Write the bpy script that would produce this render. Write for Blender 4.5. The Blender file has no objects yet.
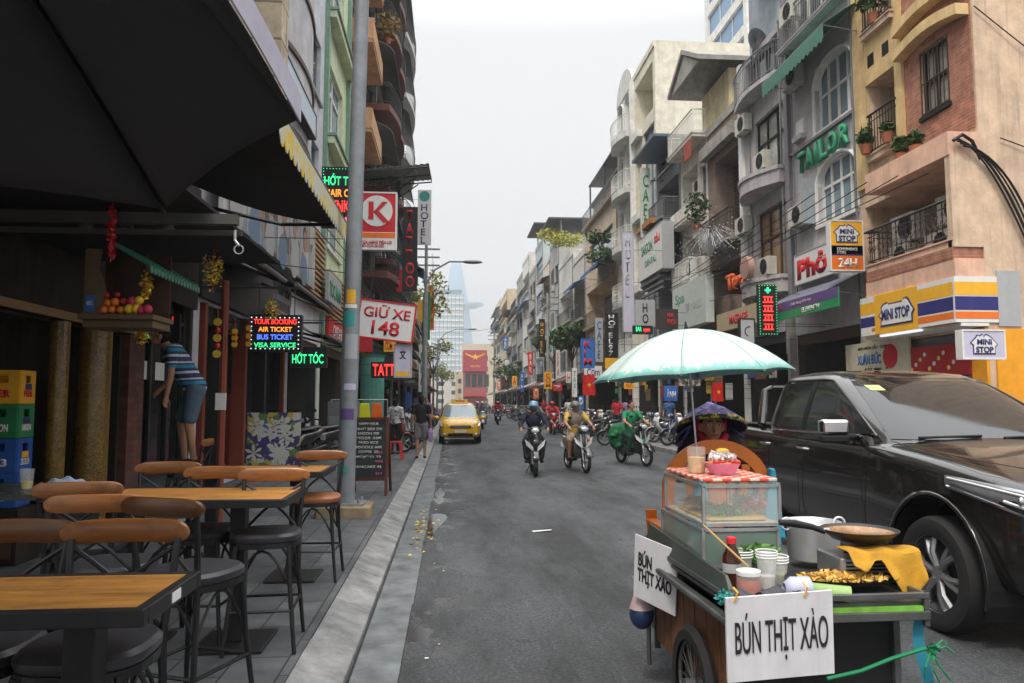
import bpy, bmesh, math, random
from mathutils import Vector, Matrix, noise
R=math.radians; PI=math.pi
rnd=random.Random(7)
S=bpy.context.scene; COL=S.collection
SCR=bpy.data.scenes.new('scratch')
def evalmesh(o):
    SCR.collection.objects.link(o)
    for m in o.modifiers:
        if m.type=='BOOLEAN' and m.object.name not in SCR.collection.objects: SCR.collection.objects.link(m.object)
    vl=SCR.view_layers[0]; vl.update(); dg=vl.depsgraph; me=bpy.data.meshes.new_from_object(o.evaluated_get(dg)); SCR.collection.objects.unlink(o); return me
# ---------------------------------------------------------------- materials
_M={}
def pal(name,c,rough=.7,metal=0.,var=.12,scale=6.,bump=0.,streak=0.,coat=0.,spec=.5,emit=0.,trans=0.,alpha=1.,dirt=None):
    if name in _M: return _M[name]
    m=bpy.data.materials.new(name); m.use_nodes=True; _M[name]=m
    n=m.node_tree.nodes; l=m.node_tree.links; b=n['Principled BSDF']
    b.inputs['Roughness'].default_value=rough; b.inputs['Metallic'].default_value=metal
    b.inputs['Coat Weight'].default_value=coat; b.inputs['Coat Roughness'].default_value=.04
    if rough>.45 and spec==.5: spec=.28
    b.inputs['Specular IOR Level'].default_value=spec
    b.inputs['Transmission Weight'].default_value=trans; b.inputs['Alpha'].default_value=alpha
    c4=(c[0],c[1],c[2],1)
    tc=n.new('ShaderNodeTexCoord')
    if emit>0:
        b.inputs['Base Color'].default_value=c4
        b.inputs['Emission Color'].default_value=c4; b.inputs['Emission Strength'].default_value=emit
        return m
    nz=n.new('ShaderNodeTexNoise'); nz.inputs['Scale'].default_value=scale; nz.inputs['Detail'].default_value=6; nz.inputs['Roughness'].default_value=.65
    l.new(tc.outputs['Object'],nz.inputs['Vector'])
    rp=n.new('ShaderNodeMapRange'); rp.inputs[1].default_value=.3; rp.inputs[2].default_value=.7
    rp.inputs[3].default_value=1-var; rp.inputs[4].default_value=1+var
    l.new(nz.outputs[0],rp.inputs[0])
    mx=n.new('ShaderNodeMix'); mx.data_type='RGBA'; mx.blend_type='MULTIPLY'; mx.inputs[0].default_value=1
    mx.inputs[6].default_value=c4; l.new(rp.outputs[0],mx.inputs[7]); last=mx.outputs[2]
    if streak>0:
        mp=n.new('ShaderNodeMapping'); mp.inputs['Scale'].default_value=(1.6,1.6,.16); l.new(tc.outputs['Object'],mp.inputs[0])
        n2=n.new('ShaderNodeTexNoise'); n2.inputs['Scale'].default_value=1.7; n2.inputs['Detail'].default_value=8; n2.inputs['Roughness'].default_value=.7
        l.new(mp.outputs[0],n2.inputs['Vector'])
        r2=n.new('ShaderNodeMapRange'); r2.inputs[1].default_value=.48; r2.inputs[2].default_value=.75; r2.inputs[3].default_value=0; r2.inputs[4].default_value=streak
        l.new(n2.outputs[0],r2.inputs[0])
        mp3=n.new('ShaderNodeMapping'); mp3.inputs['Scale'].default_value=(9,9,.45); l.new(tc.outputs['Object'],mp3.inputs[0]); n4=n.new('ShaderNodeTexNoise'); n4.inputs['Scale'].default_value=1.; n4.inputs['Detail'].default_value=5; l.new(mp3.outputs[0],n4.inputs['Vector'])
        r4=n.new('ShaderNodeMapRange'); r4.inputs[1].default_value=.56; r4.inputs[2].default_value=.74; r4.inputs[4].default_value=streak*.7; l.new(n4.outputs[0],r4.inputs[0]); mxx=n.new('ShaderNodeMath'); mxx.operation='MAXIMUM'; l.new(r2.outputs[0],mxx.inputs[0]); l.new(r4.outputs[0],mxx.inputs[1])
        m2=n.new('ShaderNodeMix'); m2.data_type='RGBA'; l.new(mxx.outputs[0],m2.inputs[0]); l.new(last,m2.inputs[6])
        d=dirt or (.14,.13,.115); m2.inputs[7].default_value=(d[0],d[1],d[2],1); last=m2.outputs[2]
    l.new(last,b.inputs['Base Color'])
    if bump>0:
        n3=n.new('ShaderNodeTexNoise'); n3.inputs['Scale'].default_value=scale*7; n3.inputs['Detail'].default_value=4; l.new(tc.outputs['Object'],n3.inputs['Vector'])
        bp=n.new('ShaderNodeBump'); bp.inputs['Strength'].default_value=bump; bp.inputs['Distance'].default_value=.02; l.new(n3.outputs[0],bp.inputs['Height']); l.new(bp.outputs[0],b.inputs['Normal'])
    rr=n.new('ShaderNodeMapRange'); rr.inputs[3].default_value=max(0,rough-.08); rr.inputs[4].default_value=min(1,rough+.1); l.new(nz.outputs[0],rr.inputs[0]); l.new(rr.outputs[0],b.inputs['Roughness'])
    return m
def wall(name,c,streak=.55,var=.12):
    g=sum(c)/3; c=tuple(max(.01,(g+(x-g)*1.08)*1.08) for x in c); return pal(name,c,.9,var=var+.08,scale=2.2,bump=.3,streak=min(.85,streak*1.1))
def brickmat(name,c1,c2,mortar,scale=1.,bw=.24,bh=.07,rot=None,msize=.012):
    if name in _M: return _M[name]
    m=bpy.data.materials.new(name); m.use_nodes=True; _M[name]=m
    n=m.node_tree.nodes; l=m.node_tree.links; b=n['Principled BSDF']; b.inputs['Roughness'].default_value=.85
    tc=n.new('ShaderNodeTexCoord'); mp=n.new('ShaderNodeMapping'); l.new(tc.outputs['Object'],mp.inputs[0])
    mp.inputs['Rotation'].default_value=rot if rot else (R(90),0,0)
    br=n.new('ShaderNodeTexBrick'); l.new(mp.outputs[0],br.inputs['Vector'])
    br.inputs['Color1'].default_value=(*c1,1); br.inputs['Color2'].default_value=(*c2,1); br.inputs['Mortar'].default_value=(*mortar,1)
    br.inputs['Scale'].default_value=scale; br.inputs['Brick Width'].default_value=bw; br.inputs['Row Height'].default_value=bh; br.inputs['Mortar Size'].default_value=msize
    nz=n.new('ShaderNodeTexNoise'); nz.inputs['Scale'].default_value=5; nz.inputs['Detail'].default_value=6; l.new(tc.outputs['Object'],nz.inputs['Vector'])
    rp=n.new('ShaderNodeMapRange'); rp.inputs[1].default_value=.3; rp.inputs[2].default_value=.7; rp.inputs[3].default_value=.65; rp.inputs[4].default_value=1.25; l.new(nz.outputs[0],rp.inputs[0])
    mx=n.new('ShaderNodeMix'); mx.data_type='RGBA'; mx.blend_type='MULTIPLY'; mx.inputs[0].default_value=1; l.new(br.outputs[0],mx.inputs[6]); l.new(rp.outputs[0],mx.inputs[7]); l.new(mx.outputs[2],b.inputs['Base Color'])
    bp=n.new('ShaderNodeBump'); bp.inputs['Strength'].default_value=.5; bp.inputs['Distance'].default_value=.01; bp.invert=True; l.new(br.outputs[1],bp.inputs['Height']); l.new(bp.outputs[0],b.inputs['Normal'])
    return m
def woodmat(name,c,rough=.35,ax=0,dark=.45,rand=False):
    if name in _M: return _M[name]
    m=bpy.data.materials.new(name); m.use_nodes=True; _M[name]=m
    n=m.node_tree.nodes; l=m.node_tree.links; b=n['Principled BSDF']
    tc=n.new('ShaderNodeTexCoord'); mp=n.new('ShaderNodeMapping'); l.new(tc.outputs['Object'],mp.inputs[0])
    s=[14,14,14]; s[ax]=1.2; mp.inputs['Scale'].default_value=s
    nz=n.new('ShaderNodeTexNoise'); nz.inputs['Scale'].default_value=2.; nz.inputs['Detail'].default_value=9; nz.inputs['Roughness'].default_value=.7; nz.inputs['Distortion'].default_value=.6; l.new(mp.outputs[0],nz.inputs['Vector'])
    cr=n.new('ShaderNodeValToRGB'); l.new(nz.outputs[0],cr.inputs[0])
    cr.color_ramp.elements[0].position=.3; cr.color_ramp.elements[1].position=.68
    cr.color_ramp.elements[0].color=(c[0]*dark,c[1]*dark,c[2]*dark,1); cr.color_ramp.elements[1].color=(*c,1)
    n2=n.new('ShaderNodeTexNoise'); n2.inputs['Scale'].default_value=9; n2.inputs['Detail'].default_value=5; l.new(tc.outputs['Object'],n2.inputs['Vector'])
    r2=n.new('ShaderNodeMapRange'); r2.inputs[1].default_value=.56; r2.inputs[2].default_value=.68; r2.inputs[4].default_value=.6; l.new(n2.outputs[0],r2.inputs[0])
    mx=n.new('ShaderNodeMix'); mx.data_type='RGBA'; l.new(r2.outputs[0],mx.inputs[0]); l.new(cr.outputs[0],mx.inputs[6]); mx.inputs[7].default_value=(c[0]*.35,c[1]*.3,c[2]*.25,1)
    out=mx.outputs[2]
    if rand:
        oi=n.new('ShaderNodeObjectInfo'); r3=n.new('ShaderNodeMapRange'); r3.inputs[3].default_value=.32; r3.inputs[4].default_value=.95; l.new(oi.outputs['Random'],r3.inputs[0]); m3=n.new('ShaderNodeMix'); m3.data_type='RGBA'; m3.blend_type='MULTIPLY'; m3.inputs[0].default_value=1; l.new(out,m3.inputs[6]); l.new(r3.outputs[0],m3.inputs[7]); out=m3.outputs[2]
    l.new(out,b.inputs['Base Color'])
    rr=n.new('ShaderNodeMapRange'); rr.inputs[3].default_value=rough-.1; rr.inputs[4].default_value=rough+.25; l.new(n2.outputs[0],rr.inputs[0]); l.new(rr.outputs[0],b.inputs['Roughness'])
    return m
def spotmat(name,base,cols,scale=8.,thr=.5,rough=.7,feature='F1'):
    """voronoi patches of several printed colours"""
    if name in _M: return _M[name]
    m=bpy.data.materials.new(name); m.use_nodes=True; _M[name]=m
    n=m.node_tree.nodes; l=m.node_tree.links; b=n['Principled BSDF']; b.inputs['Roughness'].default_value=rough
    tc=n.new('ShaderNodeTexCoord'); nz=n.new('ShaderNodeTexNoise'); nz.inputs['Scale'].default_value=scale*.8; l.new(tc.outputs['Object'],nz.inputs['Vector'])
    ad=n.new('ShaderNodeMix'); ad.data_type='RGBA'; ad.blend_type='LINEAR_LIGHT'; ad.inputs[0].default_value=.12; l.new(tc.outputs['Object'],ad.inputs[6]); l.new(nz.outputs[1],ad.inputs[7])
    vo=n.new('ShaderNodeTexVoronoi'); vo.inputs['Scale'].default_value=scale; l.new(ad.outputs[2],vo.inputs['Vector'])
    sp=n.new('ShaderNodeSeparateColor'); l.new(vo.outputs[1],sp.inputs[0])
    cr=n.new('ShaderNodeValToRGB'); cr.color_ramp.interpolation='CONSTANT'; l.new(sp.outputs[0],cr.inputs[0])
    e=cr.color_ramp.elements; e[0].color=(*base,1); e[0].position=0; k=len(cols)
    e[1].position=thr; e[1].color=(*cols[0],1)
    for i,c in enumerate(cols[1:]):
        q=e.new(thr+(1-thr)*(i+1)/k); q.color=(*c,1)
    l.new(cr.outputs[0],b.inputs['Base Color']); return m
# ---------------------------------------------------------------- mesh builder
class B:
    def __init__(s): s.v=[];s.f=[];s.M=Matrix.Identity(4)
    def add(s,vs,fs):
        o=len(s.v); s.v+=[tuple(s.M@Vector(p)) for p in vs]; s.f+=[tuple(i+o for i in f) for f in fs]; return s
    def hexa(s,p): return s.add(p,[(0,3,2,1),(4,5,6,7),(0,1,5,4),(1,2,6,5),(2,3,7,6),(3,0,4,7)])
    def box(s,x0,x1,y0,y1,z0,z1):
        x0,x1=sorted((x0,x1));y0,y1=sorted((y0,y1));z0,z1=sorted((z0,z1))
        return s.hexa([(x0,y0,z0),(x1,y0,z0),(x1,y1,z0),(x0,y1,z0),(x0,y0,z1),(x1,y0,z1),(x1,y1,z1),(x0,y1,z1)])
    def cb(s,c,d): return s.box(c[0]-d[0]/2,c[0]+d[0]/2,c[1]-d[1]/2,c[1]+d[1]/2,c[2]-d[2]/2,c[2]+d[2]/2)
    def poly(s,p): return s.add(p,[tuple(range(len(p)))])
    def grid(s,f,nu,nv,cu=False):
        vs=[f(i/nu,j/nv) for j in range(nv+1) for i in range(nu+1)]
        return s.add(vs,[(j*(nu+1)+i,j*(nu+1)+i+1,(j+1)*(nu+1)+i+1,(j+1)*(nu+1)+i) for j in range(nv) for i in range(nu)])
    def loft(s,rings,cap=True,closed=True):
        n=len(rings[0]); vs=[p for r in rings for p in r]; fs=[]
        for j in range(len(rings)-1):
            for i in range(n if closed else n-1):
                k=(i+1)%n; fs.append((j*n+i,j*n+k,(j+1)*n+k,(j+1)*n+i))
        if cap: fs+=[tuple(reversed(range(n))),tuple((len(rings)-1)*n+i for i in range(n))]
        return s.add(vs,fs)
    def tube(s,pts,r,n=8,cap=True):
        pts=[Vector(p) for p in pts]; rs=r if isinstance(r,(list,tuple)) else [r]*len(pts); rings=[]; up=None
        for i,p in enumerate(pts):
            t=(pts[min(i+1,len(pts)-1)]-pts[max(i-1,0)]); t=t.normalized() if t.length>1e-9 else Vector((0,0,1))
            if up is None: up=Vector((0,0,1)) if abs(t.z)<.9 else Vector((1,0,0))
            a=t.cross(up); a=a.normalized() if a.length>1e-6 else Vector((1,0,0)); b=a.cross(t).normalized(); up=b
            rings.append([tuple(p+(a*math.cos(2*PI*k/n)+b*math.sin(2*PI*k/n))*rs[i]) for k in range(n)])
        return s.loft(rings,cap)
    def lathe(s,prof,c=(0,0,0),n=16,ax='z',cap=True):
        def P(r,z,a):
            x,y=r*math.cos(a),r*math.sin(a)
            q={'z':(x,y,z),'x':(z,x,y),'y':(y,z,x)}[ax]; return (c[0]+q[0],c[1]+q[1],c[2]+q[2])
        return s.loft([[P(r,z,2*PI*k/n) for k in range(n)] for r,z in prof],cap)
    def cyl(s,c,r,h,n=16,ax='z'): return s.lathe([(r,-h/2),(r,h/2)],c,n,ax)
    def torus(s,c,r,r2,n=24,m=8,ax='z',a0=0,a1=2*PI):
        pts=[]
        for k in range(n+1):
            a=a0+(a1-a0)*k/n; x,y=r*math.cos(a),r*math.sin(a)
            q={'z':(x,y,0),'x':(0,x,y),'y':(x,0,y)}[ax]; pts.append((c[0]+q[0],c[1]+q[1],c[2]+q[2]))
        return s.tube(pts,r2,m,cap=abs(a1-a0)<6.2)
    def ell(s,c,r,n=12,m=8):
        pr=[(math.sin(PI*j/m),-math.cos(PI*j/m)) for j in range(m+1)]; pr[0]=(.001,-1);pr[-1]=(.001,1)
        return s.loft([[(c[0]+r[0]*a*math.cos(2*PI*k/n),c[1]+r[1]*a*math.sin(2*PI*k/n),c[2]+r[2]*z) for k in range(n)] for a,z in pr])
    def rbox(s,x0,x1,y0,y1,z0,z1,r=.03,n=3):
        """box with rounded vertical edges"""
        ring=[]
        for cx,cy,a in ((x1-r,y1-r,0),(x0+r,y1-r,90),(x0+r,y0+r,180),(x1-r,y0+r,270)):
            for k in range(n+1): t=R(a+90*k/n); ring.append((cx+r*math.cos(t),cy+r*math.sin(t)))
        return s.loft([[(x,y,z) for x,y in ring] for z in (z0,z1)])
    def prism(s,p2,a,b,ax='y'):
        def q(u,w,t): return {'y':(u,t,w),'x':(t,u,w),'z':(u,w,t)}[ax]
        return s.loft([[q(u,w,a) for u,w in p2],[q(u,w,b) for u,w in p2]])
    def mesh(s,name,mats,smooth=False):
        me=bpy.data.meshes.new(name); me.from_pydata(s.v,[],s.f); me.validate()
        bm=bmesh.new(); bm.from_mesh(me); bmesh.ops.recalc_face_normals(bm,faces=bm.faces); bm.to_mesh(me); bm.free()
        me.materials.append(mats)
        if smooth:
            for p in me.polygons: p.use_smooth=True
            try: me.set_sharp_from_angle(angle=R(38))
            except Exception: pass
        return me
    def link(s,name,mat,parent=None,smooth=False,bevel=0,sub=0,solid=0,label=None,loc=None,rz=0):
        o=bpy.data.objects.new(name,s.mesh(name,mat,smooth)); COL.objects.link(o)
        if parent: o.parent=parent
        if loc: o.location=loc
        if rz: o.rotation_euler[2]=rz
        if solid: m=o.modifiers.new('s','SOLIDIFY'); m.thickness=solid; m.offset=0
        if bevel: m=o.modifiers.new('b','BEVEL'); m.width=bevel; m.segments=2; m.limit_method='ANGLE'; m.angle_limit=R(40)
        if sub: m=o.modifiers.new('u','SUBSURF'); m.levels=sub; m.render_levels=sub
        if label: o['label']=label
        return o
def tag(o,label,cat,group=None,kind=None):
    if len(label.replace('-',' ').split())>16: print('LONGLABEL',len(label.replace('-',' ').split()),label)
    o['label']=label; o['category']=cat
    if group: o['group']=group
    if kind: o['kind']=kind
    return o
def thing(name,label,cat,loc=(0,0,0),rz=0,group=None):
    o=bpy.data.objects.new(name,None); COL.objects.link(o); o.location=loc; o.rotation_euler=(0,0,rz); o.empty_display_size=.1
    return tag(o,label,cat,group)
def setting(o,kind='structure'): o['kind']=kind; return o
def dup(root,loc,rz,label,group=None,scale=None):
    def cp(o,par):
        c=o.copy(); COL.objects.link(c)
        if par: c.parent=par
        for ch in o.children: cp(ch,c)
        return c
    kids=list(root.children); r=cp(root,None); r.location=loc; r.rotation_euler=(0,0,rz); r['label']=label
    if group: r['group']=group
    if scale: r.scale=scale
    return r
def textmesh(txt,w=None,h=None,depth=.006,bold=0.,align='CENTER',shear=0,space=1.):
    cu=bpy.data.curves.new('lettering','FONT'); cu.body=txt; cu.size=1; cu.align_x='LEFT'; cu.offset=bold; cu.shear=shear; cu.space_character=space; cu.space_line=.85
    o=bpy.data.objects.new('t',cu); me=evalmesh(o); bpy.data.objects.remove(o); bpy.data.curves.remove(cu)
    xs=[v.co.x for v in me.vertices]; ys=[v.co.y for v in me.vertices]
    if not xs: return me
    x0,x1,y0,y1=min(xs),max(xs),min(ys),max(ys)
    sx=(w/(x1-x0)) if w else None; sy=(h/(y1-y0)) if h else None
    sx=sx or sy; sy=sy or sx
    for v in me.vertices: # centred, upright, facing -y
        v.co=Vector(((v.co.x-(x0+x1)/2)*sx,0,(v.co.y-(y0+y1)/2)*sy))
    return me
def lettering(txt,mat,parent,x=0,y=0,z=0,w=None,h=None,bold=.01,rot=None,name='lettering',depth=.004,vert=False,shear=0):
    if vert: txt='\n'.join(txt)
    me=textmesh(txt,w,h,bold=bold,shear=shear); me.materials.append(mat); me.name=name
    o=bpy.data.objects.new(name,me); COL.objects.link(o); o.parent=parent; o.location=(x,y,z)
    if rot: o.rotation_euler=rot
    m=o.modifiers.new('s','SOLIDIFY'); m.thickness=depth; m.offset=0
    return o
# ---------------------------------------------------------------- camera, light, air
F_=750.; PSI=math.atan(62/F_); PIT=math.atan(60/F_)
cam=bpy.data.cameras.new('camera'); camo=bpy.data.objects.new('camera',cam); COL.objects.link(camo)
cam.sensor_width=36; cam.lens=36*F_/1024; cam.clip_start=.05; cam.clip_end=9000
camo.location=(0,0,1.6); camo.rotation_euler=(PI/2+PIT,0,-PSI); S.camera=camo
def ray(px,py):
    x=(px-512)/F_; y=(341.5-py)/F_
    fy=math.cos(PIT)-y*math.sin(PIT); fz=math.sin(PIT)+y*math.cos(PIT)
    return (x*math.cos(PSI)+fy*math.sin(PSI),-x*math.sin(PSI)+fy*math.cos(PSI),fz)
def at(px,py,X=None,Y=None,Z=None):
    r=ray(px,py); t=X/r[0] if X is not None else Y/r[1] if Y is not None else (Z-1.6)/r[2]
    return Vector((r[0]*t,r[1]*t,1.6+r[2]*t))
S.view_settings.view_transform='Standard'; S.view_settings.look='None'; S.view_settings.gamma=1; S.view_settings.exposure=.2
S.view_settings.use_curve_mapping=False
S.cycles.use_denoising=True
try: S.cycles.denoiser='OPENIMAGEDENOISE'
except Exception: pass
S.cycles.max_bounces=6; S.cycles.diffuse_bounces=3; S.cycles.glossy_bounces=3; S.cycles.transmission_bounces=4; S.cycles.transparent_max_bounces=6; S.cycles.volume_bounces=0
SE,SR=R(56),R(212)
w=bpy.data.worlds.new('World'); S.world=w; w.use_nodes=True; wn=w.node_tree.nodes; wl=w.node_tree.links
bg=wn['Background']; sky=wn.new('ShaderNodeTexSky'); sky.sky_type='NISHITA'; sky.sun_disc=False; sky.sun_elevation=SE; sky.sun_rotation=SR
sky.air_density=1.5; sky.dust_density=6; sky.ozone_density=1
# overcast veil: pale grey cloud, brighter towards the zenith, mixed over the clear-sky model
tc=wn.new('ShaderNodeTexCoord'); sx=wn.new('ShaderNodeSeparateXYZ'); wl.new(tc.outputs['Generated'],sx.inputs[0])
cr=wn.new('ShaderNodeValToRGB'); wl.new(sx.outputs[2],cr.inputs[0])
e=cr.color_ramp.elements; e[0].position=0; e[0].color=(7.9,7.85,7.75,1); e[1].position=1; e[1].color=(34,34,34,1)
q=e.new(.45); q.color=(8.1,8.05,7.95,1); q=e.new(.62); q.color=(22,22,22,1)
nz=wn.new('ShaderNodeTexNoise'); nz.inputs['Scale'].default_value=2.2; nz.inputs['Detail'].default_value=4; wl.new(tc.outputs['Generated'],nz.inputs['Vector'])
mr=wn.new('ShaderNodeMapRange'); mr.inputs[3].default_value=.94; mr.inputs[4].default_value=1.07; wl.new(nz.outputs[0],mr.inputs[0])
mm=wn.new('ShaderNodeMix'); mm.data_type='RGBA'; mm.blend_type='MULTIPLY'; mm.inputs[0].default_value=1; wl.new(cr.outputs[0],mm.inputs[6]); wl.new(mr.outputs[0],mm.inputs[7])
mx=wn.new('ShaderNodeMix'); mx.data_type='RGBA'; mx.inputs[0].default_value=.93; wl.new(sky.outputs[0],mx.inputs[6]); wl.new(mm.outputs[2],mx.inputs[7])
wl.new(mx.outputs[2],bg.inputs[0]); bg.inputs[1].default_value=.1
sl=bpy.data.lights.new('sun','SUN'); sl.energy=2.2; sl.angle=R(11); sl.color=(1,.91,.79)
so=bpy.data.objects.new('sun',sl); COL.objects.link(so)
d=Vector((math.sin(SR)*math.cos(SE),math.cos(SR)*math.cos(SE),math.sin(SE))); so.rotation_euler=(-d).to_track_quat('-Z','Y').to_euler(); so.location=(5,5,60)
hz=B().box(-900,900,-60,1700,-2,290).link('haze',None)
hm=bpy.data.materials.new('haze'); hm.use_nodes=True; hn=hm.node_tree.nodes; hn.remove(hn['Principled BSDF'])
pv=hn.new('ShaderNodeVolumePrincipled'); pv.inputs['Color'].default_value=(.90,.95,1,1); pv.inputs['Density'].default_value=.0008; pv.inputs['Anisotropy'].default_value=.2
hm.node_tree.links.new(pv.outputs[0],hn['Material Output'].inputs['Volume']); hz.data.materials[0]=hm
hz['kind']='stuff'; hz['label']='pale city haze hanging over the far end of the street'; hz['category']='haze'
# ---------------------------------------------------------------- ground, road, pavements
ground=B().poly([(-900,-60,-.02),(900,-60,-.02),(900,1700,-.02),(-900,1700,-.02)]).link('ground',pal('ground_earth',(.16,.15,.14),.9)); ground['kind']='structure'
def asphalt():
    m=bpy.data.materials.new('asphalt'); m.use_nodes=True; n=m.node_tree.nodes; l=m.node_tree.links; b=n['Principled BSDF']
    tc=n.new('ShaderNodeTexCoord')
    def nz(sc,det,vec=None,scl=None):
        t=n.new('ShaderNodeTexNoise'); t.inputs['Scale'].default_value=sc; t.inputs['Detail'].default_value=det; t.inputs['Roughness'].default_value=.7
        if scl: mp=n.new('ShaderNodeMapping'); mp.inputs['Scale'].default_value=scl; l.new(tc.outputs['Object'],mp.inputs[0]); l.new(mp.outputs[0],t.inputs['Vector'])
        else: l.new(tc.outputs['Object'],t.inputs['Vector'])
        return t
    def ramp(src,a,b_,c,d):
        r=n.new('ShaderNodeMapRange'); r.inputs[1].default_value=a;r.inputs[2].default_value=b_;r.inputs[3].default_value=c;r.inputs[4].default_value=d; l.new(src,r.inputs[0]); return r.outputs[0]
    g=nz(140,4); big=nz(.55,6,scl=(1.6,.35,1)); mid=nz(3.2,7)
    v=n.new('ShaderNodeTexVoronoi'); v.inputs['Scale'].default_value=60; l.new(tc.outputs['Object'],v.inputs['Vector'])
    def mul(a,b_):
        x=n.new('ShaderNodeMath'); x.operation='MULTIPLY'; l.new(a,x.inputs[0]); l.new(b_,x.inputs[1]); return x.outputs[0]
    g2=nz(38,3)
    k=mul(mul(mul(ramp(g.outputs[0],.3,.7,.5,1.5),ramp(g2.outputs[0],.32,.68,.55,1.5)),ramp(big.outputs[0],.4,.6,.52,1.5)),mul(ramp(mid.outputs[0],.3,.7,.85,1.18),ramp(v.outputs[0],0,.6,1.35,.8)))
    # worn, dusty band by the kerb and along wheel paths (real dirt, follows the road)
    mx=n.new('ShaderNodeMix'); mx.data_type='RGBA'; mx.blend_type='MULTIPLY'; mx.inputs[0].default_value=1; mx.inputs[6].default_value=(.057,.062,.068,1); l.new(k,mx.inputs[7])
    ve=n.new('ShaderNodeTexVoronoi'); ve.feature='DISTANCE_TO_EDGE'; ve.inputs['Scale'].default_value=.55; nw=nz(1.6,5); wv=n.new('ShaderNodeMix'); wv.data_type='RGBA'; wv.blend_type='LINEAR_LIGHT'; wv.inputs[0].default_value=.35; l.new(tc.outputs['Object'],wv.inputs[6]); l.new(nw.outputs[1],wv.inputs[7]); l.new(wv.outputs[2],ve.inputs['Vector'])
    ck=mul(ramp(ve.outputs[0],.003,.012,1,0),ramp(big.outputs[0],.5,.58,0,.75))
    mc=n.new('ShaderNodeMix'); mc.data_type='RGBA'; l.new(ck,mc.inputs[0]); l.new(mx.outputs[2],mc.inputs[6]); mc.inputs[7].default_value=(.02,.02,.022,1)
    stn=nz(.9,4); st=ramp(stn.outputs[0],.62,.7,0,.45); ms=n.new('ShaderNodeMix'); ms.data_type='RGBA'; l.new(st,ms.inputs[0]); l.new(mc.outputs[2],ms.inputs[6]); ms.inputs[7].default_value=(.035,.037,.04,1)
    dst=nz(1.3,6); dd=mul(ramp(dst.outputs[0],.45,.62,0,.5),edge0:=None) if 0 else ramp(dst.outputs[0],.58,.72,0,.35); md=n.new('ShaderNodeMix'); md.data_type='RGBA'; l.new(dd,md.inputs[0]); l.new(ms.outputs[2],md.inputs[6]); md.inputs[7].default_value=(.13,.128,.12,1)
    mx=md
    sp=nz(2.1,6,scl=(1.,.6,1)); 
    wet=ramp(sp.outputs[0],.53,.57,0,1)
    sx=n.new('ShaderNodeSeparateXYZ'); l.new(tc.outputs['Object'],sx.inputs[0])
    edge=ramp(sx.outputs[0],.35,-.15,0,1)
    wet=mul(wet,edge)
    m2=n.new('ShaderNodeMix'); m2.data_type='RGBA'; l.new(wet,m2.inputs[0]); l.new(mx.outputs[2],m2.inputs[6]); m2.inputs[7].default_value=(.03,.03,.032,1)
    l.new(m2.outputs[2],b.inputs['Base Color'])
    ro=n.new('ShaderNodeMix'); ro.data_type='FLOAT'; l.new(wet,ro.inputs[0]); l.new(ramp(mid.outputs[0],.3,.7,.62,.9),ro.inputs[2]); ro.inputs[3].default_value=.06; l.new(ro.outputs[0],b.inputs['Roughness'])
    bp=n.new('ShaderNodeBump'); bp.inputs['Distance'].default_value=.012; l.new(ramp(wet,0,1,.9,.02),bp.inputs['Strength']); l.new(g.outputs[0],bp.inputs['Height']); l.new(bp.outputs[0],b.inputs['Normal'])
    return m
road=B().grid(lambda u,v:(-.6+7.6*u,-20+320*v,.04*math.sin(PI*u)*0),4,40).link('road',asphalt()); road['kind']='structure'
M_gran=pal('kerb_granite',(.21,.212,.21),.62,var=.5,scale=4.5,bump=.3,streak=.6,dirt=(.12,.11,.1))
M_gran2=pal('gutter_stone',(.12,.135,.14),.55,var=.45,scale=4,bump=.2,streak=.4,dirt=(.06,.06,.06))
kb=B(); gb=B(); y=-3.; k=0
while y<150:
    L=.95+.1*rnd.random(); g=.008; t=rnd.uniform(-.006,.006)
    kb.hexa([(-.84,y+g,.0),(-.575,y+g,.0),(-.575,y+L,.0),(-.84,y+L,.0),(-.84,y+g,.152+t),(-.575,y+g,.055+t),(-.575,y+L,.055+t),(-.84,y+L,.152+t)])
    if y<60: gb.box(-.56,-.28+rnd.uniform(-.015,.02),y+.3+g,y+.3+L*1.0,-.01,.012+abs(t))
    y+=L
o=kb.link('kerb',M_gran,bevel=.008); o['kind']='structure'
o=gb.link('gutter',M_gran2,bevel=.004); o['kind']='structure'
M_pave=brickmat('pavement_slabs',(.062,.066,.072),(.10,.104,.108),(.02,.02,.02),1,.6,.3,(0,0,R(90)),.006)
o=B().box(-.846,-4.6,-4,150,-.01,.148).link('pavement',M_pave); o['kind']='structure'
M_pave2=brickmat('far_pavement_slabs',(.2,.195,.19),(.25,.24,.23),(.1,.1,.1),1,.3,.3,(0,0,0),.008)
o=B().box(7.0,10.6,13.0,190,-.01,.15).link('pavement',M_pave2); o['kind']='structure'
kb=B(); y=13
while y<190: kb.box(6.72,6.99,y+.008,y+1.5,-.01,.148); y+=1.5
o=kb.link('kerb',M_gran,bevel=.012); o['kind']='structure'
# the side street on the right in front of the corner shop
o=B().poly([(7.0,-20,-.004),(40,-20,-.004),(40,12.99,-.004),(7.0,12.99,-.004)]).link('side_street',bpy.data.materials['asphalt']); o['kind']='structure'
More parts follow.
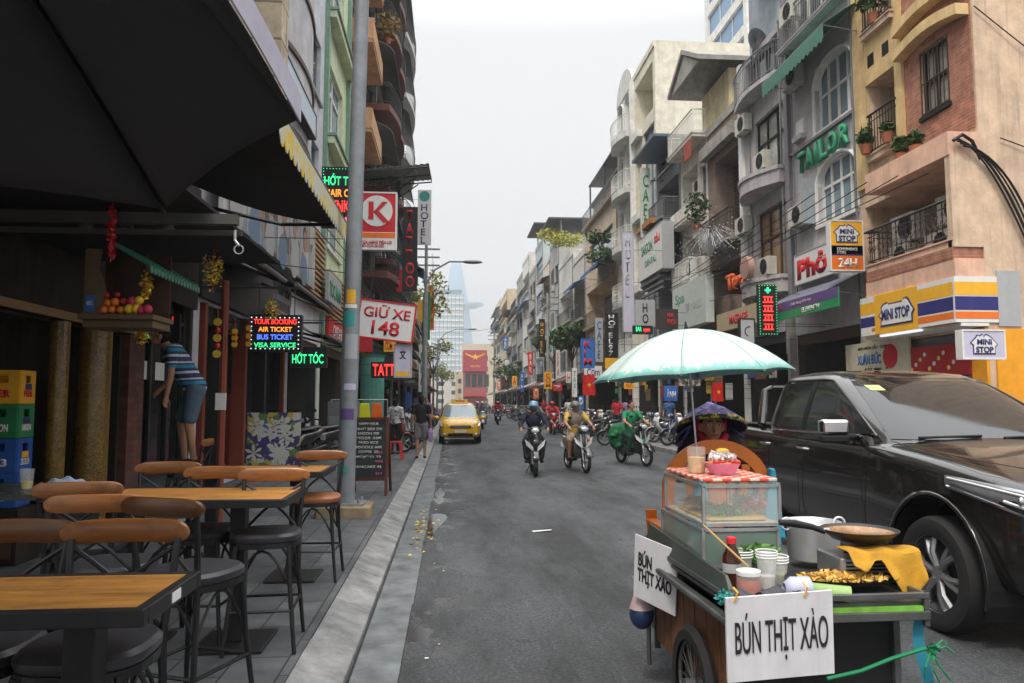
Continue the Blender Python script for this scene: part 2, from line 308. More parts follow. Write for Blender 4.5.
# drain grate, puddle, leaves and litter by the kerb
ob=B(); 
pts=[(-.27+.13*(1+math.cos(a))*(.7+.3*math.sin(3*a)),10+1.5*math.sin(a)*(.8+.2*math.cos(2*a)),.004) for a in [2*PI*i/40 for i in range(40)]]
ob.poly(pts); q=ob.link('puddle',pal('wet_puddle',(.03,.03,.032),.04,var=.3,spec=.9)); q['kind']='structure'
ob=B()
pts=[(-.16+.07*math.cos(a)*(1+.3*math.sin(5*a)),13.0+1.1*math.sin(a),.003) for a in [2*PI*i/30 for i in range(30)]]
ob.poly(pts); q=ob.link('puddle',pal('wet_puddle',(.03,.03,.032),.04)); q['kind']='structure'
lf=B()
for i in range(70):
    x=-.42+abs(rnd.gauss(0,.13)); y=9.6+rnd.gauss(0,.9); a=rnd.random()*6; s=.018+.02*rnd.random()
    lf.poly([(x+s*math.cos(a),y+s*math.sin(a),.016+.01*rnd.random()),(x-s*.5*math.sin(a),y+s*.5*math.cos(a),.03),(x-s*math.cos(a),y-s*math.sin(a),.018),(x+s*.5*math.sin(a),y-s*.5*math.cos(a),.017)])
q=lf.link('fallen_leaves',pal('leaf_yellow',(.55,.38,.06),.6,var=.4,scale=20)); tag(q,'yellow fallen leaves and scraps lying in the gutter by the puddle','litter',kind='stuff')
lf=B()
for i in range(9):
    x=rnd.choice([-.3,-.15,-.5,-.05])+rnd.gauss(0,.06); y=rnd.uniform(4.6,14); s=.008+.012*rnd.random()
    lf.ell((x,y,.014),(s,s*.7,.003),6,3)
q=lf.link('paper_scraps',pal('paper_white',(.7,.7,.68),.8)); tag(q,'small pale paper scraps and grit scattered along the gutter','litter',kind='stuff')
pc=B().poly([(1.03,9.3,.006),(1.25,9.32,.02),(1.28,9.42,.012),(1.02,9.38,.006)]).link('paper_scrap',pal('paper_white',(.7,.7,.68)),solid=.003); tag(pc,'single flat scrap of pale paper lying in the open road','litter')
# ---------------------------------------------------------------- houses
M_glass=pal('window_glass_dark',(.03,.04,.045),.08,var=.5,scale=.6,spec=.8)
M_glass2=pal('window_glass_blue',(.20,.27,.32),.1,var=.35,scale=.5,spec=.8)
M_curtain=pal('window_curtained',(.33,.33,.30),.25,var=.35,scale=1.5,spec=.6)
M_white=pal('white_paint',(.72,.72,.69),.55,streak=.25)
M_dark=pal('dark_metal',(.022,.023,.025),.45,var=.3)
M_grey=pal('grey_metal',(.22,.23,.24),.45,metal=.4,streak=.3)
M_steel=pal('galvanised_steel',(.42,.43,.44),.38,metal=.75,var=.2,scale=9,streak=.2)
M_ac=pal('air_conditioner_casing',(.52,.5,.45),.55,var=.12,streak=.4)
M_black=pal('black_plastic',(.012,.012,.013),.5)
M_brown=pal('brown_frame',(.075,.045,.03),.5,var=.3)
M_conc=wall('bare_concrete',(.30,.29,.27),.5,.25)
M_shade=wall('shaded_interior',(.03,.028,.026),.2)  # near-black colour puts the shade of the shop recesses into the paint
M_leaf=pal('foliage_dark',(.045,.085,.022),.6,var=.5,scale=9)
M_leaf2=pal('foliage_light',(.12,.17,.04),.6,var=.5,scale=9)
M_terra=pal('terracotta_pot',(.35,.13,.07),.8)
class House:
    def __init__(s,side,ya,yb,h,mat,label,fx=None,depth=12,name='shophouse',cat='building',side_openings=None):
        s.side=side; s.ya=ya; s.yb=yb; s.h=h; s.mat=mat; s.depth=depth; s.W=yb-ya; s.ops=[]
        fx=fx if fx is not None else (10 if side>0 else -4)
        s.t=thing(name,label,cat,(fx,ya if side>0 else yb,0),R(90) if side>0 else R(-90)); s.n=0
    def u(s,Y): return Y-s.ya if s.side>0 else s.yb-Y
    def uu(s,a,b): return sorted((s.u(a),s.u(b)))
    def opening(s,a,b,z0,z1,dp=.22):
        u0,u1=s.uu(a,b); s.ops.append((max(.02,u0),min(s.W-.02,u1),z0,z1,dp)); return max(.02,u0),min(s.W-.02,u1)
    # local frame: x=u along facade, y = toward building for right?  (street is +y)
    def finish(s,parapet=.5,pmat=None):
        b=B(); W,h=s.W,s.h
        us=sorted({0,W}|{o[0] for o in s.ops}|{o[1] for o in s.ops}); zs=sorted({0,h}|{o[2] for o in s.ops}|{o[3] for o in s.ops})
        for i in range(len(us)-1):
            for j in range(len(zs)-1):
                cu,cz=(us[i]+us[i+1])/2,(zs[j]+zs[j+1])/2
                if any(o[0]<cu<o[1] and o[2]<cz<o[3] for o in s.ops): continue
                b.poly([(us[i],0,zs[j]),(us[i+1],0,zs[j]),(us[i+1],0,zs[j+1]),(us[i],0,zs[j+1])])
        for u0,u1,z0,z1,dp in s.ops:
            b.add([(u0,0,z0),(u1,0,z0),(u1,0,z1),(u0,0,z1),(u0,-dp,z0),(u1,-dp,z0),(u1,-dp,z1),(u0,-dp,z1)],[(0,1,5,4),(1,2,6,5),(2,3,7,6),(3,0,4,7),(4,5,6,7)])
        D=-s.depth
        b.add([(0,0,0),(W,0,0),(W,D,0),(0,D,0),(0,0,h),(W,0,h),(W,D,h),(0,D,h)],[(1,2,6,5),(2,3,7,6),(3,0,4,7),(4,5,6,7)])
        o=b.link('wall',s.mat,s.t)
        # slim parapet and a water tank / rooftop clutter
        if parapet:
            p=B(); p.box(-.0,W,-.12,.06,h+.002,h+parapet); p.box(.0,.12,D,-.13,h+.002,h+parapet); p.box(W-.12,W,D,-.13,h+.002,h+parapet); p.link('parapet',pmat or s.mat,s.t)
        return s.t
    def window(s,a,b,z0,z1,nx=2,ny=1,frame=None,glass=None,sill=True,dp=.2,fw=.055,arch=0,transom=None,bars=None):
        u0,u1=s.opening(a,b,z0,z1,dp); f=B(); d=-dp+.03; t=.05
        f.box(u0,u1,d,d+t,z0,z0+fw); f.box(u0,u1,d,d+t,z1-fw,z1); f.box(u0,u0+fw,d,d+t,z0+fw,z1-fw); f.box(u1-fw,u1,d,d+t,z0+fw,z1-fw)
        for i in range(1,nx): x=u0+(u1-u0)*i/nx; f.box(x-fw/2,x+fw/2,d,d+t-.004,z0+fw,z1-fw)
        ys=[z0+(z1-z0)*j/ny for j in range(1,ny)] if not transom else [z0+(z1-z0)*transom]
        for z in ys: f.box(u0+fw,u1-fw,d,d+t-.008,z-fw/2,z+fw/2)
        if sill: f.box(u0-.06,u1+.06,-.02,.09,z0-.09,z0-.002)
        w=f.link('window',frame or M_white,s.t)
        B().box(u0+.01,u1-.01,-dp+.004,-dp+.02,z0+.01,z1-.01).link('pane',glass or M_glass,w)
        if arch:
            c=B(); n=10; r=arch; mid=(u0+u1)/2; a_=(u1-u0)/2
            for sg in (-1,1):
                pts=[(mid+sg*a_,z1)]+[(mid+sg*a_*math.sin(PI/2*k/n),z1-r+r*math.cos(PI/2*k/n)) for k in range(n+1)]
                c.prism(pts,-.14,.012)
            pts=[]
            for k in range(-n,n+1):
                pts.append((mid+(a_+.06)*math.sin(PI/2*k/n),.02,z1-r+(r+.06)*math.cos(PI/2*k/n)))
            c.tube([(u0-.06,.02,z0)]+pts+[(u1+.06,.02,z0)],.05,6); c.link('arch_surround',s.mat if arch<.01 else (frame or M_white),s.t)
        if bars:
            g=B(); k=int((u1-u0)/.13)
            for i in range(k+1): x=u0+(u1-u0)*i/k; g.box(x-.01,x+.01,.03,.05,z0,z1)
            for z in (z0+.05,(z0+z1)/2,z1-.05): g.box(u0,u1,.026,.054,z-.012,z+.012)
            g.link('window_grille',bars,s.t)
        return w
    def balcony(s,a,b,z,proj=.6,rail='bars',mat=None,rmat=None,th=.16,rh=.95,curve=0,under=None):
        u0,u1=s.uu(a,b); sl=B()
        def ring(z_,e=0):
            if not curve: return [(u0-e,.003,z_),(u0-e,proj+e,z_),(u1+e,proj+e,z_),(u1+e,.003,z_)]
            n=10; return [(u0,.003,z_)]+[(u0+(u1-u0)*(k/n),proj+e+curve*math.sin(PI*k/n),z_) for k in range(n+1)]+[(u1,.003,z_)]
        sl.loft([ring(z-th),ring(z-.03),ring(z-.029,.03),ring(z,.03)] if not curve else [ring(z-th),ring(z)])
        o=sl.link('balcony',mat or s.mat,s.t); r=B(); path=ring(z)
        path=[Vector(p) for p in path]
        if not curve: path=[Vector((u0+.03,0,z)),Vector((u0+.03,proj-.03,z)),Vector((u1-.03,proj-.03,z)),Vector((u1-.03,0,z))]
        if rail=='solid':
            for p,q in zip(path[:-1],path[1:]):
                n_=Vector((-(q-p).y,(q-p).x,0)).normalized()*.05
                r.hexa([tuple(p-n_),tuple(q-n_),tuple(q+n_),tuple(p+n_)]+[tuple(v+Vector((0,0,rh))) for v in (p-n_,q-n_,q+n_,p+n_)])
        else:
            for hh in ((rh,.028),(.08,.015),(rh*.82,.012)): r.tube([p+Vector((0,0,hh[0])) for p in path],hh[1],6)
            step=.11 if s.ya<40 else .2
            if rail=='ornate': step=.16
            for p,q in zip(path[:-1],path[1:]):
                k=max(1,int((q-p).length/step))
                for i in range(k):
                    c=p.lerp(q,(i+.5)/k)
                    if rail=='glass': continue
                    r.box(c.x-.008,c.x+.008,c.y-.008,c.y+.008,c.z+.05,c.z+rh-.02)
                    if rail=='ornate' :
                        r.torus((c.x,c.y+.0,c.z+rh*.45),.06,.008,10,4,'y')
                        r.torus((c.x,c.y+.0,c.z+rh*.68),.035,.007,8,4,'y')
        r.link('railing',rmat or (s.mat if rail=='solid' else M_dark),o)
        return o
    def ac(s,Y,z,w=.8,h=.56,d=.3,y0=.05,fan=1):
        u=s.u(Y); b=B(); b.box(u-w/2,u+w/2,y0,y0+d,z,z+h); 
        for q in (-w*.35,w*.35): b.box(u+q-.02,u+q+.02,-.0,y0+d,z-.05,z-.003)
        o=b.link('air_conditioner',M_ac,s.t,bevel=.012)
        g=B()
        r=h*.41; cx=u-w*.14 
        for k in range(4): g.torus((cx,y0+d+.008,z+h/2),r*(.3+.24*k),.007,16,4,'y')
        for k in range(6): a=PI*k/6; g.tube([(cx-r*math.cos(a),y0+d+.012,z+h/2-r*math.sin(a)),(cx+r*math.cos(a),y0+d+.012,z+h/2+r*math.sin(a))],.005,4)
        g.cyl((cx,y0+d+.01,z+h/2),r*.22,.03,12,'y'); g.link('fan_grille',M_dark,o)
        B().cyl((cx,y0+d+.001,z+h/2),r,.006,20,'y').link('fan',M_black,o)
        return o
    def awning(s,a,b,z,proj=1.1,drop=.5,mat=None,val=.22,name='awning',vmat=None,under=True,top=.0):
        u0,u1=s.uu(a,b); w=B(); n=6
        prof=[(proj*k/n,z-drop*(k/n)**1.15) for k in range(n+1)]
        w.loft([[(u,y+.01,zz) for y,zz in prof] for u in (u0,u1)],cap=False,closed=False)
        o=w.link(name,mat,s.t,solid=.012)
        v=B(); k=max(2,int((u1-u0)/.22)); 
        for i in range(k): 
            p,q=u0+(u1-u0)*i/k,u0+(u1-u0)*(i+1)/k; zz=z-drop
            v.prism([(p,zz),(q,zz),(q,zz-val*.8),((p+q)/2,zz-val),(p,zz-val*.8)],proj+.006,proj+.018)
        v.link('valance',vmat or mat,o)
        f=B()
        for u in (u0+.03,u1-.03): f.tube([(u,0,z-drop-.15),(u,proj,z-drop-.02)],.013,6)
        f.tube([(u0,proj,z-drop),(u1,proj,z-drop)],.018,6); f.link('awning_frame',M_grey,o)
        return o
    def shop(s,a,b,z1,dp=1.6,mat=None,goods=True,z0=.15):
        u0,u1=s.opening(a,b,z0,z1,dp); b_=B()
        b_.box(u0+.01,u1-.01,-dp+.01,-dp+.03,z0+.01,z1-.01); b_.box(u0+.004,u0+.02,-dp+.04,-.21,z0,z1-.01); b_.box(u1-.02,u1-.004,-dp+.04,-.21,z0,z1-.01); o=b_.link('shop_interior',mat or M_shade,s.t)
        f=B(); f.box(u0+.01,u0+.09,-.2,-.03,z0,z1-.01); f.box(u1-.09,u1-.01,-.2,-.03,z0,z1-.01); f.box(u0+.09,u1-.09,-.18,-.04,z1-.3,z1-.02)
        f.link('shutter_housing',rnd.choice([M_grey,M_dark,M_brown]),s.t)
        if goods:
            for k in range(rnd.randint(3,5)):
                u=rnd.uniform(u0+.3,u1-.5); hh=rnd.uniform(.7,2.); g=B(); ww=rnd.uniform(.3,.7)
                g.box(u-ww/2,u+ww/2,-dp+.1+.3*k,-dp+.3+.3*k,z0,z0+hh)
                for zz in range(int(hh/.35)): g.box(u-ww/2-.02,u+ww/2+.02,-dp+.28+.3*k,-dp+.36+.3*k,z0+.3*zz+.1,z0+.3*zz+.14)
                for q_ in range(4): g.ell((u+rnd.uniform(-ww/2,ww/2),-dp+.35+.3*k,z0+rnd.uniform(.2,hh)),(.1,.06,.1),6,4)
                g.link('display_rack',rnd.choice([pal('goods_red',(.35,.06,.05),.6),pal('goods_white',(.5,.5,.48),.6),pal('goods_blue',(.06,.12,.3),.6),pal('goods_wood',(.2,.12,.06),.6),pal('goods_yellow',(.5,.36,.06),.6)]),s.t)
    def clutter(s,a,b,seed):
        r=random.Random(seed); u0,u1=s.uu(a,b)
        for k in range(6):
            u=r.uniform(u0+.3,u1-.3); w=r.uniform(.15,.5); z=r.uniform(2.2,3.1); h=r.uniform(.2,.6); y=r.uniform(.05,.5)
            B().box(u-w,u+w,y,y+.05,z-h,z).link('hanging_banner',r.choice([pal('goods_red',(.35,.06,.05),.6),pal('goods_white',(.5,.5,.48),.6),pal('goods_blue',(.06,.12,.3),.6),pal('goods_yellow',(.5,.36,.06),.6),pal('goods_green',(.05,.2,.1),.6),pal('goods_wood',(.2,.12,.06),.6)]),s.t)
    def box(s,name,a,b,d0,d1,z0,z1,mat,bevel=0):
        u0,u1=s.uu(a,b); return B().box(u0,u1,d0,d1,z0,z1).link(name,mat,s.t,bevel=bevel)
    def pipe(s,Y,z0,z1,d=.06,r=.035,mat=None):
        u=s.u(Y); return B().tube([(u,d,z0),(u,d,z1)],r,6).link('drain_pipe',mat or M_grey,s.t)
    def tank(s,Y,z=None,dd=-3):
        u=s.u(Y); z=z or s.h; b=B(); b.lathe([(.5,.35),(.55,.4),(.55,1.3),(.5,1.4),(.15,1.5)],(u,dd,z),14)
        for a in range(4): b.tube([(u+.4*math.cos(a*PI/2),dd+.4*math.sin(a*PI/2),z),(u+.4*math.cos(a*PI/2),dd+.4*math.sin(a*PI/2),z+.4)],.03,4)
        b.link('water_tank',M_steel,s.t,smooth=True)
def facade_auto(H,floors,fh=3.35,z=3.5,seed=1,frame=None):
    """typical tube-house storeys: windows, loggias, balconies, units"""
    r=random.Random(seed)
    for k in range(floors):
        st=r.choice(['win','win','balc','balc','loggia','glass']); a,b=H.ya+.35,H.yb-.35; zz=z+fh*k
        gl=r.choice([M_glass,M_glass,M_glass2,M_curtain]); fr=frame or r.choice([M_white,M_white,M_brown,M_grey])
        if st=='win':
            n=r.choice([1,2]); 
            for i in range(n):
                c=a+(b-a)*(i+.5)/n; ww=(b-a)/n*.38; H.window(c-ww,c+ww,zz+.9,zz+2.5,2,1,fr,gl,bars=M_grey if r.random()<.25 else None)
            if r.random()<.7: H.ac(r.uniform(a+.5,b-.5),zz+.2)
        elif st=='balc':
            H.window(a+.3,b-.3,zz+.12,zz+2.4,r.choice([3,4]),1,fr,gl,sill=False,transom=.78)
            H.balcony(a-.2,b+.2,zz,r.choice([.6,.8,1.]),r.choice(['bars','bars','solid','ornate']),rmat=r.choice([M_dark,M_grey,None]))
            if r.random()<.6: H.ac(r.choice([a+.6,b-.6]),zz+.15)
        elif st=='loggia':
            H.opening(a,b,zz+.05,zz+2.6,1.2)
            H.box('door_panel',a+.9,b-1.0,-1.18,-1.1,zz+.06,zz+2.2,r.choice([M_brown,M_glass,M_grey])); H.balcony(a-.1,b+.1,zz,.35,'bars')
            if r.random()<.5: H.ac(a+.7,zz+.1,y0=-.6)
        else:
            H.window(a,b,zz+.35,zz+2.75,r.choice([3,4]),3,M_grey,M_glass2,sill=False)
        if r.random()<.35: H.awning(a,b,zz+2.9,.9,.35,r.choice([pal('awning_green',(.07,.2,.15),.7),pal('awning_blue',(.03,.12,.3),.7),pal('awning_rust',(.25,.12,.07),.7),M_steel]))
    H.pipe(H.ya+.12,0,H.h)
    if r.random()<.6: H.tank((H.ya+H.yb)/2)
# ---------------------------------------------------------------- right row, near to far (right = +1)
cream=wall('cream_render',(.58,.42,.22),.45); pinkw=wall('salmon_render',(.62,.40,.30),.4); sidew=wall('tan_side_render',(.56,.42,.31),.55,.16)
# R1 corner building with the convenience store
H=House(1,13.15,17.28,14.5,pinkw,'corner building with orange brick panels, cream frame and a blank tan side wall','',depth=14) if False else House(1,13.15,17.28,14.5,sidew,'corner building with orange brick panels, cream frame and blank tan side wall',depth=14)
H.shop(13.6,17.0,2.95,2.2,goods=False,mat=pal('store_back',(.12,.1,.08),.7))
H.opening(13.3,17.1,4.0,6.27,1.3)                         # recess with the outdoor units
H.opening(15.55,16.75,7.45,9.15,1.2)                      # loggia
M_redbr=brickmat('red_brick_panel',(.42,.15,.085),(.32,.115,.07),(.33,.2,.14),1,.26,.07,(R(90),0,0))
u0,u1=H.uu(13.35,15.3)
# brick panel around the dark window (built as strips beside the opening)
H.window(13.85,14.72,7.6,9.0,2,2,M_black,M_curtain,dp=.1,fw=.07,bars=M_brown)
for a,b,z0,z1 in ((13.2,13.83,6.85,14.5),(14.74,15.3,6.85,14.5),(13.83,14.74,6.85,7.5),(13.83,14.74,9.02,14.5)): H.box('brick_panel',a,b,.003,.035,z0,z1,M_redbr)
H.box('frame_post',15.3,15.56,.002,.1,6.72,14.5,cream); H.box('frame_post',16.78,17.26,.002,.08,6.72,14.5,cream)
H.box('frame_panel',15.561,16.779,.002,.07,9.16,10.35,cream); 
for z0 in (9.08,9.62,11.6): 
    b=B(); n=8; A,Bu=H.uu(13.2,15.3); pr=[]
    pr=[(A+(Bu-A)*k/n,z0+.16*math.sin(PI*k/n)) for k in range(n+1)]; pr+=[(x,z+.22) for x,z in reversed(pr)]
    b.prism(pr,.036,.3); b.link('arched_band',cream,H.t)
for Yc in (15.9,16.5): H.box('vent_hole',Yc-.13,Yc+.13,.071,.077,9.55,9.85,M_black)
H.box('door_panel',15.8,16.5,-1.18,-1.1,7.46,9.0,pal('teal_door',(.05,.14,.2),.5))
H.balcony(15.5,16.7,7.42,.14,'bars',rmat=M_dark,rh=.95)
H.balcony(15.5,16.7,10.4,.2,'bars',rmat=M_dark,rh=1.)
H.opening(15.56,16.77,10.4,12.6,1.2)
H.box('parapet_beam',13.15,16.0,.002,.62,6.27,6.72,pinkw)
H.box('spandrel',13.15,16.15,.002,.60,3.9,4.28,pinkw)
H.box('brick_course',13.18,16.1,.002,.61,4.281,4.5,M_redbr)
o=H.balcony(13.2,16.1,4.66,.6,'ornate',mat=pinkw,rmat=M_dark,rh=.78)
H.ac(14.15,5.2,.85,.62,.3,y0=-.35); H.ac(15.75,5.15,.85,.62,.3,y0=-.35); H.ac(15.9,4.6,.8,.5,.3,y0=-.3); H.ac(14.5,4.6,.8,.5,.3,y0=-.3)
H.box('corner_pier',13.15,13.3,.002,.6,4.5,6.27,sidew)
# store front: orange posts, red promotion strip, glass doors
M_or=pal('orange_paint',(.78,.33,.02),.5)
H.box('orange_post',13.15,13.55,.002,.06,.15,2.98,M_or); H.box('orange_post',15.6,15.9,.002,.06,.15,2.98,M_or); H.box('orange_post',16.95,17.2,.002,.06,.15,2.98,M_or)
H.window(13.6,15.55,.2,2.1,2,1,M_grey,M_glass,sill=False,dp=.5)
H.box('promotion_strip',13.56,15.59,.05,.09,2.12,2.75,pal('promo_red',(.42,.03,.03),.5))
for k in range(12): B().lathe([(.045,0),(.045,.01)],(H.u(13.72+.15*k),.092,2.58-.1*(k%4)),12,'y').link('promotion_badge',pal('promo_yellow',(.75,.6,.2),.5) if k%2 else M_white,H.t)
H.finish(0)
# orange wrap of the shop on the side wall
B().box(-.04,-.003,-.9,-.12,.15,2.95).link('orange_post',M_or,H.t)
# black cable bundle down the side wall (own thing)
c=B(); 
for k in range(4):
    pts=[]
    for i in range(14):
        t=i/13; pts.append((9.45+1.55*t+.06*k*math.sin(3*t)+.05*k,13.06-.01*k,6.55-.05*k-2.5*t**1.5+.12*math.sin(PI*t)))
    c.tube(pts,.018+.006*(k%2),5)
c.tube([(9.42,13.05,6.5),(9.5,13.04,6.62),(9.75,13.05,6.45),(9.9,13.05,6.1)],.03,5) if 0 else c.tube([(9.42,13.05,6.5),(9.6,13.04,6.62),(9.8,13.05,6.5),(9.95,13.05,6.15)],.035,5)
tag(c.link('cable_bundle',M_black,None,smooth=True),'thick bundle of black cables hanging down the tan side wall','cables')
# R2 grey-mauve building with the arched windows
mauve=wall('mauve_grey_render',(.44,.42,.43),.3); trim=pal('mauve_trim',(.24,.21,.24),.7,streak=.3)
H=House(1,17.3,21.1,16.5,mauve,'narrow grey building with tall arched white windows and green fabric awning')
H.window(17.4,19.35,6.35,8.0,4,2,M_white,M_glass2,arch=.55,fw=.07,transom=.62)
H.window(17.4,19.35,8.9,10.75,4,2,M_white,M_glass2,arch=.6,fw=.07,transom=.55)
H.window(17.6,20.6,12.2,14.2,4,1,M_white,M_glass,fw=.06)
H.balcony(17.3,21.0,12.0,.3,'bars',rmat=M_grey,th=.1)
H.awning(17.0,20.6,11.45,.95,.62,pal('awning_sage',(.07,.19,.14),.7),.45)
H.box('niche',20.0,20.45,.002,.05,9.2,9.65,M_white); H.box('niche_sill',19.95,20.5,.002,.16,9.05,9.19,mauve)
H.box('ledge',17.3,21.05,.002,.1,8.76,8.84,trim); H.box('edge_pilaster',20.82,21.09,.002,.12,4.5,16.5,trim)
H.box('casement_leaf',19.42,19.45,.01,.45,6.45,7.7,pal('casement_glass',(.30,.34,.36),.15))
H.ac(20.1,6.55); H.ac(20.2,10.6); H.ac(17.9,5.9,.7,.5) if 0 else H.ac(20.3,12.6); H.pipe(20.75,4,16.5,d=.16); H.pipe(20.55,4,12,d=.1,r=.02); H.pipe(17.33,4,15,d=.08,r=.03)
H.shop(17.5,20.9,3.5,2.5)
o=H.awning(16.9,20.3,4.75,1.1,.5,pal('awning_navy_grey',(.14,.15,.2),.6),.04)
H.box('pillar',20.9,21.08,.02,.2,.15,4.4,M_conc)
H.finish(.4)
# R3 grey building, curved balconies, satellite dish
g3=wall('cool_grey_render',(.40,.38,.39),.5)
H=House(1,21.12,24.6,13.2,g3,'grey building with bowed balconies and dark framed windows beside the arched windows')
H.window(21.3,23.5,8.7,10.75,3,2,M_black,M_curtain,fw=.07,transom=.6)
H.window(21.3,23.5,5.4,7.7,3,2,M_brown,pal('amber_glass',(.3,.19,.1),.2),fw=.08,transom=.6)
H.balcony(21.2,24.1,8.55,.25,'solid',rh=.12,curve=.5,th=.4); H.balcony(21.2,24.1,5.25,.25,'solid',rh=.12,curve=.5,th=.4); H.balcony(21.2,24.4,11.6,.3,'bars',curve=.25,th=.14,rmat=M_grey)
H.ac(24.1,7.2); H.ac(23.9,10.6); H.pipe(23.75,3,12,r=.025); H.ac(22.0,8.7,y0=.25); H.ac(21.9,5.4,y0=.25); H.ac(22.9,4.3)
H.window(21.5,24.1,11.75,13.0,4,1,M_grey,M_glass)
H.box('edge_pilaster',24.3,24.58,.002,.12,0,13.2,M_white)
H.clutter(21.3,24.4,93); H.shop(21.3,24.4,3.7,2.5)
H.pipe(21.3,3,13.2,d=.1)
o=H.box('roof_room',21.3,24.4,-4,-.3,13.21,16.4,wall('pale_blue_render',(.45,.5,.55),.4)); H.awning(21.2,23.5,15.9,1.0,.5,pal('awning_sage',(.07,.19,.14),.7),.15); H.awning(21.2,23.5,17.6,.9,.6,pal('awning_sage',(.07,.19,.14),.7),.15)
H.finish(.0)
# R4 brown narrow block with brick lattice
g4=wall('brown_grey_render',(.20,.155,.13),.35)
H=House(1,24.62,28.0,11.9,g4,'dark brown narrow house with brick lattice wall and sloping stair rail')
H.opening(24.8,27.2,7.4,10.6,.8)
H.box('lattice_wall',24.85,27.15,-.78,-.72,7.42,10.5,brickmat('lattice_brick',(.16,.09,.06),(.1,.06,.045),(.02,.02,.02),1,.3,.14,None,.035))
H.balcony(24.7,27.8,7.35,.5,'bars',mat=M_conc)
H.opening(24.8,27.8,4.5,6.6,1.2); H.balcony(24.7,27.9,4.3,.5,'solid',mat=g4)
H.clutter(24.8,27.8,92); H.shop(24.8,27.8,3.7,2.5); H.finish(.3,pmat=M_conc)
H.box('roof_beam',24.62,28.0,.07,.35,10.9,11.35,M_conc)
# R5 white/cream house with gable roof on the top
g5=wall('stained_white_render',(.60,.57,.52),.5,.15); g5b=wall('pale_yellow_render',(.62,.54,.36),.4)
H=House(1,28.02,31.4,12.1,g5,'stained white house with small gabled roof terrace and yellow top room')
H.opening(29.2,31.2,9.2,11.3,1.2); H.balcony(28.9,31.35,9.1,.5,'solid',rh=.45); H.ac(29.8,10.2,y0=-.4)
H.opening(29.2,31.2,6.6,8.6,1.0); H.balcony(28.9,31.35,6.4,.55,'bars',rmat=M_white); H.window(28.2,28.9,9.4,11,1,3,M_grey,M_glass2)
H.opening(29.2,31.2,4.4,5.8,.6); H.ac(30.2,4.5)
H.clutter(28.2,31,91); H.shop(28.2,31.2,3.8,2.5); H.balcony(28.02,31.4,12.15,.6,'bars',rmat=M_white)
H.box('roof_room',26.9,29.9,-5,-.5,12.4,14.3,g5b)
H.box('red_panel',28.1,28.9,.61,.64,11.2,11.9,pal('faded_red_paint',(.35,.06,.04),.7))
b=B(); A,C_=H.uu(26.3,30.2); mid=(A+C_)/2
b.hexa([(A,-5,14.32),(mid,-5,15.4),(mid,.9,15.4),(A,.9,14.32),(A,-5,14.5),(mid,-5,15.6),(mid,.9,15.6),(A,.9,14.5)]); b.hexa([(mid+.004,-5,15.4),(C_,-5,14.32),(C_,.9,14.32),(mid+.004,.9,15.4),(mid+.004,-5,15.6),(C_,-5,14.5),(C_,.9,14.5),(mid+.004,.9,15.6)])
b.prism([(A+.3,14.35),(mid,15.35),(C_-.3,14.35)],.7,.8); b.link('roof',M_conc,H.t)
H.finish(0)
# tall pale slab and cream tower behind
H=House(1,46,54,34,wall('far_white_render',(.62,.62,.6),.15),'tall white apartment tower with blue ribbon windows rising behind the roofs',fx=19.3,depth=12)
for k in range(7): H.window(46.6,53.4,17+2.4*k,18.7+2.4*k,3,1,M_white,pal('tower_blue_glass',(.12,.24,.4),.15),sill=False)
H.finish(.5)
b=B(); H.box('side_face',45.95,46.0,-11.9,-.2,12,34.4,wall('far_cream_render',(.62,.56,.4),.15)) 
# R6 dark balcony house with blue roof
g6=wall('slate_render',(.20,.21,.23),.35)
H=House(1,31.42,35.2,12.4,g6,'slate grey house with stacked louvred balconies and blue metal roof')
for z in (9.6,7.0): 
    H.opening(31.7,34.9,z,z+2.1,1.2); H.balcony(31.5,35.1,z,.8,'bars',rmat=M_grey)
    for q in range(3): H.box('louvre',31.5,35.1,.8,.9,z-.5+.25*q,z-.4+.25*q,g6)
H.box('wooden_planter',32.5,35,.8,1.1,9.6,9.85,pal('rust_wood',(.4,.17,.06),.7)); H.box('planter_stripe',31.6,34.9,.91,.93,7.0,7.3,M_grey)
H.box('roof_slab',31.4,35.3,-4,1.2,13.2,13.32,pal('blue_metal_roof',(.10,.14,.20),.5,streak=.3)); H.window(31.8,34.8,12.42,13.1,4,1,M_grey,M_glass)
H.clutter(31.6,35,90); H.shop(31.6,35,3.8,2.5); H.finish(0)
H=None
# R7 glass-fronted white building with big blank side wall
g7=wall('pale_cream_side_render',(.62,.59,.50),.22)
H=House(1,35.22,39.6,19.2,g7,'tall building with blue glass curtain strip and plain cream side wall')
H.window(35.5,37.6,4.6,15.5,2,8,M_grey,M_glass2,sill=False); H.opening(38.0,39.2,4.6,7.0,1.); H.opening(38.0,39.2,8.2,10.8,1.); H.opening(38.0,39.2,12,14.5,1.)
H.opening(35.6,39.2,16.2,18.6,1.6); H.box('edge_pilaster',39.3,39.6,.002,.25,0,19.2,wall('white_side',(.66,.66,.64),.2))
for z in (7.6,11.4,15.8): H.box('floor_band',37.7,39.2,.01,.3,z-.3,z+.1,M_white)
H.clutter(35.5,39,94); H.shop(35.5,39.3,3.8,2.5); H.finish(.3)
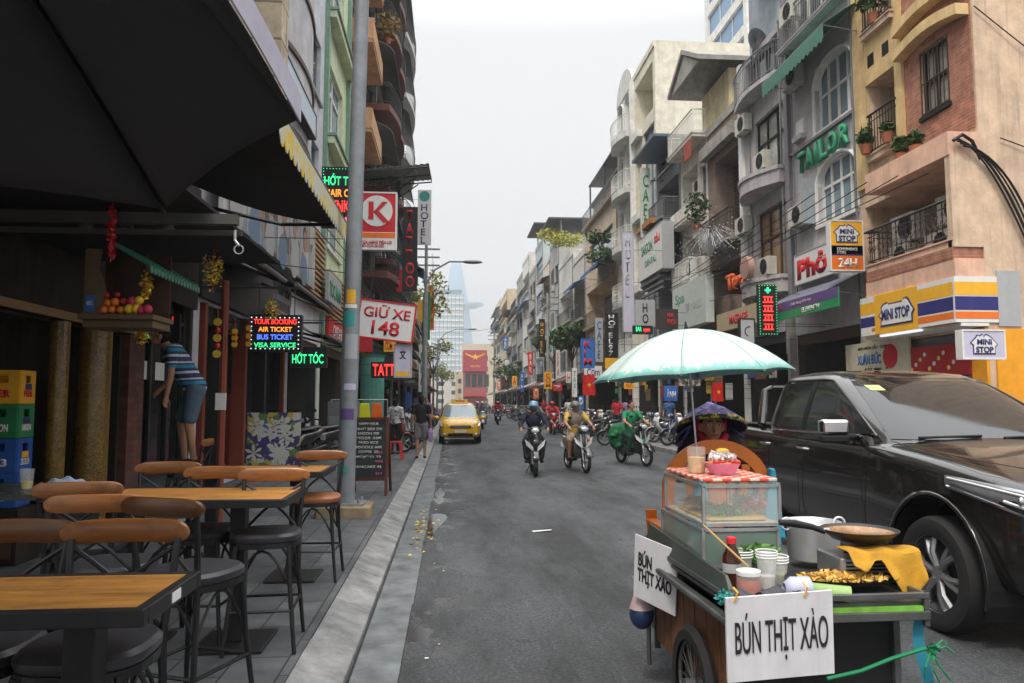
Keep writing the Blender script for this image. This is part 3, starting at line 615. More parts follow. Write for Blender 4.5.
# R8 ornate white house
g8=wall('ornate_white_render',(.60,.60,.58),.3)
H=House(1,39.62,43.6,19.2,g8,'ornate white house with rounded gable and stuccoed balconies on every storey')
for k in range(5):
    z=3.9+3.15*k; H.window(40.1,41.4,z+.5,z+2.5,2,1,M_white,M_glass,arch=.4); H.window(42,43.2,z+.5,z+2.5,2,1,M_white,M_glass,arch=.4); H.balcony(39.8,43.4,z+.1,.4,'ornate',rmat=M_white,curve=.35,th=.35)
b=B(); n=12; A,C_=H.uu(39.7,43.5); b.prism([(A,19.2)]+[((A+C_)/2-(C_-A)/2*math.cos(PI*k/n),19.2+1.5*math.sin(PI*k/n)) for k in range(n+1)]+[(C_,19.2)],-.3,.05); b.link('gable',g8,H.t)
H.clutter(39.8,43.4,95); H.shop(39.8,43.4,3.6,2.5); H.finish(0)
# R9 .. onward
H=House(1,43.62,54.4,14.4,wall('peach_render',(.52,.42,.32),.5),'peach house with steel and glass penthouse frame on its roof')
facade_auto(H,3,seed=5); H.shop(43.9,54,3.6,2.5); H.awning(44,50,10.7,1.2,.7,pal('awning_blue_stripe',(.02,.14,.38),.6))
b=B()
for x in (.3,5.2,10.4):
    for y in (-.3,-3): b.box(x-.05,x+.05,y-.05,y+.05,14.2,17.6)
for z in (15.9,17.5): b.box(.2,10.5,-3.1,-.2,z,z+.1)
for x in (.3,10.4): b.box(x-.03,x+.03,-3,-.3,15.1,15.15)
b.link('penthouse_frame',M_dark,H.t); B().box(.4,10.3,-2.9,-.5,14.21,15.9).link('penthouse',pal('penthouse_glass',(.16,.19,.18),.3),H.t); H.balcony(43.7,54.3,14.3,.3,'bars',rmat=M_grey)
H.finish(0)
cols=[('off_white_render',(.56,.55,.52)),('grey_render',(.36,.36,.36)),('beige_render',(.5,.44,.34)),('pale_blue_grey_render',(.42,.46,.48)),('dirty_white_render',(.5,.48,.44)),('sand_render',(.48,.40,.29)),('stone_grey_render',(.30,.29,.27)),('pale_green_render',(.42,.47,.4))]
spec=[(54.42,60,12.6,4,'low white house with metal sheet roof behind the climbing plants'),(60.02,68,13.6,0,'plain white house just beyond the climbing plants'),
(68.02,74,16.6,1,'grey house with flat canopy roof and open top terrace'),(74.02,80,15.8,4,'stained house beside the grey canopy-roofed one'),(80.02,87,19.0,3,'blue-grey house near the yellow vertical sign'),(87.02,94,17.2,6,'lower grey house beyond the yellow vertical sign'),
(94.02,103,20.2,0,'tall off-white house in the far right row'),(103.02,112,19.2,6,'stone grey house crowded with balconies in mid distance'),(112.02,121,17.,4,'dirty white house before the dark canopy roof'),(121.02,131,14.5,6,'dark weathered house under a broad black roof canopy'),
(131.02,150,21.0,5,'sandy slab-sided building with flat top near the street end'),(150.02,172,22,0,'farthest off-white building of the right row')]
for i,(a,b_,h,c,lab) in enumerate(spec):
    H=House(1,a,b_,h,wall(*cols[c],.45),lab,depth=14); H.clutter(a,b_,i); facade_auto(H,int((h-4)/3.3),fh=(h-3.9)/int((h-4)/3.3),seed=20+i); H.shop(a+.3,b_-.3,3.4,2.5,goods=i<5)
    if i in (2,4,9): 
        H.box('roof_canopy',a-.2,b_+.2,-5,1.0,h+1.9,h+2.05,pal('canopy_dark',(.07,.075,.08),.6)); 
        for q in (a+.2,b_-.2,(a+b_)/2): H.box('canopy_post',q-.06,q+.06,-.3,-.18,h+.01,h+1.9,M_grey)
    if i in (1,4,7): H.awning(a+.3,b_-.3,3.9,2.,.8,M_steel,.1)
    else: H.awning(a+.3,b_-.3,3.8,1.6,.6,pal('awning_dusty_'+['red','grey','brown'][i%3],[(.2,.075,.065),(.2,.2,.2),(.16,.1,.07)][i%3],.8),.2)
    H.finish(.5)
# ---------------------------------------------------------------- left row (side = -1)
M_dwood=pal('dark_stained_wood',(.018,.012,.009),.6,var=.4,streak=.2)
M_gold=spotmat('gold_mosaic',(.20,.11,.02),[(.09,.05,.01),(.30,.2,.04),(.04,.02,.01),(.22,.13,.03)],44,.35,.28)
M_brick=brickmat('dark_red_brick',(.22,.06,.035),(.12,.04,.03),(.08,.07,.065),1,.24,.075)
M_brick_s=brickmat('dark_red_brick_side',(.28,.085,.05),(.18,.06,.045),(.13,.12,.11),1,.24,.075,(R(90),0,R(90)))
M_plas=wall('brown_old_plaster',(.09,.045,.028),.6,.35)
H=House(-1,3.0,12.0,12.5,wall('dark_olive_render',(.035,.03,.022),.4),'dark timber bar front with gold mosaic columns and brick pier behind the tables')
H.opening(3.4,8.0,.15,2.4,1.3); H.opening(8.15,9.45,.15,2.4,1.2)
H.box('plaster_wall',3.42,7.98,-1.29,-1.27,.16,2.39,M_plas); H.box('plaster_wall',8.17,9.43,-1.19,-1.17,.16,2.39,M_plas)
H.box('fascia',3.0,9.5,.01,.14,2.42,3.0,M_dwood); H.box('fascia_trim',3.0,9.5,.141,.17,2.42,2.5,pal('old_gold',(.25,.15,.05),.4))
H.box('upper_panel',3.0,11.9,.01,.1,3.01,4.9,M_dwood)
b=B().lathe([(.17,.15),(.17,2.4)],(H.u(8.55),.12,0),20); b.link('mosaic_column',M_gold,H.t,smooth=True)
b=B().lathe([(.09,.15),(.09,2.4)],(H.u(7.85),.1,0),14); b.link('mosaic_column',M_gold,H.t,smooth=True)
b=B().lathe([(.3,.15),(.34,.45),(.3,.5)],(H.u(5.6),.05,0),20); b.link('column_base',M_gold,H.t,smooth=True)
H.box('brick_pier',9.5,9.95,.003,.1,.55,4.4,M_brick); H.box('pier_plinth',9.45,12,.003,.13,.15,.549,pal('slate_plinth',(.05,.055,.06),.6))
M_tea=pal('door_glass_dark',(.012,.014,.015),.05,var=.2)
H.window(10.0,11.9,.56,3.2,3,1,M_dark,M_tea,sill=False,dp=.15,transom=.84,fw=.06)
B().box(H.u(10.45)-.18,H.u(10.45)+.18,-.125,-.12,1.9,2.15).link('notice',M_white,H.t); B().box(H.u(11.1)-.2,H.u(11.1)+.2,-.125,-.12,1.9,2.15).link('notice',M_white,H.t)
# graffiti on the plaster
g=B()
for cx,cz,r in ((7.2,1.55,.22),(6.9,1.25,.28),(7.35,1.15,.15),(8.7,1.25,.2),(8.8,1.55,.14)):
    g.torus((H.u(cx),-1.262 if cx<8 else -1.162,cz),r,.035,18,4,'y')
g.link('graffiti',pal('spray_paint_black',(.01,.01,.012),.6),H.t)
H.opening(4,5.6,5.4,7.4,.2); H.finish(.4)
# L1 curved stone-clad bay
stone=brickmat('beige_stone_blocks',(.52,.42,.30),(.46,.37,.27),(.2,.16,.12),1,.9,.62,(R(90),0,0),.02)
clad=wall('lavender_grey_cladding',(.46,.45,.47),.25)
H=House(-1,12.02,18.6,21,clad,'building with bowed lavender grey bay and beige stone block flank over the barber shop')
def bay(u,d0=.0): # plan curve
    W=H.W; return .05+.95*math.sin(PI*min(1,max(0,u/W)))**.6
b=B(); n=20
for z0,z1 in ((6.9,8.3),(8.42,9.8),(9.92,12.4),(12.55,15),(15.15,21)):
    ring=[(H.W*k/n,bay(H.W*k/n)) for k in range(n+1)]
    b.loft([[(x,y,z) for x,y in ring]+[(H.W,.0,z),(0,.0,z)] for z in (z0,z1)])
b.link('bay_cladding',clad,H.t)
b=B()
for z in (8.3,9.8,12.4,12.52,15,15.12):
    ring=[(H.W*k/n,bay(H.W*k/n)+.05) for k in range(n+1)]
    b.loft([[(x,y,q) for x,y in ring]+[(H.W,.0,q),(0,.0,q)] for q in (z+.002,z+.1)])
b.link('bay_ribs',M_brown,H.t)
H.box('stone_flank',11.95,12.45,.3,1.25,6.2,20,stone)
H.box('shop_fascia',12.03,18.5,.004,.12,3.25,4.55,M_dark)
H.shop(12.3,18.3,3.2,1.8,mat=pal('barber_interior',(.06,.075,.07),.6))
for k,Y in enumerate((12.5,13.35,14.95,16.5,18.3)): H.box('shop_post',Y-.07,Y+.07,-.2,.05,.15,3.2,M_dark if k%2 else pal('red_lacquer_post',(.22,.05,.03),.5))
M_post=spotmat('faded_posters',(.34,.34,.30),[(.2,.25,.22),(.4,.38,.33),(.12,.12,.12),(.3,.2,.14)],3,.3,.5)
for Y in (12.9,13.7,14.4): 
    H.box('shop_window',Y-.32,Y+.32,-.3,-.27,.35,2.7,pal('green_tinted_glass',(.06,.085,.08),.12)); H.box('wall_poster',Y-.2,Y+.2,-.262,-.25,1.5,2.3,M_post)
H.finish(.2)
# L1b pale plain house
H=House(-1,18.62,23.2,19,wall('pale_lilac_render',(.52,.53,.57),.3),'plain pale lilac house with climbing weeds between the curved bay and the green house')
H.window(19.2,22.6,7.4,9.2,4,1,M_grey,M_glass2); H.window(19.2,22.6,10.6,12.4,4,1,M_grey,M_glass2)
H.shop(18.9,23,3.3,2.2); 
for k in range(14): H.box('louvre_slat',19.4,22.9,.02+.0,.22,4.3+.16*k,4.36+.16*k,pal('louvre_tan',(.42,.27,.15),.6))
H.finish(.2)
# L2 pale green house
gr=wall('pale_green_cream_render',(.55,.60,.42),.3); grt=pal('green_trim',(.20,.33,.25),.6,streak=.3)
H=House(-1,23.22,28.4,19.5,gr,'pale green house with cornices and tall white framed window')
for z in (10.3,14.4): H.window(24.0,27.2,z,z+2.4,2,1,M_white,M_glass2,fw=.1,transom=.72); H.box('cornice',23.3,28.3,.003,.35,z-.62,z-.4,gr); H.box('cornice_trim',23.25,28.35,.003,.42,z-.39,z-.3,grt)
H.window(24,27.2,6.6,8.8,2,1,M_white,M_glass2,fw=.1); H.box('edge_pilaster',28.1,28.38,.003,.14,3.6,19.5,grt); H.box('edge_pilaster',23.24,23.5,.003,.14,3.6,19.5,grt)
H.shop(23.5,28.2,3.4,2.2); 
for k in range(10): H.box('louvre_slat',24,28,.02,.2,4.3+.16*k,4.36+.16*k,pal('louvre_tan',(.42,.27,.15),.6))
H.finish(.4)
# L3 terracotta with balconies
tc_=wall('terracotta_render',(.50,.30,.18),.4)
redp=pal('oxblood_paint',(.17,.06,.045),.6,streak=.3)
H=House(-1,28.42,33.0,24,tc_,'terracotta house with planted balconies beside the street lamp pole')
for z in (5.0,8.6,12.2,15.8,19.4): H.window(29,32.4,z+.1,z+2.4,3,1,M_white,M_glass,sill=False); H.balcony(28.7,32.8,z,.9,'solid' if z>10 else 'bars',mat=tc_,rh=.8); 
for z in (6.6,13.8): H.ac(29.4,z)
H.clutter(28.7,32.8,7); H.shop(28.7,32.8,3.4,2.2,goods=True); H.finish(.3)
# hooded balcony blocks
dk=wall('dark_weathered_render',(.24,.23,.2),.45)
def hooded(a,b,h,lab,m,zs,pj,cap,und,seed):
    global H
    H=House(-1,a,b,h,m,lab); r=random.Random(seed)
    for z in zs:
        H.window(a+.5,b-.5,z+.15,z+2.4,3,1,M_dark,r.choice([M_glass,M_glass2]),sill=False)
        o=H.balcony(a+.2,b-.2,z,pj,'bars',mat=und,rmat=M_dark,curve=.35,th=.3)
        # rounded fabric hood over the balcony
        u0,u1=H.uu(a+.3,b-.3); c=B(); n=8
        c.loft([[(u,(pj+.2)*math.sin(PI/2*k/n),z+3.05-.75*(1-math.cos(PI/2*k/n))) for k in range(n+1)] for u in (u0,(u0+u1)/2,u1)],cap=False,closed=False)
        c.link('hood',cap,H.t,solid=.03,smooth=True)
        if r.random()<.5: H.ac(r.uniform(a+1,b-1),z+.3)
    H.pipe(a+.2,3,h); H.pipe(b-.2,3,h,r=.05)
    H.clutter(a,b,seed); H.shop(a+.3,b-.3,3.3,2.2); H.finish(.4)
capd=pal('hood_charcoal',(.09,.075,.06),.6); capg=pal('hood_grey',(.2,.2,.19),.6,streak=.3); capb=pal('hood_blue',(.02,.12,.28),.55)
hooded(33.02,38.5,27.5,'dark house with charcoal round hoods over oxblood balconies',dk,(7.4,11.2,15.,18.8,22.6),1.2,capg,redp,3)
hooded(38.52,44.5,29,'second dark house with round hoods, past the terracotta one',wall('grey_green_render',(.33,.35,.28),.4),(5.4,9.,12.6,16.2,19.8,23.4),1.0,capd,redp,4)
hooded(44.52,52.,31,'tall grey house with rounded balcony ends against the sky',wall('blue_grey_render',(.25,.27,.3),.3),(5.2,9,12.8,16.6,20.4,24.2),1.25,capg,wall('pale_soffit',(.5,.5,.48),.2),5)
lspec=[(52.02,60,13.5,2,'low beige house with rust awnings past the tall hooded houses'),(60.02,69,14.5,1,'grey house behind the yellow-green street tree'),(69.02,80,15.5,0,'off-white house behind the far street tree'),(80.02,94,14,5,'sand coloured house far along the left row'),(94.02,112,13,4,'dirty white house far along the left row'),(112.02,134,12,7,'pale green house at the far left end of the street'),(134.02,160,12,2,'farthest beige house of the left row')]
for i,(a,b_,h,c,lab) in enumerate(lspec):
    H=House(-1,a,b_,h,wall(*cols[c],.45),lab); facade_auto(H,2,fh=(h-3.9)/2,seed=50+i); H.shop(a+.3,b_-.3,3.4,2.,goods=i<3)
    H.awning(a+.2,b_-.2,3.9 if i else 4.4,2.2,.8,[pal('awning_rust',(.25,.12,.07),.7),pal('awning_dusty_brown',(.16,.1,.07),.8),pal('awning_sand',(.4,.3,.18),.8)][i%3],.2); H.finish(.4)
# corrugated translucent canopy high over the pavement
b=B(); 
for k in range(24):
    x0=-3.9+2.95*k/24; z=11.2+.35*(k/24); zz=.03*(k%2)
    b.hexa([(x0,31,z+zz-.9*0),(x0+.13,31,z+zz),(x0+.13,36.3,z+.9+zz),(x0,36.3,z+.9+zz),(x0,31,z+zz+.015),(x0+.13,31,z+zz+.015),(x0+.13,36.3,z+.915+zz),(x0,36.3,z+.915+zz)])
t=thing('sheet_canopy','large grey corrugated sheet canopy jutting over the street above the hotel sign','canopy',(-3.9,33.5,11)); 
def rel(b,t):
    b.v=[tuple(Vector(p)-t.location) for p in b.v]; return b
rel(b,t).link('roof_sheet',pal('sheet_roof_grey',(.26,.27,.25),.6,streak=.4),t)
f=B()
for y in (31,33.6,36.2): 
    zo=11.1+.9*(y-31)/5.3; f.tube([(-4,y,zo),(-.95,y,zo+.33)],.035,6); f.tube([(-4,y,zo-1.6),(-1.6,y,zo+.2)],.03,6)
for x,zq in ((-.97,.4),(-2.4,.2),(-3.7,.02)): f.tube([(x,31,11.08+zq-.0),(x,36.2,11.98+zq)],.03,6)
rel(f,t).link('frame',M_dark,t)
# ---- near awnings over the left pavement
def slope_awn(name,label,Y0,Y1,xf,zf,xb,zb,mat,valmat,vh,arm=True,scal=.18):
    t=thing(name,label,'awning',((xf+xb)/2,(Y0+Y1)/2,zb)); n=8
    b=B(); b.loft([[(xb+(xf-xb)*k/n,y,zb+(zf-zb)*(k/n)-.12*math.sin(PI*k/n)) for k in range(n+1)] for y in (Y0,(Y0+Y1)/2,Y1)],cap=False,closed=False)
    rel(b,t).link('fabric',mat,t,solid=.01,smooth=True)
    if vh:
        v=B(); k=int((Y1-Y0)/scal)
        for i in range(k):
            p=Y0+(Y1-Y0)*i/k; q=Y0+(Y1-Y0)*(i+1)/k
            v.prism([(p,zf-.01),(q,zf-.01),(q,zf-vh*.72),(p+.75*(q-p),zf-vh*.95),((p+q)/2,zf-vh),(p+.25*(q-p),zf-vh*.95),(p,zf-vh*.72)],xf+.02,xf+.028,'x')
        rel(v,t).link('valance',valmat,t)
    f=B(); f.tube([(xf,Y0,zf),(xf,Y1,zf)],.035,8)
    f.tube([(xb,Y0,zb),(xb,Y1,zb)],.05,8)
    rel(f,t).link('front_bar',pal('awning_bar_grey',(.12,.125,.13),.45,metal=.3),t)
    if arm:
        for y in (Y0+.25,Y1-.25):
            f=B(); f.tube([(xb,y,zb-.35),((xf+xb)/2+.2,y+.5,(zf+zb)/2-.25),(xf-.02,y,zf-.04)],.028,6); rel(f,t).link('folding_arm',M_dark,t)
    return t
M_canv=pal('canvas_black',(.018,.018,.02),.8,var=.25,scale=3,bump=.1); M_canvb=pal('canvas_brown_black',(.035,.03,.026),.85,var=.3)
val=spotmat('yellow_grey_valance_print',(.5,.48,.38),[(.62,.45,.06),(.5,.5,.45),(.6,.5,.15)],9,.45,.8)
slope_awn('fabric_awning','big dark awning with a yellow printed scalloped valance, above the street signs',6.45,10.8,-1.5,4.12,-3.85,4.75,M_canvb,val,.3)
slope_awn('fabric_awning','nearer black folding awning under the picture board, above the ticket sign',8.5,11.5,-2.5,3.42,-3.85,4.3,M_canv,M_canv,.0)
slope_awn('fabric_awning','farther black folding awning under the picture board, beside the lamp pole',12.3,15.8,-2.5,3.5,-3.85,4.35,M_canv,M_canv,.0)
slope_awn('fabric_awning','small olive awning over the haircut sign',16.2,19.5,-2.6,3.0,-3.85,3.6,pal('canvas_olive',(.10,.09,.05),.8),M_canv,.0)
slope_awn('fabric_awning','black awning behind the small white sign under the parking board',30,38,-1.5,3.7,-3.9,4.7,M_canv,M_canv,.25)
slope_awn('fabric_awning','rust coloured awning farther along the left shops',39,46,-1.7,4.6,-3.9,5.7,pal('awning_rust',(.25,.12,.07),.7),pal('awning_rust',(.25,.12,.07),.7),.2)
slope_awn('fabric_awning','blue rounded awning high on the left row',44,48,-1.6,9.4,-3.9,10.9,capb,capb,.7)
# canopy frame across the near shop
t=thing('canopy_frame','dark steel canopy frame crossing above the bar entrance','frame',(-2.9,6,3))
f=B(); f.box(-4,-1.68,5.96,6.04,2.99,3.07); f.box(-4,-1.68,6.1,6.14,2.93,2.97); rel(f,t).link('cross_bar',pal('bar_olive_grey',(.06,.06,.055),.5),t)
f=B(); f.box(-3.98,-1.9,2.2,8.4,3.12,3.15); rel(f,t).link('shade_ceiling_panel',M_canv,t)  # near part is an unseen extension, added to shade the bar front
f=B(); f.tube([(-1.7,6.0,2.95),(-1.7,6.0,2.87),(-1.66,5.98,2.82)],.012,6); f.torus((-1.66,5.97,2.79),.035,.006,12,5,'y'); rel(f,t).link('hook',M_steel,t)
f=B()
for k in range(3): f.lathe([(.02,0),(.06,-.1),(.065,-.13)],(-2.55+.32*k-.4,6.25,3.1),12)
rel(f,t).link('spot_lamps',M_steel,t)
# ---- the big dark parasol over the near tables
t=thing('parasol','huge charcoal parasol canopy overhead with a pale lilac edge band','parasol',(-1.55,1.2,.15))
E_=[(-1.13,3.02),(-.42,2.02),(-.47,.9),(-.62,-.3),(-1.7,-.8),(-2.7,-.2),(-3.0,1.2),(-2.3,2.6)]
zE=2.36; ap=Vector((-1.45,1.15,3.28)); b=B(); n=10
for i in range(8):
    P=Vector((*E_[i],zE)); Q=Vector((*E_[(i+1)%8],zE))
    rows=[]
    for k in range(n+1):
        s_=k/n; row=[]
        for j in range(9):
            q=j/8; e=P.lerp(Q,q); 
            if True: e=e+(ap-e)*(.035*math.sin(PI*q))*0; e.z+=.03*math.sin(PI*q)
            p=ap.lerp(e,s_); p.z+=.10*math.sin(PI*s_)-.05*math.sin(PI*q)*math.sin(PI*s_); row.append(tuple(p))
        rows.append(row)
    b.loft(rows,cap=False,closed=False)
o=rel(b,t).link('canopy',pal('parasol_charcoal',(.05,.05,.054),.9,var=.12,scale=2,bump=.15),t,solid=.006,smooth=True)
v=B()
for i in (1,2):
    P=Vector((*E_[i],zE-.003)); Q=Vector((*E_[(i+1)%8],zE-.003)); pts=[P.lerp(Q,j/8)+Vector((0,0,.03*math.sin(PI*j/8))) for j in range(9)]
    c=Vector((-1.55,1.1,0)); pts=[p+(p-Vector((c.x,c.y,p.z))).normalized()*.012 for p in pts]
    v.loft([[tuple(p+Vector((0,0,h))) for p in pts] for h in (.0,.075)],cap=False,closed=False)
rel(v,t).link('edge_band',pal('lilac_fabric',(.42,.40,.48),.8),t,solid=.004)
r_=B()
for i in (0,2,3,4,5,6,7):
    P=Vector((*E_[i],zE)); pts=[]
    for k in range(9): 
        s_=k/8; p=ap.lerp(P,s_); p.z+=.10*math.sin(PI*s_)-.018; pts.append(p)
    r_.tube(pts,.008,6)
rel(r_,t).link('rib',M_black,t,smooth=True)
f=B().tube([(-1.45,1.15,.1),(-1.45,1.15,3.27)],.028,10); rel(f,t).link('pole',M_dark,t)
f=B().box(-1.75,-1.15,.85,1.45,.152,.22); rel(f,t).link('base',M_conc,t)
# ---------------------------------------------------------------- signs
def P_(n,c,r=.5): return pal(n,c,r,var=.06,streak=.12)
s_white=P_('sign_white',(.70,.70,.68)); s_red=P_('sign_red',(.55,.02,.03)); s_navy=P_('sign_navy',(.03,.03,.16)); s_yel=P_('sign_yellow',(.80,.42,.03)); s_org=P_('sign_orange',(.75,.17,.02)); s_blk=P_('sign_black',(.015,.015,.018)); s_grn=P_('sign_green',(.02,.25,.10)); s_blu=P_('sign_blue',(.03,.14,.45)); s_lil=P_('sign_lilac_white',(.52,.50,.62)); s_gry=P_('sign_grey',(.38,.39,.4)); s_pur=P_('sign_purple',(.12,.07,.22)); s_ink=P_('sign_ink',(.02,.02,.025)); s_teal=P_('sign_teal',(.05,.3,.28))
e_red=pal('led_red',(1,.04,.03),emit=1.6); e_grn=pal('led_green',(.05,1,.35),emit=.9); e_org=pal('led_orange',(1,.35,.05),emit=1.1); e_blu=pal('led_blue',(.1,.2,1),emit=1.3); e_wht=pal('led_white',(.8,.85,.9),emit=.8); e_pnk=pal('led_pink',(1,.08,.25),emit=1.4)
def sign(name,label,loc,w,h,panel,lines=(),t=.1,rz=0,frame=None,bracket=None,tilt=0,cat='sign',group=None,dots=None,back=False):
    """loc = centre of the panel; faces -y when rz=0; lines: (txt,mat,x,z,w,h[,bold])"""
    T=thing(name,label,cat,loc,rz,group); T.rotation_euler=(0,tilt,rz)
    B().box(-w/2,w/2,-t/2,t/2,-h/2,h/2).link('panel',panel,T,bevel=.006)
    if frame:
        f=B(); q=.03
        for sgn in (-1,1):
            f.box(-w/2-q*.4,w/2+q*.4,-t/2-.012,t/2+.012,sgn*(h/2)-q/2,sgn*(h/2)+q/2); f.box(sgn*(w/2)-q/2,sgn*(w/2)+q/2,-t/2-.011,t/2+.011,-h/2+q/2,h/2-q/2)
        f.link('frame',frame,T)
    for L in lines:
        txt,m,x,z,tw,th=L[:6]; lettering(txt,m,T,x,-t/2-.006,z,tw,th,bold=L[6] if len(L)>6 else .02,vert=len(L)>7 and L[7])
        if back: lettering(txt,m,T,x,t/2+.006,z,tw,th,rot=(0,0,PI))
    if dots:
        d=B(); k=int(w/.075); 
        for i in range(k+1):
            for z in (-h/2+.03,h/2-.03): d.cb((-w/2+.03+(w-.06)*i/k,-t/2-.01,z),(.018,.01,.018))
        k=int(h/.075)
        for i in range(1,k):
            for x in (-w/2+.03,w/2-.03): d.cb((x,-t/2-.01,-h/2+.03+(h-.06)*i/k),(.018,.01,.018))
        d.link('bulb_border',dots,T)
    if bracket: # world x of the facade, arms run sideways
        f=B(); dx=(bracket-loc[0]); s_=1 if dx>0 else -1
        q=.015 if abs(dx)<1.6 else .007; zz=(-h*.32,h*.32)
        if abs(dx)>1.2 and loc[1]<15: f.box(-w*.35,-w*.35+.012,-.006,.006,h/2,h/2+.45); f.box(w*.35,w*.35+.012,-.006,.006,h/2,h/2+.45); zz=(h/2+.45,)
        if loc[1]>28: zz=(h*.32,)
        for z in zz: f.box(s_*(w/2-.02) if len(zz)>1 or loc[1]>28 else -s_*w*.4,dx,-q,q,z-q,z+q)
        f.link('bracket',M_dark,T)
    return T
def rect(T,x0,x1,z0,z1,m,t=.1,name='colour_band',e=.004):
    return B().box(x0,x1,-t/2-e,-t/2+.0,z0,z1).link(name,m,T)
def houselogo(T,x,z,w,h,t=.1,txt='MINI STOP',lines=1):
    o=[(-.5,-.02),(-.40,.16),(-.42,.30),(-.36,.42),(-.24,.47),(-.20,.40),(-.17,.40),(.2,.40),(.22,.48),(.30,.52),(.36,.42),(.42,.2),(.5,0),(.44,-.16),(.44,-.46),(-.44,-.46),(-.42,-.14)] if lines==1 else [(-.5,.08),(-.3,.34),(-.25,.46),(-.15,.42),(-.06,.5),(0,.36),(.06,.5),(.16,.46),(.28,.34),(.5,.0),(.4,-.1),(.4,-.46),(-.4,-.46),(-.4,-.02)]
    B().prism([(x+a*w,z+b*h) for a,b in o],-t/2-.010,-t/2-.0045,'y').link('emblem_outline',s_navy,T)
    B().prism([(x+a*w*.92,z+(b-.0)*h*.86) for a,b in o],-t/2-.016,-t/2-.0105,'y').link('emblem_field',s_white,T)
    if lines==1: lettering(txt,s_navy,T,x,-t/2-.022,z-.02*h,w*.76,h*.42,bold=.035)
    else: lettering('MINI',s_navy,T,x,-t/2-.022,z+.12*h,w*.52,h*.26,bold=.035); lettering('STOP',s_navy,T,x,-t/2-.022,z-.24*h,w*.62,h*.28,bold=.035)
# store fascia along X=9.4 (street face) and returning on the side wall
T=sign('store_fascia','long yellow, navy and orange fascia sign wrapping the corner of the convenience store',(9.4,14.75,3.5),3.16,.86,s_yel,(),t=.1,rz=-PI/2)
# local x runs towards the camera (-Y)
rect(T,-1.58,-1.02,-.43,.43,s_white); rect(T,-1.58,-1.02,.04,.30,s_yel,e=.006); rect(T,-1.58,-1.02,-.24,-.02,s_navy,e=.006); rect(T,-1.15,-1.02,-.36,-.28,s_org,e=.006)
rect(T,.52,1.58,-.43,.43,s_white); rect(T,.52,1.58,.08,.33,s_yel,e=.006); rect(T,.52,1.58,-.20,.055,s_navy,e=.006); rect(T,.52,1.58,-.36,-.23,s_org,e=.006)
houselogo(T,-.22,-.03,1.3,.56)
B().box(1.581,1.63,-.05,.8,-.43,.43).link('side_panel',s_white,T)
for z0,z1,m in ((.08,.33,s_yel),(-.20,.055,s_navy),(-.36,-.23,s_org)): B().box(1.6305,1.636,-.048,.80,z0,z1).link('colour_band',m,T)
B().box(1.58,1.636,.801,1.25,-.5,.55).link('grey_return',s_gry,T)
B().box(-1.58,1.63,.052,.6,-.5,-.44).link('soffit',s_white,T)
sg=B().box(-.9,.5,-.02,.04,-.49,-.445).link('tube_light',e_wht,T)
T=sign('projecting_sign','small lilac lightbox with house emblem hanging under the corner fascia',(9.35,12.5,2.6),.78,.5,s_lil,(),t=.16,rz=0,frame=s_white); houselogo(T,0,0,.52,.38,.16,lines=2); B().box(-.02,.02,.08,.7,.18,.22).link('bracket',M_dark,T)
T=sign('projecting_sign','square yellow, navy and orange 24 hour shop sign projecting beside the red lettered board',(9.27,16.75,5.25),.8,1.18,s_yel,(),t=.16,rz=0,frame=s_white)
rect(T,-.39,.39,-.2,.0,s_navy,.16); rect(T,-.39,.39,-.24,-.01,s_navy,.16); rect(T,-.39,.39,-.58,-.24,s_org,.16)
houselogo(T,0,.28,.66,.46,.16,lines=2); lettering('CONVENIENCE\nSTORE',s_white,T,0,-.092,-.125,.5,.15,bold=.02); lettering('24H',s_white,T,0,-.092,-.41,.46,.22,bold=.03); B().box(.4,.75,-.02,.02,.3,.34).link('bracket',M_dark,T)
# white board with blue lettering behind the truck
T=sign('shop_board','cream board with blue lettering and round red seal behind the pickup roof',(9.9,16.7,2.62),2.6,.75,pal('cream_sign',(.58,.54,.42),.6),(('BÁN MÓN LẨU · CƠM',s_ink,-.1,.26,1.2,.11),('XUÂN ĐỨC',s_blu,-.25,.0,1.0,.3,.04),('ĐẶT TIỆC · ĐT',s_ink,.1,-.26,1.1,.08)),t=.06,rz=-PI/2)
B().cyl((.62,-.04,0),.27,.02,24,'y').link('red_seal',s_red,T)
# tailor lettering: raised green letters standing off the facade
T=thing('lettering_sign','raised green capital letters spelling TAILOR between the arched windows','sign',(9.9,18.8,8.35),-PI/2)
for i,(c,x) in enumerate(zip('TAILOR',(-1.25,-.78,-.38,-.02,.45,1.05))):
    me=textmesh(c,None if c=='I' else .42,.58,bold=.04); me.materials.append(pal('tailor_green',(.02,.28,.13),.45)); o=bpy.data.objects.new('letter',me); COL.objects.link(o); o.parent=T; o.location=(x,0,0); m=o.modifiers.new('s','SOLIDIFY'); m.thickness=.09; m.offset=0
# red script board (partly hidden) on R2
sign('shop_board','white board with big red brush lettering under the lower arched window',(9.86,19.4,5.32),2.2,.85,s_white,(('Phở',s_red,-.1,0,1.7,.62,.06),),t=.08,rz=-PI/2,frame=s_gry)
T=sign('awning_banner','purple and green banner hung along the front of the dark awning by the tailor',(8.86,18.0,4.0),3.3,.46,s_grn,(('ĐIỆN THOẠI  VIETTEL' if False else 'ELEVENTH',s_white,.3,-.1,.9,.12,.02),),t=.03,rz=-PI/2); rect(T,-1.64,1.64,.0,.225,s_pur,.03); lettering('24',s_red,T,-1.4,-.03,.1,.2,.16); lettering('Cửa hàng tiện lợi',s_lil,T,-.2,-.03,.11,1.1,.1)
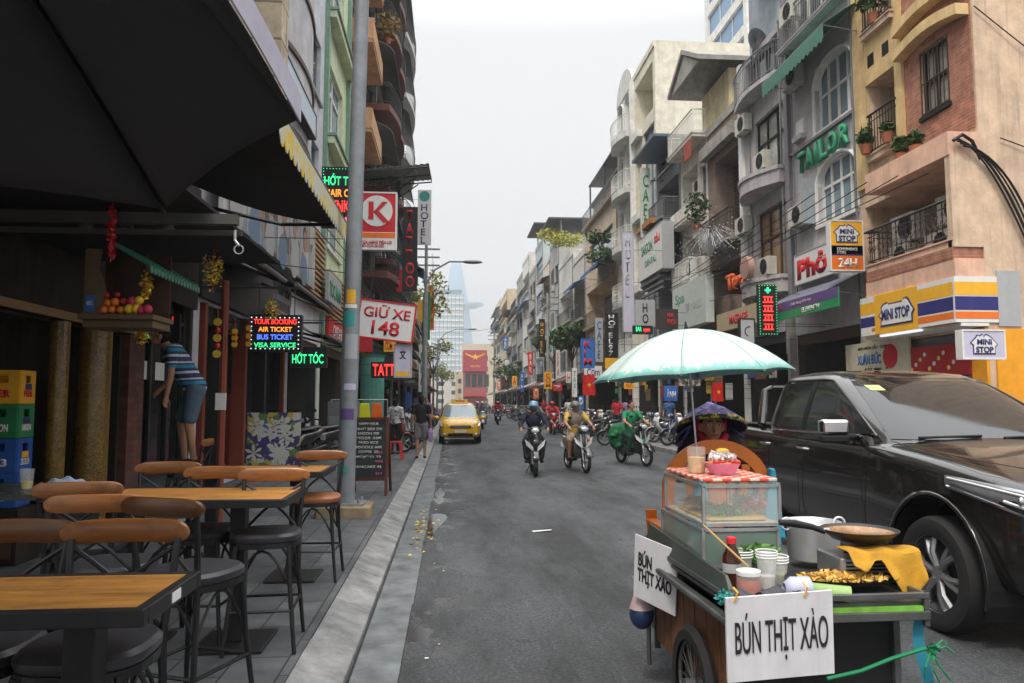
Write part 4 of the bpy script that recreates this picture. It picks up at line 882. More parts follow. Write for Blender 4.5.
# pharmacy-like LED vertical sign
x=at(767,310,Y=19.2)
T=sign('led_sign','black LED sign with green dotted border and stacked red characters beside the awning banner',(x.x,19.2,x.z),.52,1.36,s_blk,(),t=.14,bracket=10,dots=e_grn)

for k in range(4): 
    z=.28-.24*k; g=B()
    g.cb((0,-.078,z+.06),(.26,.012,.03)); g.cb((0,-.078,z),(.03,.012,.14)); g.cb((-.08,-.078,z-.03),(.03,.012,.1)); g.cb((.09,-.078,z-.02),(.03,.012,.12)); g.cb((0,-.078,z-.085),(.28,.012,.028)); g.link('led_character',e_red,T)
B().cb((0,-.078,.52),(.16,.012,.05)).cb((0,-.081,.52),(.05,.012,.16)).link('led_cross',e_grn,T)
# list: px-left, py-top, px-right, py-bottom, Y, panel, [ (text, mat, fx, fz, fw, fh, vert) ], label, frame, t
def psign(x0,y0,x1,y1,Y,panel,txts,label,frame=None,fac=None,t=.12,name='projecting_sign',dots=None,bracket=True,tilt=0,group=None):
    a=at(x0,y0,Y=Y); b=at(x1,y1,Y=Y); w=abs(b.x-a.x); h=abs(a.z-b.z)
    lines=[(q[0],q[1],q[2]*w,q[3]*h,q[4]*w if q[4] else None,q[5]*h if q[5] else None,.02,len(q)>6) for q in txts]
    c=(a+b)/2; fx=fac if fac is not None else (10 if c.x>3 else -4)
    return sign(name,label,(c.x,Y,c.z),w,h,panel,lines,t=t,frame=frame,bracket=fx if bracket else None,dots=dots,tilt=tilt,group=group)
V=True
# left row
T=psign(358,193,396,250,15,s_red,[],'red square sign with white K in a circle, beside the lamp pole',s_white,group=None)
w=.9;h=(at(358,193,Y=15).z-at(358,250,Y=15).z); w=at(396,193,Y=15).x-at(358,193,Y=15).x
rect(T,-w/2+.01,w/2-.01,-h/2+.01,-h*.20,s_white,.12); rect(T,-w/2+.01,w/2-.01,-h*.30,-h*.21,s_org,.12,e=.008)
B().cyl((0,-.068,h*.17),h*.27,.012,32,'y').link('round_emblem',s_white,T); 
kb_=B(); z0=h*.17; r_=h*.27
kb_.prism([(-.52*r_,-.55*r_+z0),(-.2*r_,-.55*r_+z0),(-.2*r_,.6*r_+z0),(-.52*r_,.6*r_+z0)],-.082,-.075); kb_.prism([(-.2*r_,-.1*r_+z0),(.35*r_,.6*r_+z0),(.7*r_,.6*r_+z0),(.12*r_,.0*r_+z0),(.85*r_,-.75*r_+z0),(.42*r_,-.75*r_+z0),(-.2*r_,.05*r_+z0-.1*r_)],-.088,-.083); kb_.link('letter_k',s_red,T)
lettering('CỬA HÀNG TIỆN LỢI\nMỞ CỬA 24 GIỜ',s_red,T,0,-.072,-h*.4,w*.8,h*.13,bold=.03)
T=psign(359,302,414,340,14,s_white,[('GIỮ XE',s_red,0,.24,.84,.36),('148',s_red,0,-.2,.5,.38)],'tilted white board reading GIU XE 148 in red, hung past the lamp pole',s_red,t=.05,tilt=R(6.5))
T=psign(395,345,411,377,14.1,s_lil,[('文',s_ink,0,.2,.4,.3)],'small whitish lightbox hanging under the tilted parking board',s_gry,t=.1); rect(T,-.12,.12,-.28,-.2,s_yel,.1)
# parking board post
T=psign(403,207,417,291,29,s_blk,[('TATTOO',s_red,0,0,.62,.92,V)],'tall black sign with red TATTOO letters stacked downwards',None)
T=psign(418,190,431,245,40,s_white,[('HOTEL',s_pur,0,-.12,.6,.72,V)],'white vertical HOTEL sign with green disc at the top',None); B().cyl((0,-.07,at(418,190,Y=40).z*0+1.15),.28,.02,20,'y').link('green_disc',s_teal,T)
T=psign(323,168,362,228,18,s_blk,[('HỚT TÓC',e_grn,0,.30,.9,.2),('HAIR CUT',e_org,0,.07,.85,.13),('GUNKUL',e_red,0,-.15,.9,.2),('MASSAGE',e_pnk,0,-.39,.8,.12)],'large black neon haircut sign with green, orange and red words behind the lamp pole',s_blk,dots=e_grn)
T=psign(251,316,301,351,12,s_blk,[('TOUR BOOKING',e_red,0,.33,.84,.15),('AIR TICKET',e_org,0,.11,.66,.14),('BUS TICKET',e_blu,0,-.11,.7,.15),('VISA SERVICE',e_grn,0,-.34,.82,.14)],'black LED ticket sign with four coloured lines and a white dotted border',s_blk,dots=e_wht)
T=psign(291,348,326,367,13.5,s_blk,[('HỚT TÓC',e_grn,0,0,.88,.66)],'small black sign glowing green with HOT TOC under the ticket sign',s_blk)
T=psign(371,362,411,378,26,s_blk,[('TATTOO',e_red,0,0,.9,.75)],'low red neon TATTOO sign under the awning of the hat shop',None)
T=psign(384,330,396,352,24,s_yel,[('QUÁN\nCƠM',s_red,0,0,.8,.8)],'yellow board with red words partly behind the parking board',None)
T=psign(352,318,372,352,25,s_red,[('SPA',s_white,0,.1,.7,.3)],'crimson lightbox sign close behind the lamp pole',None)
T=psign(384,226,394,245,32,s_white,[],'small white box sign high behind the tattoo sign',None)
T=psign(419,345,426,392,40,s_white,[('NHÀ',s_grn,0,0,.6,.7,V)],'white and green vertical banner sign above the left pavement',None)
T=psign(428,285,434,330,60,s_org,[('ATM',s_yel,0,0,.6,.7,V)],'narrow orange vertical sign in the distance on the left',None)
T=psign(425,292,430,340,52,s_grn,[],'narrow green vertical sign beside the orange one in the distance',None)
# picture board above the black awnings
T=thing('picture_board','long faded picture board with hair model portraits above the black awnings','sign',(-3.72,16.6,5.35),PI/2)
B().box(-4.3,4.0,-.03,.04,-.72,.9).link('panel',spotmat('portrait_board',(.36,.37,.38),[(.12,.1,.09),(.3,.22,.17),(.45,.44,.42),(.22,.27,.33),(.5,.49,.47)],1.9,.35,.6),T)
for k in range(7): B().box(-4.1+1.2*k,-4.06+1.2*k,-.045,-.031,-.7,.88).link('divider',s_gry,T)
for k in range(6): 
    B().ell((-3.5+1.2*k,-.034,.32),(.2,.012,.27),14,8).link('portrait_face',pal('portrait_skin',(.36,.22,.16),.6),T); B().ell((-3.5+1.2*k,-.033,.42),(.24,.008,.25),14,8).link('portrait_hair',pal('portrait_hair',(.04,.03,.025),.6),T); B().ell((-3.5+1.2*k,-.033,-.45),(.42,.01,.4),14,8).link('portrait_shirt',pal('portrait_shirt_blue',(.15,.22,.32),.6) if k%2 else s_gry,T)
a=at(333,218,X=-3.75); T=sign('shop_board','green framed board with raised green letters beyond the picture board',(-3.6,23.4,5.0),2.6,.9,s_gry,(('TÓC NAM',s_grn,0,0,2.2,.6,.04),),rz=PI/2)
T=sign('shop_board','long pale blue lightbox over the curved bay edge',(-3.0,13.9,7.35),3.6,.5,pal('pale_blue_lightbox',(.42,.50,.58),.4),(),rz=PI/2,t=.3,frame=s_blk)
T=sign('shop_board','white price board below the black awning',(-2.9,13.2,3.5),1.2,.4,s_gry,(('CẮT TÓC',s_ink,0,0,.9,.2),),rz=PI/2,t=.05)
for (Y,z,w,m,tx,tm,lab) in ((26,3.9,4.2,s_red,'CAFE & BAR',s_white,'red fascia board of the bar behind the lamp pole'),(30.5,3.7,3.6,s_teal,'SHOP',s_white,'teal fascia board of the clothes shop'),(35.5,3.6,3.8,s_yel,'MASSAGE',s_red,'yellow fascia board beyond the clothes shop'),(41,3.8,4.6,s_blu,'TRAVEL',s_white,'blue fascia board far along the left shops'),(56,3.9,5,s_red,'HOTEL',s_white,'far red fascia board on the low beige house')):
    sign('shop_board',lab,(-3.85,Y,z),w,.7,m,((tx,tm,0,0,w*.6,.4,.02),),rz=PI/2)
for i,(x0,y0,x1,y1,Y,m) in enumerate(((411,262,418,285,47,s_teal),(396,270,402,292,36,s_red),(418,300,424,322,58,s_yel),(404,318,412,340,40,s_org),(414,398,419,420,48,s_pur),(398,352,403,372,42,s_grn),(406,392,411,410,52,s_blu))):
    psign(x0,y0,x1,y1,Y,m,[('ABC'[:0],m,0,0,1,1)] if 0 else [],['teal','red','yellow','orange','purple','green','blue'][i]+' blank projecting box, one of the small distant signs on the left row',None,name='projecting_sign')
# right row
psign(622,232,634,332,30.8,s_lil,[('HOTEL',s_gry,0,.15,.6,.62,V)],'tall pale grey vertical HOTEL sign on the ornate white house',s_gry)
psign(640,168,651,238,34,pal('white_green_sign',(.5,.55,.5),.4),[('CAFÉ',s_grn,0,0,.6,.8,V)],'thin translucent sign with green marks on the glass fronted building',None)
a=at(648,0+228,X=9.3)
sign('shop_board','large white lightbox with green and red dental lettering on the slate house',(9.2,32.8,8.25),4.0,2.0,s_white,(('SAIGON',s_grn,-.5,.35,1.9,.5,.03),('sáu',s_red,1.2,.5,.9,.45,.03),('DENTAL',s_grn,.1,-.35,1.9,.3,.02)),t=.5,rz=-PI/2,frame=s_gry)
psign(605,313,618,358,33,s_blk,[('HOTEL97',s_white,0,0,.55,.92,V)],'black vertical HOTEL 97 sign above a yellow square',None)
psign(605,358,618,369,33,s_yel,[],'yellow square box under the black vertical hotel sign',None)
psign(581,339,594,368,31,s_blu,[('KIM',s_red,0,0,.6,.85,V)],'blue sign with red stacked letters left of the black hotel sign',s_blu)
psign(595,318,603,362,36,s_gry,[('CAFE',s_blu,0,0,.6,.85,V)],'pale strip sign with blue characters between the blue and black signs',None)
psign(633,326,652,334,30,s_blk,[('BAR',e_grn,-.22,.1,.3,.6),('open',e_red,.2,-.1,.35,.5)],'small black LED board with green and red words',s_blk)
psign(635,300,655,327,30.5,s_gry,[('H\nO',s_ink,0,0,.3,.75)],'grey wall panel with two dark letters H and O',None)
psign(656,309,678,329,27.5,s_brn if False else pal('sign_umber',(.05,.04,.04),.5),[('NHA\nKHOA',s_red,.2,0,.4,.6)],'dark brown clinic board with a pale figure',None)
sign('shop_board','white and blue glazed board with faint green lettering above the umbrella',(9.0,27.2,5.2),3.9,1.7,pal('pale_mint_sign',(.50,.56,.53),.4),(('Spa',s_grn,-1.0,.3,1.1,.5,.0),('♥ NAILS',s_gry,.6,-.1,1.8,.4,.0)),t=.3,rz=-PI/2)
T=sign('fan_sign','white board with two black round fans below the brown house',(9.6,29.0,6.6),1.5,1.3,s_white,(),rz=-PI/2)
for z in (.3,-.32): B().cyl((-.2,-.06,z),.27,.02,20,'y').link('round_mark',s_blk,T); B().cyl((-.2,-.075,z),.1,.02,14,'y').link('round_mark',s_gry,T)
T=thing('lettering_sign','orange raised script letters with round lamp under the grey balcony','sign',(9.3,23.6,5.5),-PI/2)
me=textmesh('Tiger',1.9,.7,bold=.05); 
# wording kept as the photograph shows it
me.materials.append(pal('script_orange',(.75,.13,.03),.5)); o=bpy.data.objects.new('lettering',me); COL.objects.link(o); o.parent=T; m=o.modifiers.new('s','SOLIDIFY'); m.thickness=.08; B().cyl((1.2,-.1,.25),.35,.2,24,'y').link('round_lightbox',pal('round_box_pink',(.5,.3,.25),.4),T)
T=psign(739,319,754,344,18.8,s_gry,[('☾',s_ink,0,0,.4,.4)],'pale grey square lightbox beside the LED sign',s_blk)
sign('shop_board','long tan roof fascia board with red lettering over the umbrella',(9.0,22.8,4.2),3.4,.6,pal('tan_fascia',(.42,.33,.22),.6),(('MASSAGE',s_red,.2,0,1.5,.3,.04),),rz=-PI/2)
for (x0,y0,x1,y1,Y,m,tx,tm,lab) in ((539,319,545,357,58,s_blk,'HOTEL',s_yel,'black vertical sign with yellow letters far down the right row'),(544,372,552,389,52,s_yel,'CƠM',s_red,'yellow box sign far down the right row'),(572,368,577,397,36,s_white,'TAXI',s_teal,'white and teal vertical sign near the helmeted riders'),(553,384,562,391,45,s_red,'7',s_white,'small red and white box sign with a seven'),(566,372,571,383,44,s_white,'H',s_red,'white box with a red letter among the distant signs'),(548,330,552,352,66,s_teal,'PHỞ',s_white,'teal strip sign in the distant row'),(556,350,560,378,55,s_white,'SPA',s_red,'white strip with red letters in the distant row'),
 (533,388,539,399,62,s_org,'O',s_white,'orange box sign in the distant row'),(520,372,524,392,80,s_blu,'ATM',s_white,'distant blue vertical sign'),(512,376,517,386,95,s_yel,'A',s_red,'tiny yellow sign near the street end'),(505,360,509,380,110,s_white,'H',s_blu,'tiny white sign near the street end'),(497,381,501,390,120,s_org,'B',s_white,'tiny orange sign near the street end'),
 (528,352,533,375,72,s_red,'BAR',s_white,'distant crimson vertical sign'),(503,337,508,350,125,s_blu,'ABC',s_white,'blue box high on the far dark house'),(664,386,677,401,23,s_blu,'ẢNH',s_white,'blue board standing behind the green rider'),(584,366,602,378,34,s_white,'Cơm',s_pur,'whitish tilted board under the blue sign'),(624,380,634,389,28,s_yel,'BIA',s_org,'yellow board under the umbrella rim'),(679,377,700,386,24,pal('beige_board',(.4,.36,.28),.6),'NET',s_ink,'beige board behind the umbrella rim'),(578,396,584,412,33,s_blu,'P',s_white,'low blue box sign by the parked motorbikes')):
    psign(x0,y0,x1,y1,Y,m,[(tx,tm,0,0,.6,.8,V)] if (y1-y0)>(x1-x0)*1.3 else [(tx,tm,0,0,.7,.6)],lab,None)
T=psign(656,346,662,356,22,s_gry,[],'small grey meter box on the right shops',None)
# red hanging flag with star near the shops
for (px,py,Y,lab) in ((589,385,33,'red flag with yellow star hanging under the red awning'),(718,392,22,'red flag hanging behind the conical hat')):
    a=at(px,py,Y=Y); T=thing('flag',lab,'flag',a); h=.9 if Y>30 else .55; w_=h*.62
    B().grid(lambda u,v:(-w_/2+w_*u,.06*math.sin(6*u+3*v),-h/2+h*v),10,6).link('cloth',pal('flag_red',(.6,.02,.02),.7),T,solid=.006)
    B().prism([(.13*h*(1 if k%2==0 else .42)*math.sin(2*PI*k/10),.13*h*(1 if k%2==0 else .42)*math.cos(2*PI*k/10)) for k in range(10)],-.075,-.068).link('star',s_yel,T); B().tube([(-w_/2-.02,0,-h),(-w_/2-.02,0,h*.6)],.012,6).link('staff',M_dark,T)
# ---------------------------------------------------------------- street furniture, left
M_pole=pal('painted_pole_grey',(.24,.26,.28),.5,metal=.2,var=.18,scale=5,streak=.3,bump=.1)
T=thing('lamp_post','tall grey steel lamp pole covered in stickers on a bolted concrete block','lamp post',(-1.33,9.9,.15))
T.rotation_euler=(0,R(.9),0)
B().lathe([(.115,.1),(.112,2),(.10,5),(.085,10.6)],n=20).link('pole',M_pole,T,smooth=True)
B().rbox(-.34,.34,-.3,.3,-.02,.14,.05).link('base_block',wall('mossy_concrete_block',(.24,.19,.12),.5,.4),T,bevel=.02)
b=B().lathe([(.24,.141),(.24,.165)],n=4)
b=B().box(-.25,.25,-.22,.22,.141,.165); b.link('base_plate',M_steel,T); b=B()
for x in (-.19,.19):
    for y in (-.16,.16): b.cyl((x,y,.19),.02,.06,6)
b.link('bolt',M_steel,T)
stk=[(.55,.62,s_teal,.16),(1.22,1.36,s_pur,.2),(2.0,2.32,s_gry,.2),(2.42,2.62,s_teal,.19),(2.72,2.9,s_yel,.14),(1.6,1.68,s_lil,.18),(.75,.8,s_white,.1),(2.66,2.71,s_white,.2)]
for k,(z0,z1,m,wd) in enumerate(stk):
    b=B(); a0=-PI/2+.25*((k%3)-1); n=6; rr=.122-.004*z0
    b.loft([[(rr*math.cos(a0+wd/.13*(i/n-.5)),rr*math.sin(a0+wd/.13*(i/n-.5)),z) for i in range(n+1)] for z in (z0,z1)],cap=False,closed=False); b.link('sticker',m,T,solid=.002)
b=B().tube([(0,0,10.5),(.1,0,10.9),(.8,0,11.5),(2.2,0,11.8)],[.07,.06,.05,.045],8); b.link('arm',M_pole,T)
B().ell((2.5,0,11.8),(.4,.15,.08)).link('lamp_head',M_grey,T)
def street_lamp(label,x,y,h,reach):
    T=thing('street_lamp',label,'street lamp',(x,y,.15)); B().tube([(0,0,0),(0,0,h*.8)],[.1,.07],8).link('pole',M_pole,T)
    B().tube([(0,0,h*.78),(.05,0,h*.86),(reach*.25,0,h*.95),(reach*.6,0,h),(reach,0,h)],.045,6).link('arm',M_pole,T); B().ell((reach+.3,0,h),(.5,.18,.1)).link('lamp_head',M_grey,T)
street_lamp('curved arm street lamp reaching over the road before the glass tower',-1.25,36,8.2,2.0)
street_lamp('distant curved arm street lamp lower down the street',-1.2,72,8.4,3.0)
for i,(px,Y,h) in enumerate(((425,50,12),(423,80,13),(548,62,10.5),(494,110,12))):
    a=at(px,401,Y=Y); x=a.x
    T=thing('utility_pole','concrete utility pole with cross arms, '+['first','second'][i] +' on the left pavement' if i<2 else 'concrete utility pole on the right pavement, '+['by the yellow vertical sign','at the far street end'][i-2],'utility pole',(x,Y,.15))
    B().lathe([(.16,0),(.1,h)],n=8).link('pole',M_conc,T); b=B()
    for q in range(3): b.box(-.9,.9,-.05,.05,h-.4-.55*q,h-.3-.55*q)
    b.link('cross_arm',M_grey,T)
# blackboard easel
T=thing('blackboard','narrow A-frame blackboard menu with chalk writing standing on the pavement','blackboard',(-1.26,12.0,.15),R(-2))
wf=pal('blackboard_frame',(.11,.035,.025),.5,var=.3)
for sgn,ang in ((1,-.12),(-1,.22)):
    b=B(); y0=0
    def q(z): return -.0+ (1.2-z)*(-.13 if sgn>0 else .42)
    for x in (-.29,.29): b.hexa([(x-.022,q(0)-.015,0),(x+.022,q(0)-.015,0),(x+.022,q(0)+.015,0),(x-.022,q(0)+.015,0),(x-.022,q(1.2)-.015,1.2),(x+.022,q(1.2)-.015,1.2),(x+.022,q(1.2)+.015,1.2),(x-.022,q(1.2)+.015,1.2)])
    for z in (.25,1.18): b.box(-.29,.29,q(z)-.014,q(z)+.014,z-.022,z+.022)
    b.link('frame',wf,T)
bo=B().hexa([(-.27,q(0)*0-.125,.27),(.27,-.125,.27),(.27,-.11,.27),(-.27,-.11,.27),(-.27,-.01,1.16),(.27,-.01,1.16),(.27,.005,1.16),(-.27,.005,1.16)]).link('board',pal('chalkboard',(.03,.033,.034),.75,var=.35,scale=4),T)
ch=pal('chalk_white',(.55,.55,.53),.9); chp=pal('chalk_pink',(.55,.12,.2),.9)
for i,(s_,m,z,w_) in enumerate((('HAPPY HOUR',ch,1.10,.3),('DRAFT BEER 25K',ch,1.02,.42),('SAIGON 30K',ch,.95,.34),('TIGER 35K',ch,.88,.42),('FRIED RICE',ch,.81,.3),('NOODLE 60K',ch,.74,.44),('COFFEE  20',ch,.67,.3),('SALE',chp,.66,.1),('MOJITO 75',ch,.59,.4),('WINE',chp,.52,.12),('PANCAKE 45',ch,.44,.42),('2+1',chp,.34,.1))):
    yy=-.125+(z-.27)/.89*.115-.006; lettering(s_,m,T,.0 if m is ch else .17,yy,z,w_,.04,rot=(-.128,0,0),bold=.02,depth=.001)
# ---------------------------------------------------------------- bar tables and stools
M_top=woodmat('table_top_wood',(.60,.27,.06),.3,0,.35); M_rail=woodmat('stool_rail_wood',(.40,.145,.035),.28,0,.45,True); M_iron=pal('black_iron',(.018,.018,.019),.42,metal=.3,var=.3)
M_seat=pal('grey_leatherette',(.035,.035,.042),.34,var=.15,scale=30,bump=.05); M_seatb=pal('tan_wood_seat',(.32,.12,.05),.4)
def table(name,label,x0,x1,y0,y1,legs,top=1.04):
    T=thing(name,label,'table',((x0+x1)/2,(y0+y1)/2,.15)); w=(x1-x0)/2; d=(y1-y0)/2; z=top-.15; r=.035
    B().box(-w+r,w-r,-d+r,d-r,z-.03,z).link('table_top',M_top,T)
    b=B(); b.box(-w,w,-d,-d+r-.001,z-.045,z+.002); b.box(-w,w,d-r+.001,d,z-.045,z+.002); b.box(-w,-w+r-.001,-d+r,d-r,z-.045,z+.002); b.box(w-r+.001,w,-d+r,d-r,z-.045,z+.002); b.link('edge_frame',M_iron,T,bevel=.003)
    for lx in legs:
        p=B(); p.box(lx-.045,lx+.045,-.045,.045,.02,z-.046); p.link('leg',M_iron,T,bevel=.004)
        p=B(); p.box(lx-.2,lx+.2,-.22,.22,0,.018); p.link('base_plate',M_iron,T,bevel=.004)
    return T
T=table('bar_table','nearest high table with orange wood top and black metal rim, cut by the left edge',-2.12,-.815,2.14,2.61,(.4,-.4))
B().box(.648,.655,-.03,.04,.855,.885).link('sticker',s_white,T)
table('bar_table','second high wooden table, behind the nearest one, ringed by stools',-2.1,-.93,4.43,5.12,(.24,-.38))
table('bar_table','farthest high wooden table, beside the lamp pole',-2.15,-1.0,6.14,6.82,(.3,-.38))
T=thing('bar_table','dark topped table by the beer crates holding a plastic cup','table',(-2.95,5.2,.15)); B().box(-.6,.6,-.35,.35,.85,.885).link('table_top',pal('dark_table_top',(.02,.022,.026),.25),T)
for x in (-.5,.5): B().box(x-.03,x+.03,-.3,.3,0,.849).link('leg',M_iron,T)
def stool(label,x,y,rz,src=None,seatm=None,rail=None):
    if src: return dup(src,(x,y,.15),rz,label)
    T=thing('bar_stool',label,'stool',(x,y,.15),rz,'cross-back bar stools around the high tables')
    zs=.66; s=B(); n=24; 
    def ring(r,z): return [(r*math.copysign(abs(math.cos(2*PI*k/n))**.7,math.cos(2*PI*k/n)),r*math.copysign(abs(math.sin(2*PI*k/n))**.7,math.sin(2*PI*k/n)),z) for k in range(n)]
    s.loft([ring(.19,zs-.035),ring(.2,zs-.02),ring(.2,zs),ring(.185,zs+.016),ring(.1,zs+.026),ring(.01,zs+.028)]); s.link('seat',seatm or M_seat,T,smooth=True)
    f=B(); f.loft([ring(.195,zs-.065),ring(.195,zs-.036)]); f.link('seat_ring',M_iron,T)
    # front is +y ; back posts at -y
    for sx in (-1,1):
        B().tube([(sx*.15,.15,zs-.05),(sx*.165,.165,.35),(sx*.2,.2,0)],[.015,.014,.012],8).link('leg',M_iron,T,smooth=True)
        B().tube([(sx*.2,-.235,0),(sx*.165,-.185,.4),(sx*.16,-.175,zs-.02),(sx*.175,-.2,zs+.15),(sx*.185,-.225,zs+.30)],[.012,.014,.015,.014,.013],8).link('leg',M_iron,T,smooth=True)
        B().tube([(-sx*.155,-.18,zs+.0),(-sx*.06,-.195,zs+.1),(sx*.1,-.215,zs+.22),(sx*.175,-.225,zs+.27)],.009,6).link('back_cross',M_iron,T)
    a=B()
    for p,q in (((-.155,.155),(.155,.155)),((-.155,-.175),(.155,-.175)),((-.155,.155),(-.155,-.175)),((.155,.155),(.155,-.175))):
        pts=[]
        for k in range(9):
            t=k/8; pts.append((p[0]+(q[0]-p[0])*t,p[1]+(q[1]-p[1])*t,zs-.28+.2*math.sin(PI*t)))
        a.tube(pts,.008,6)
    a.link('arch_brace',M_iron,T)
    fr=B(); c=[(-.18,.18),(.18,.18),(.18,-.2),(-.18,-.2),(-.18,.18)]
    for p,q in zip(c[:-1],c[1:]): fr.tube([(p[0],p[1],.24),(q[0],q[1],.24)],.009,6)
    fr.link('footrest',M_iron,T)
    r=B(); N=22; rings=[]
    for k in range(N+1):
        t=math.sin(PI/2*(k/N*2-1)); x=.222*t; y=-.225-.03*(1-t*t); hh=.040*max(0,1-abs(t)**8)**.5+.002; zc=zs+.325-.006*t*t
        rings.append([(x,y-.011,zc-hh*.8),(x,y-.013,zc),(x,y-.011,zc+hh*.8),(x,y-.004,zc+hh),(x,y+.004,zc+hh),(x,y+.011,zc+hh*.8),(x,y+.013,zc),(x,y+.011,zc-hh*.8),(x,y+.004,zc-hh),(x,y-.004,zc-hh)])
    r.loft(rings); r.link('back_rail',rail or M_rail,T,smooth=True)
    return T
def at_rail(px,py,Y): return at(px,py,Y=Y)
st0=stool('stool behind the nearest table, its orange rail centred over the back table edge',at(127,534,Y=2.86).x,2.62,PI)
stool('stool behind the nearest table, cut by the left picture edge',at(14,534,Y=2.86).x,2.64,PI,st0)
stool('stool before the nearest table, only its rail end in view',-1.26,1.83,0,st0)
stool('slightly turned stool before the second table, its grey seat fully in view',at(212,556,Z=.81).x+.02,3.72,R(-22),st0)
stool('stool left of the turned one, with dark back rail and grey seat',at(87,500,Y=3.6).x,3.88,R(4),st0)
stool('farther dark backed stool at the left end of the second table below the gold column',at(63,485,Y=4.15).x,4.45,R(10),st0)
stool('stool behind the second table at its right end, with orange brown rail',at(278,474,Y=4.98).x,4.72,PI+R(4),st0)
stool('middle stool on the far side of the second table',at(216,473,Y=5.12).x,4.88,PI-R(4),st0)
stool('leftmost stool on the far side of the second table, with the darkest rail',at(172,470,Y=5.5).x,5.3,PI+R(8),st0)
stool('lone stool beside the lamp pole with a tan wooden seat, at the farthest table',at(322,456,Y=6.72).x,6.46,PI,None,M_seatb)
stool('stool by the glass door on which the striped-shirt man stands',-3.0,8.95,R(90),st0)
# crates of bottles, stacked
def crate(label,z,m,txt,tm,rz=.08):
    T=thing('drink_crate',label,'crate',(at(9,380,Y=7.3).x,7.3,z),rz,'beer crates stacked by the bar'); b=B(); w,d,h=.16,.15,.305
    for y in (-d,d): b.box(-w,w,y-.008,y+.008,0,h*.62); b.box(-w,w,y-.008,y+.008,h*.85,h); b.box(-w,-.07,y-.008,y+.008,h*.62,h*.85); b.box(.07,w,y-.008,y+.008,h*.62,h*.85)
    for x in (-w,w): b.box(x-.008,x+.008,-d+.009,d-.009,0,h*.62); b.box(x-.008,x+.008,-d+.009,d-.009,h*.85,h); b.box(x-.008,x+.008,-d+.009,-.05,h*.62,h*.85); b.box(x-.008,x+.008,.05,d-.009,h*.62,h*.85)
    b.box(-w+.009,w-.009,-d+.009,d-.009,0,.01); b.link('crate_body',m,T)
    lettering(txt,tm,T,w+.011,0,h*.3,.16,.06,rot=(0,0,PI/2),bold=.04); lettering(txt,tm,T,0,-d-.011,h*.3,.18,.07,bold=.04)
    B().box(w+.009,w+.012,-.06,.06,h*.42,h*.6).link('print_patch',s_navy if m is not cr_b else s_yel,T)
cr_y=pal('crate_yellow',(.75,.38,.02),.45); cr_g=pal('crate_green',(.02,.20,.07),.45); cr_b=pal('crate_blue',(.02,.09,.36),.45)
crate('yellow crate on top of the drinks crate stack',1.58,cr_y,'BEER',s_red); crate('green crate second from the top of the stack',1.27,cr_g,'SAIGON',s_white,.05); crate('upper blue crate below the green one',.96,cr_b,'333',s_white,.07); crate('lower blue crate at the bottom of the visible stack',.65,cr_b,'333',s_white,.1)
T=thing('crate_stand','dark low cabinet carrying the drinks crates','cabinet',(at(9,380,Y=7.3).x,7.3,.15)); B().box(-.25,.25,-.2,.2,0,.49).link('cabinet_body',M_dwood,T,bevel=.01); B().box(-.2,.2,-.208,-.201,.06,.34).link('door_panel',M_brown,T)
def crate2(z,m,lab):
    T=thing('drink_crate',lab,'crate',(at(9,380,Y=7.3).x-.37,7.3,z),.05,'beer crates stacked by the bar'); b=B(); b.rbox(-.2,.2,-.15,.15,0,.3,.02); b.link('crate_body',m,T); B().box(-.07,.07,-.158,-.151,.19,.25).link('hand_hole',M_black,T)
crate2(1.27,cr_b,'blue crate left of the green one at the picture edge'); crate2(.96,pal('crate_teal',(.03,.2,.2),.5),'teal crate left of the upper blue crate'); crate2(.65,cr_b,'blue crate low at the left picture edge'); 
crate2(1.58,pal('crate_brown',(.2,.06,.03),.5),'brown crate left of the yellow one at the picture edge')
T=thing('plastic_cup','clear plastic cup of pale drink on the dark table','cup',at(22,490,Z=1.036)+Vector((0,.05,0))); B().lathe([(.032,0),(.042,.13)],n=16,cap=False).link('cup_wall',pal('clear_cup',(.5,.5,.48),.1,alpha=.35),T,smooth=True); B().lathe([(.031,.005),(.036,.05)],n=16).link('drink',pal('pale_beer',(.5,.4,.1),.15),T)
b=B(); b.grid(lambda u,v:(-.14+.28*u,-.08+.16*v,.04*math.sin(PI*u)*math.sin(PI*v)+.012*math.sin(17*u+9*v)),14,10)
T=b.link('plastic_bag',pal('bag_blue_white',(.35,.42,.55),.3,var=.4,scale=20),None,smooth=True); T.location=at(58,485,Z=1.04)+Vector((0,.1,0)); tag(T,'crumpled pale blue plastic bag lying on the dark table','bag')
# ---------------------------------------------------------------- altar and festive ornaments
T=thing('spirit_altar','wall altar shelf with wavy cream side board, green scalloped roof and number plate','altar',(-2.86,7.0,2.35)); T.scale=(.70,1,.95); cr_=pal('altar_brown_cream',(.13,.09,.05),.6,streak=.3)
b=B(); b.box(-.45,.45,-.35,.12,-.05,0); b.box(-.42,.42,-.3,.10,-.12,-.051); b.link('shelf',cr_,T,bevel=.01)
b=B(); pts=[(-.42,0),(-.2,0),(-.16,.15),(-.2,.3),(-.27,.42),(-.24,.6),(-.42,.6)]
b.prism(pts,-.3,-.26); b.link('side_board',cr_,T); B().box(-.39,-.29,-.312,-.301,.03,.17).link('number_plate',s_blu,T); lettering('46/12',s_white,T,-.34,-.315,.1,.07,.04)
b=B()
for k in range(16):
    b.tube([(.0+.0,-.4+.08*k,.62),(.42,-.4+.08*k,.44)],.022,6)
b.link('tile_roof',pal('altar_green_tile',(.05,.26,.18),.3),T); b=B()
for k in range(16): b.cyl((.43,-.4+.08*k,.40),.035,.02,10,'x')
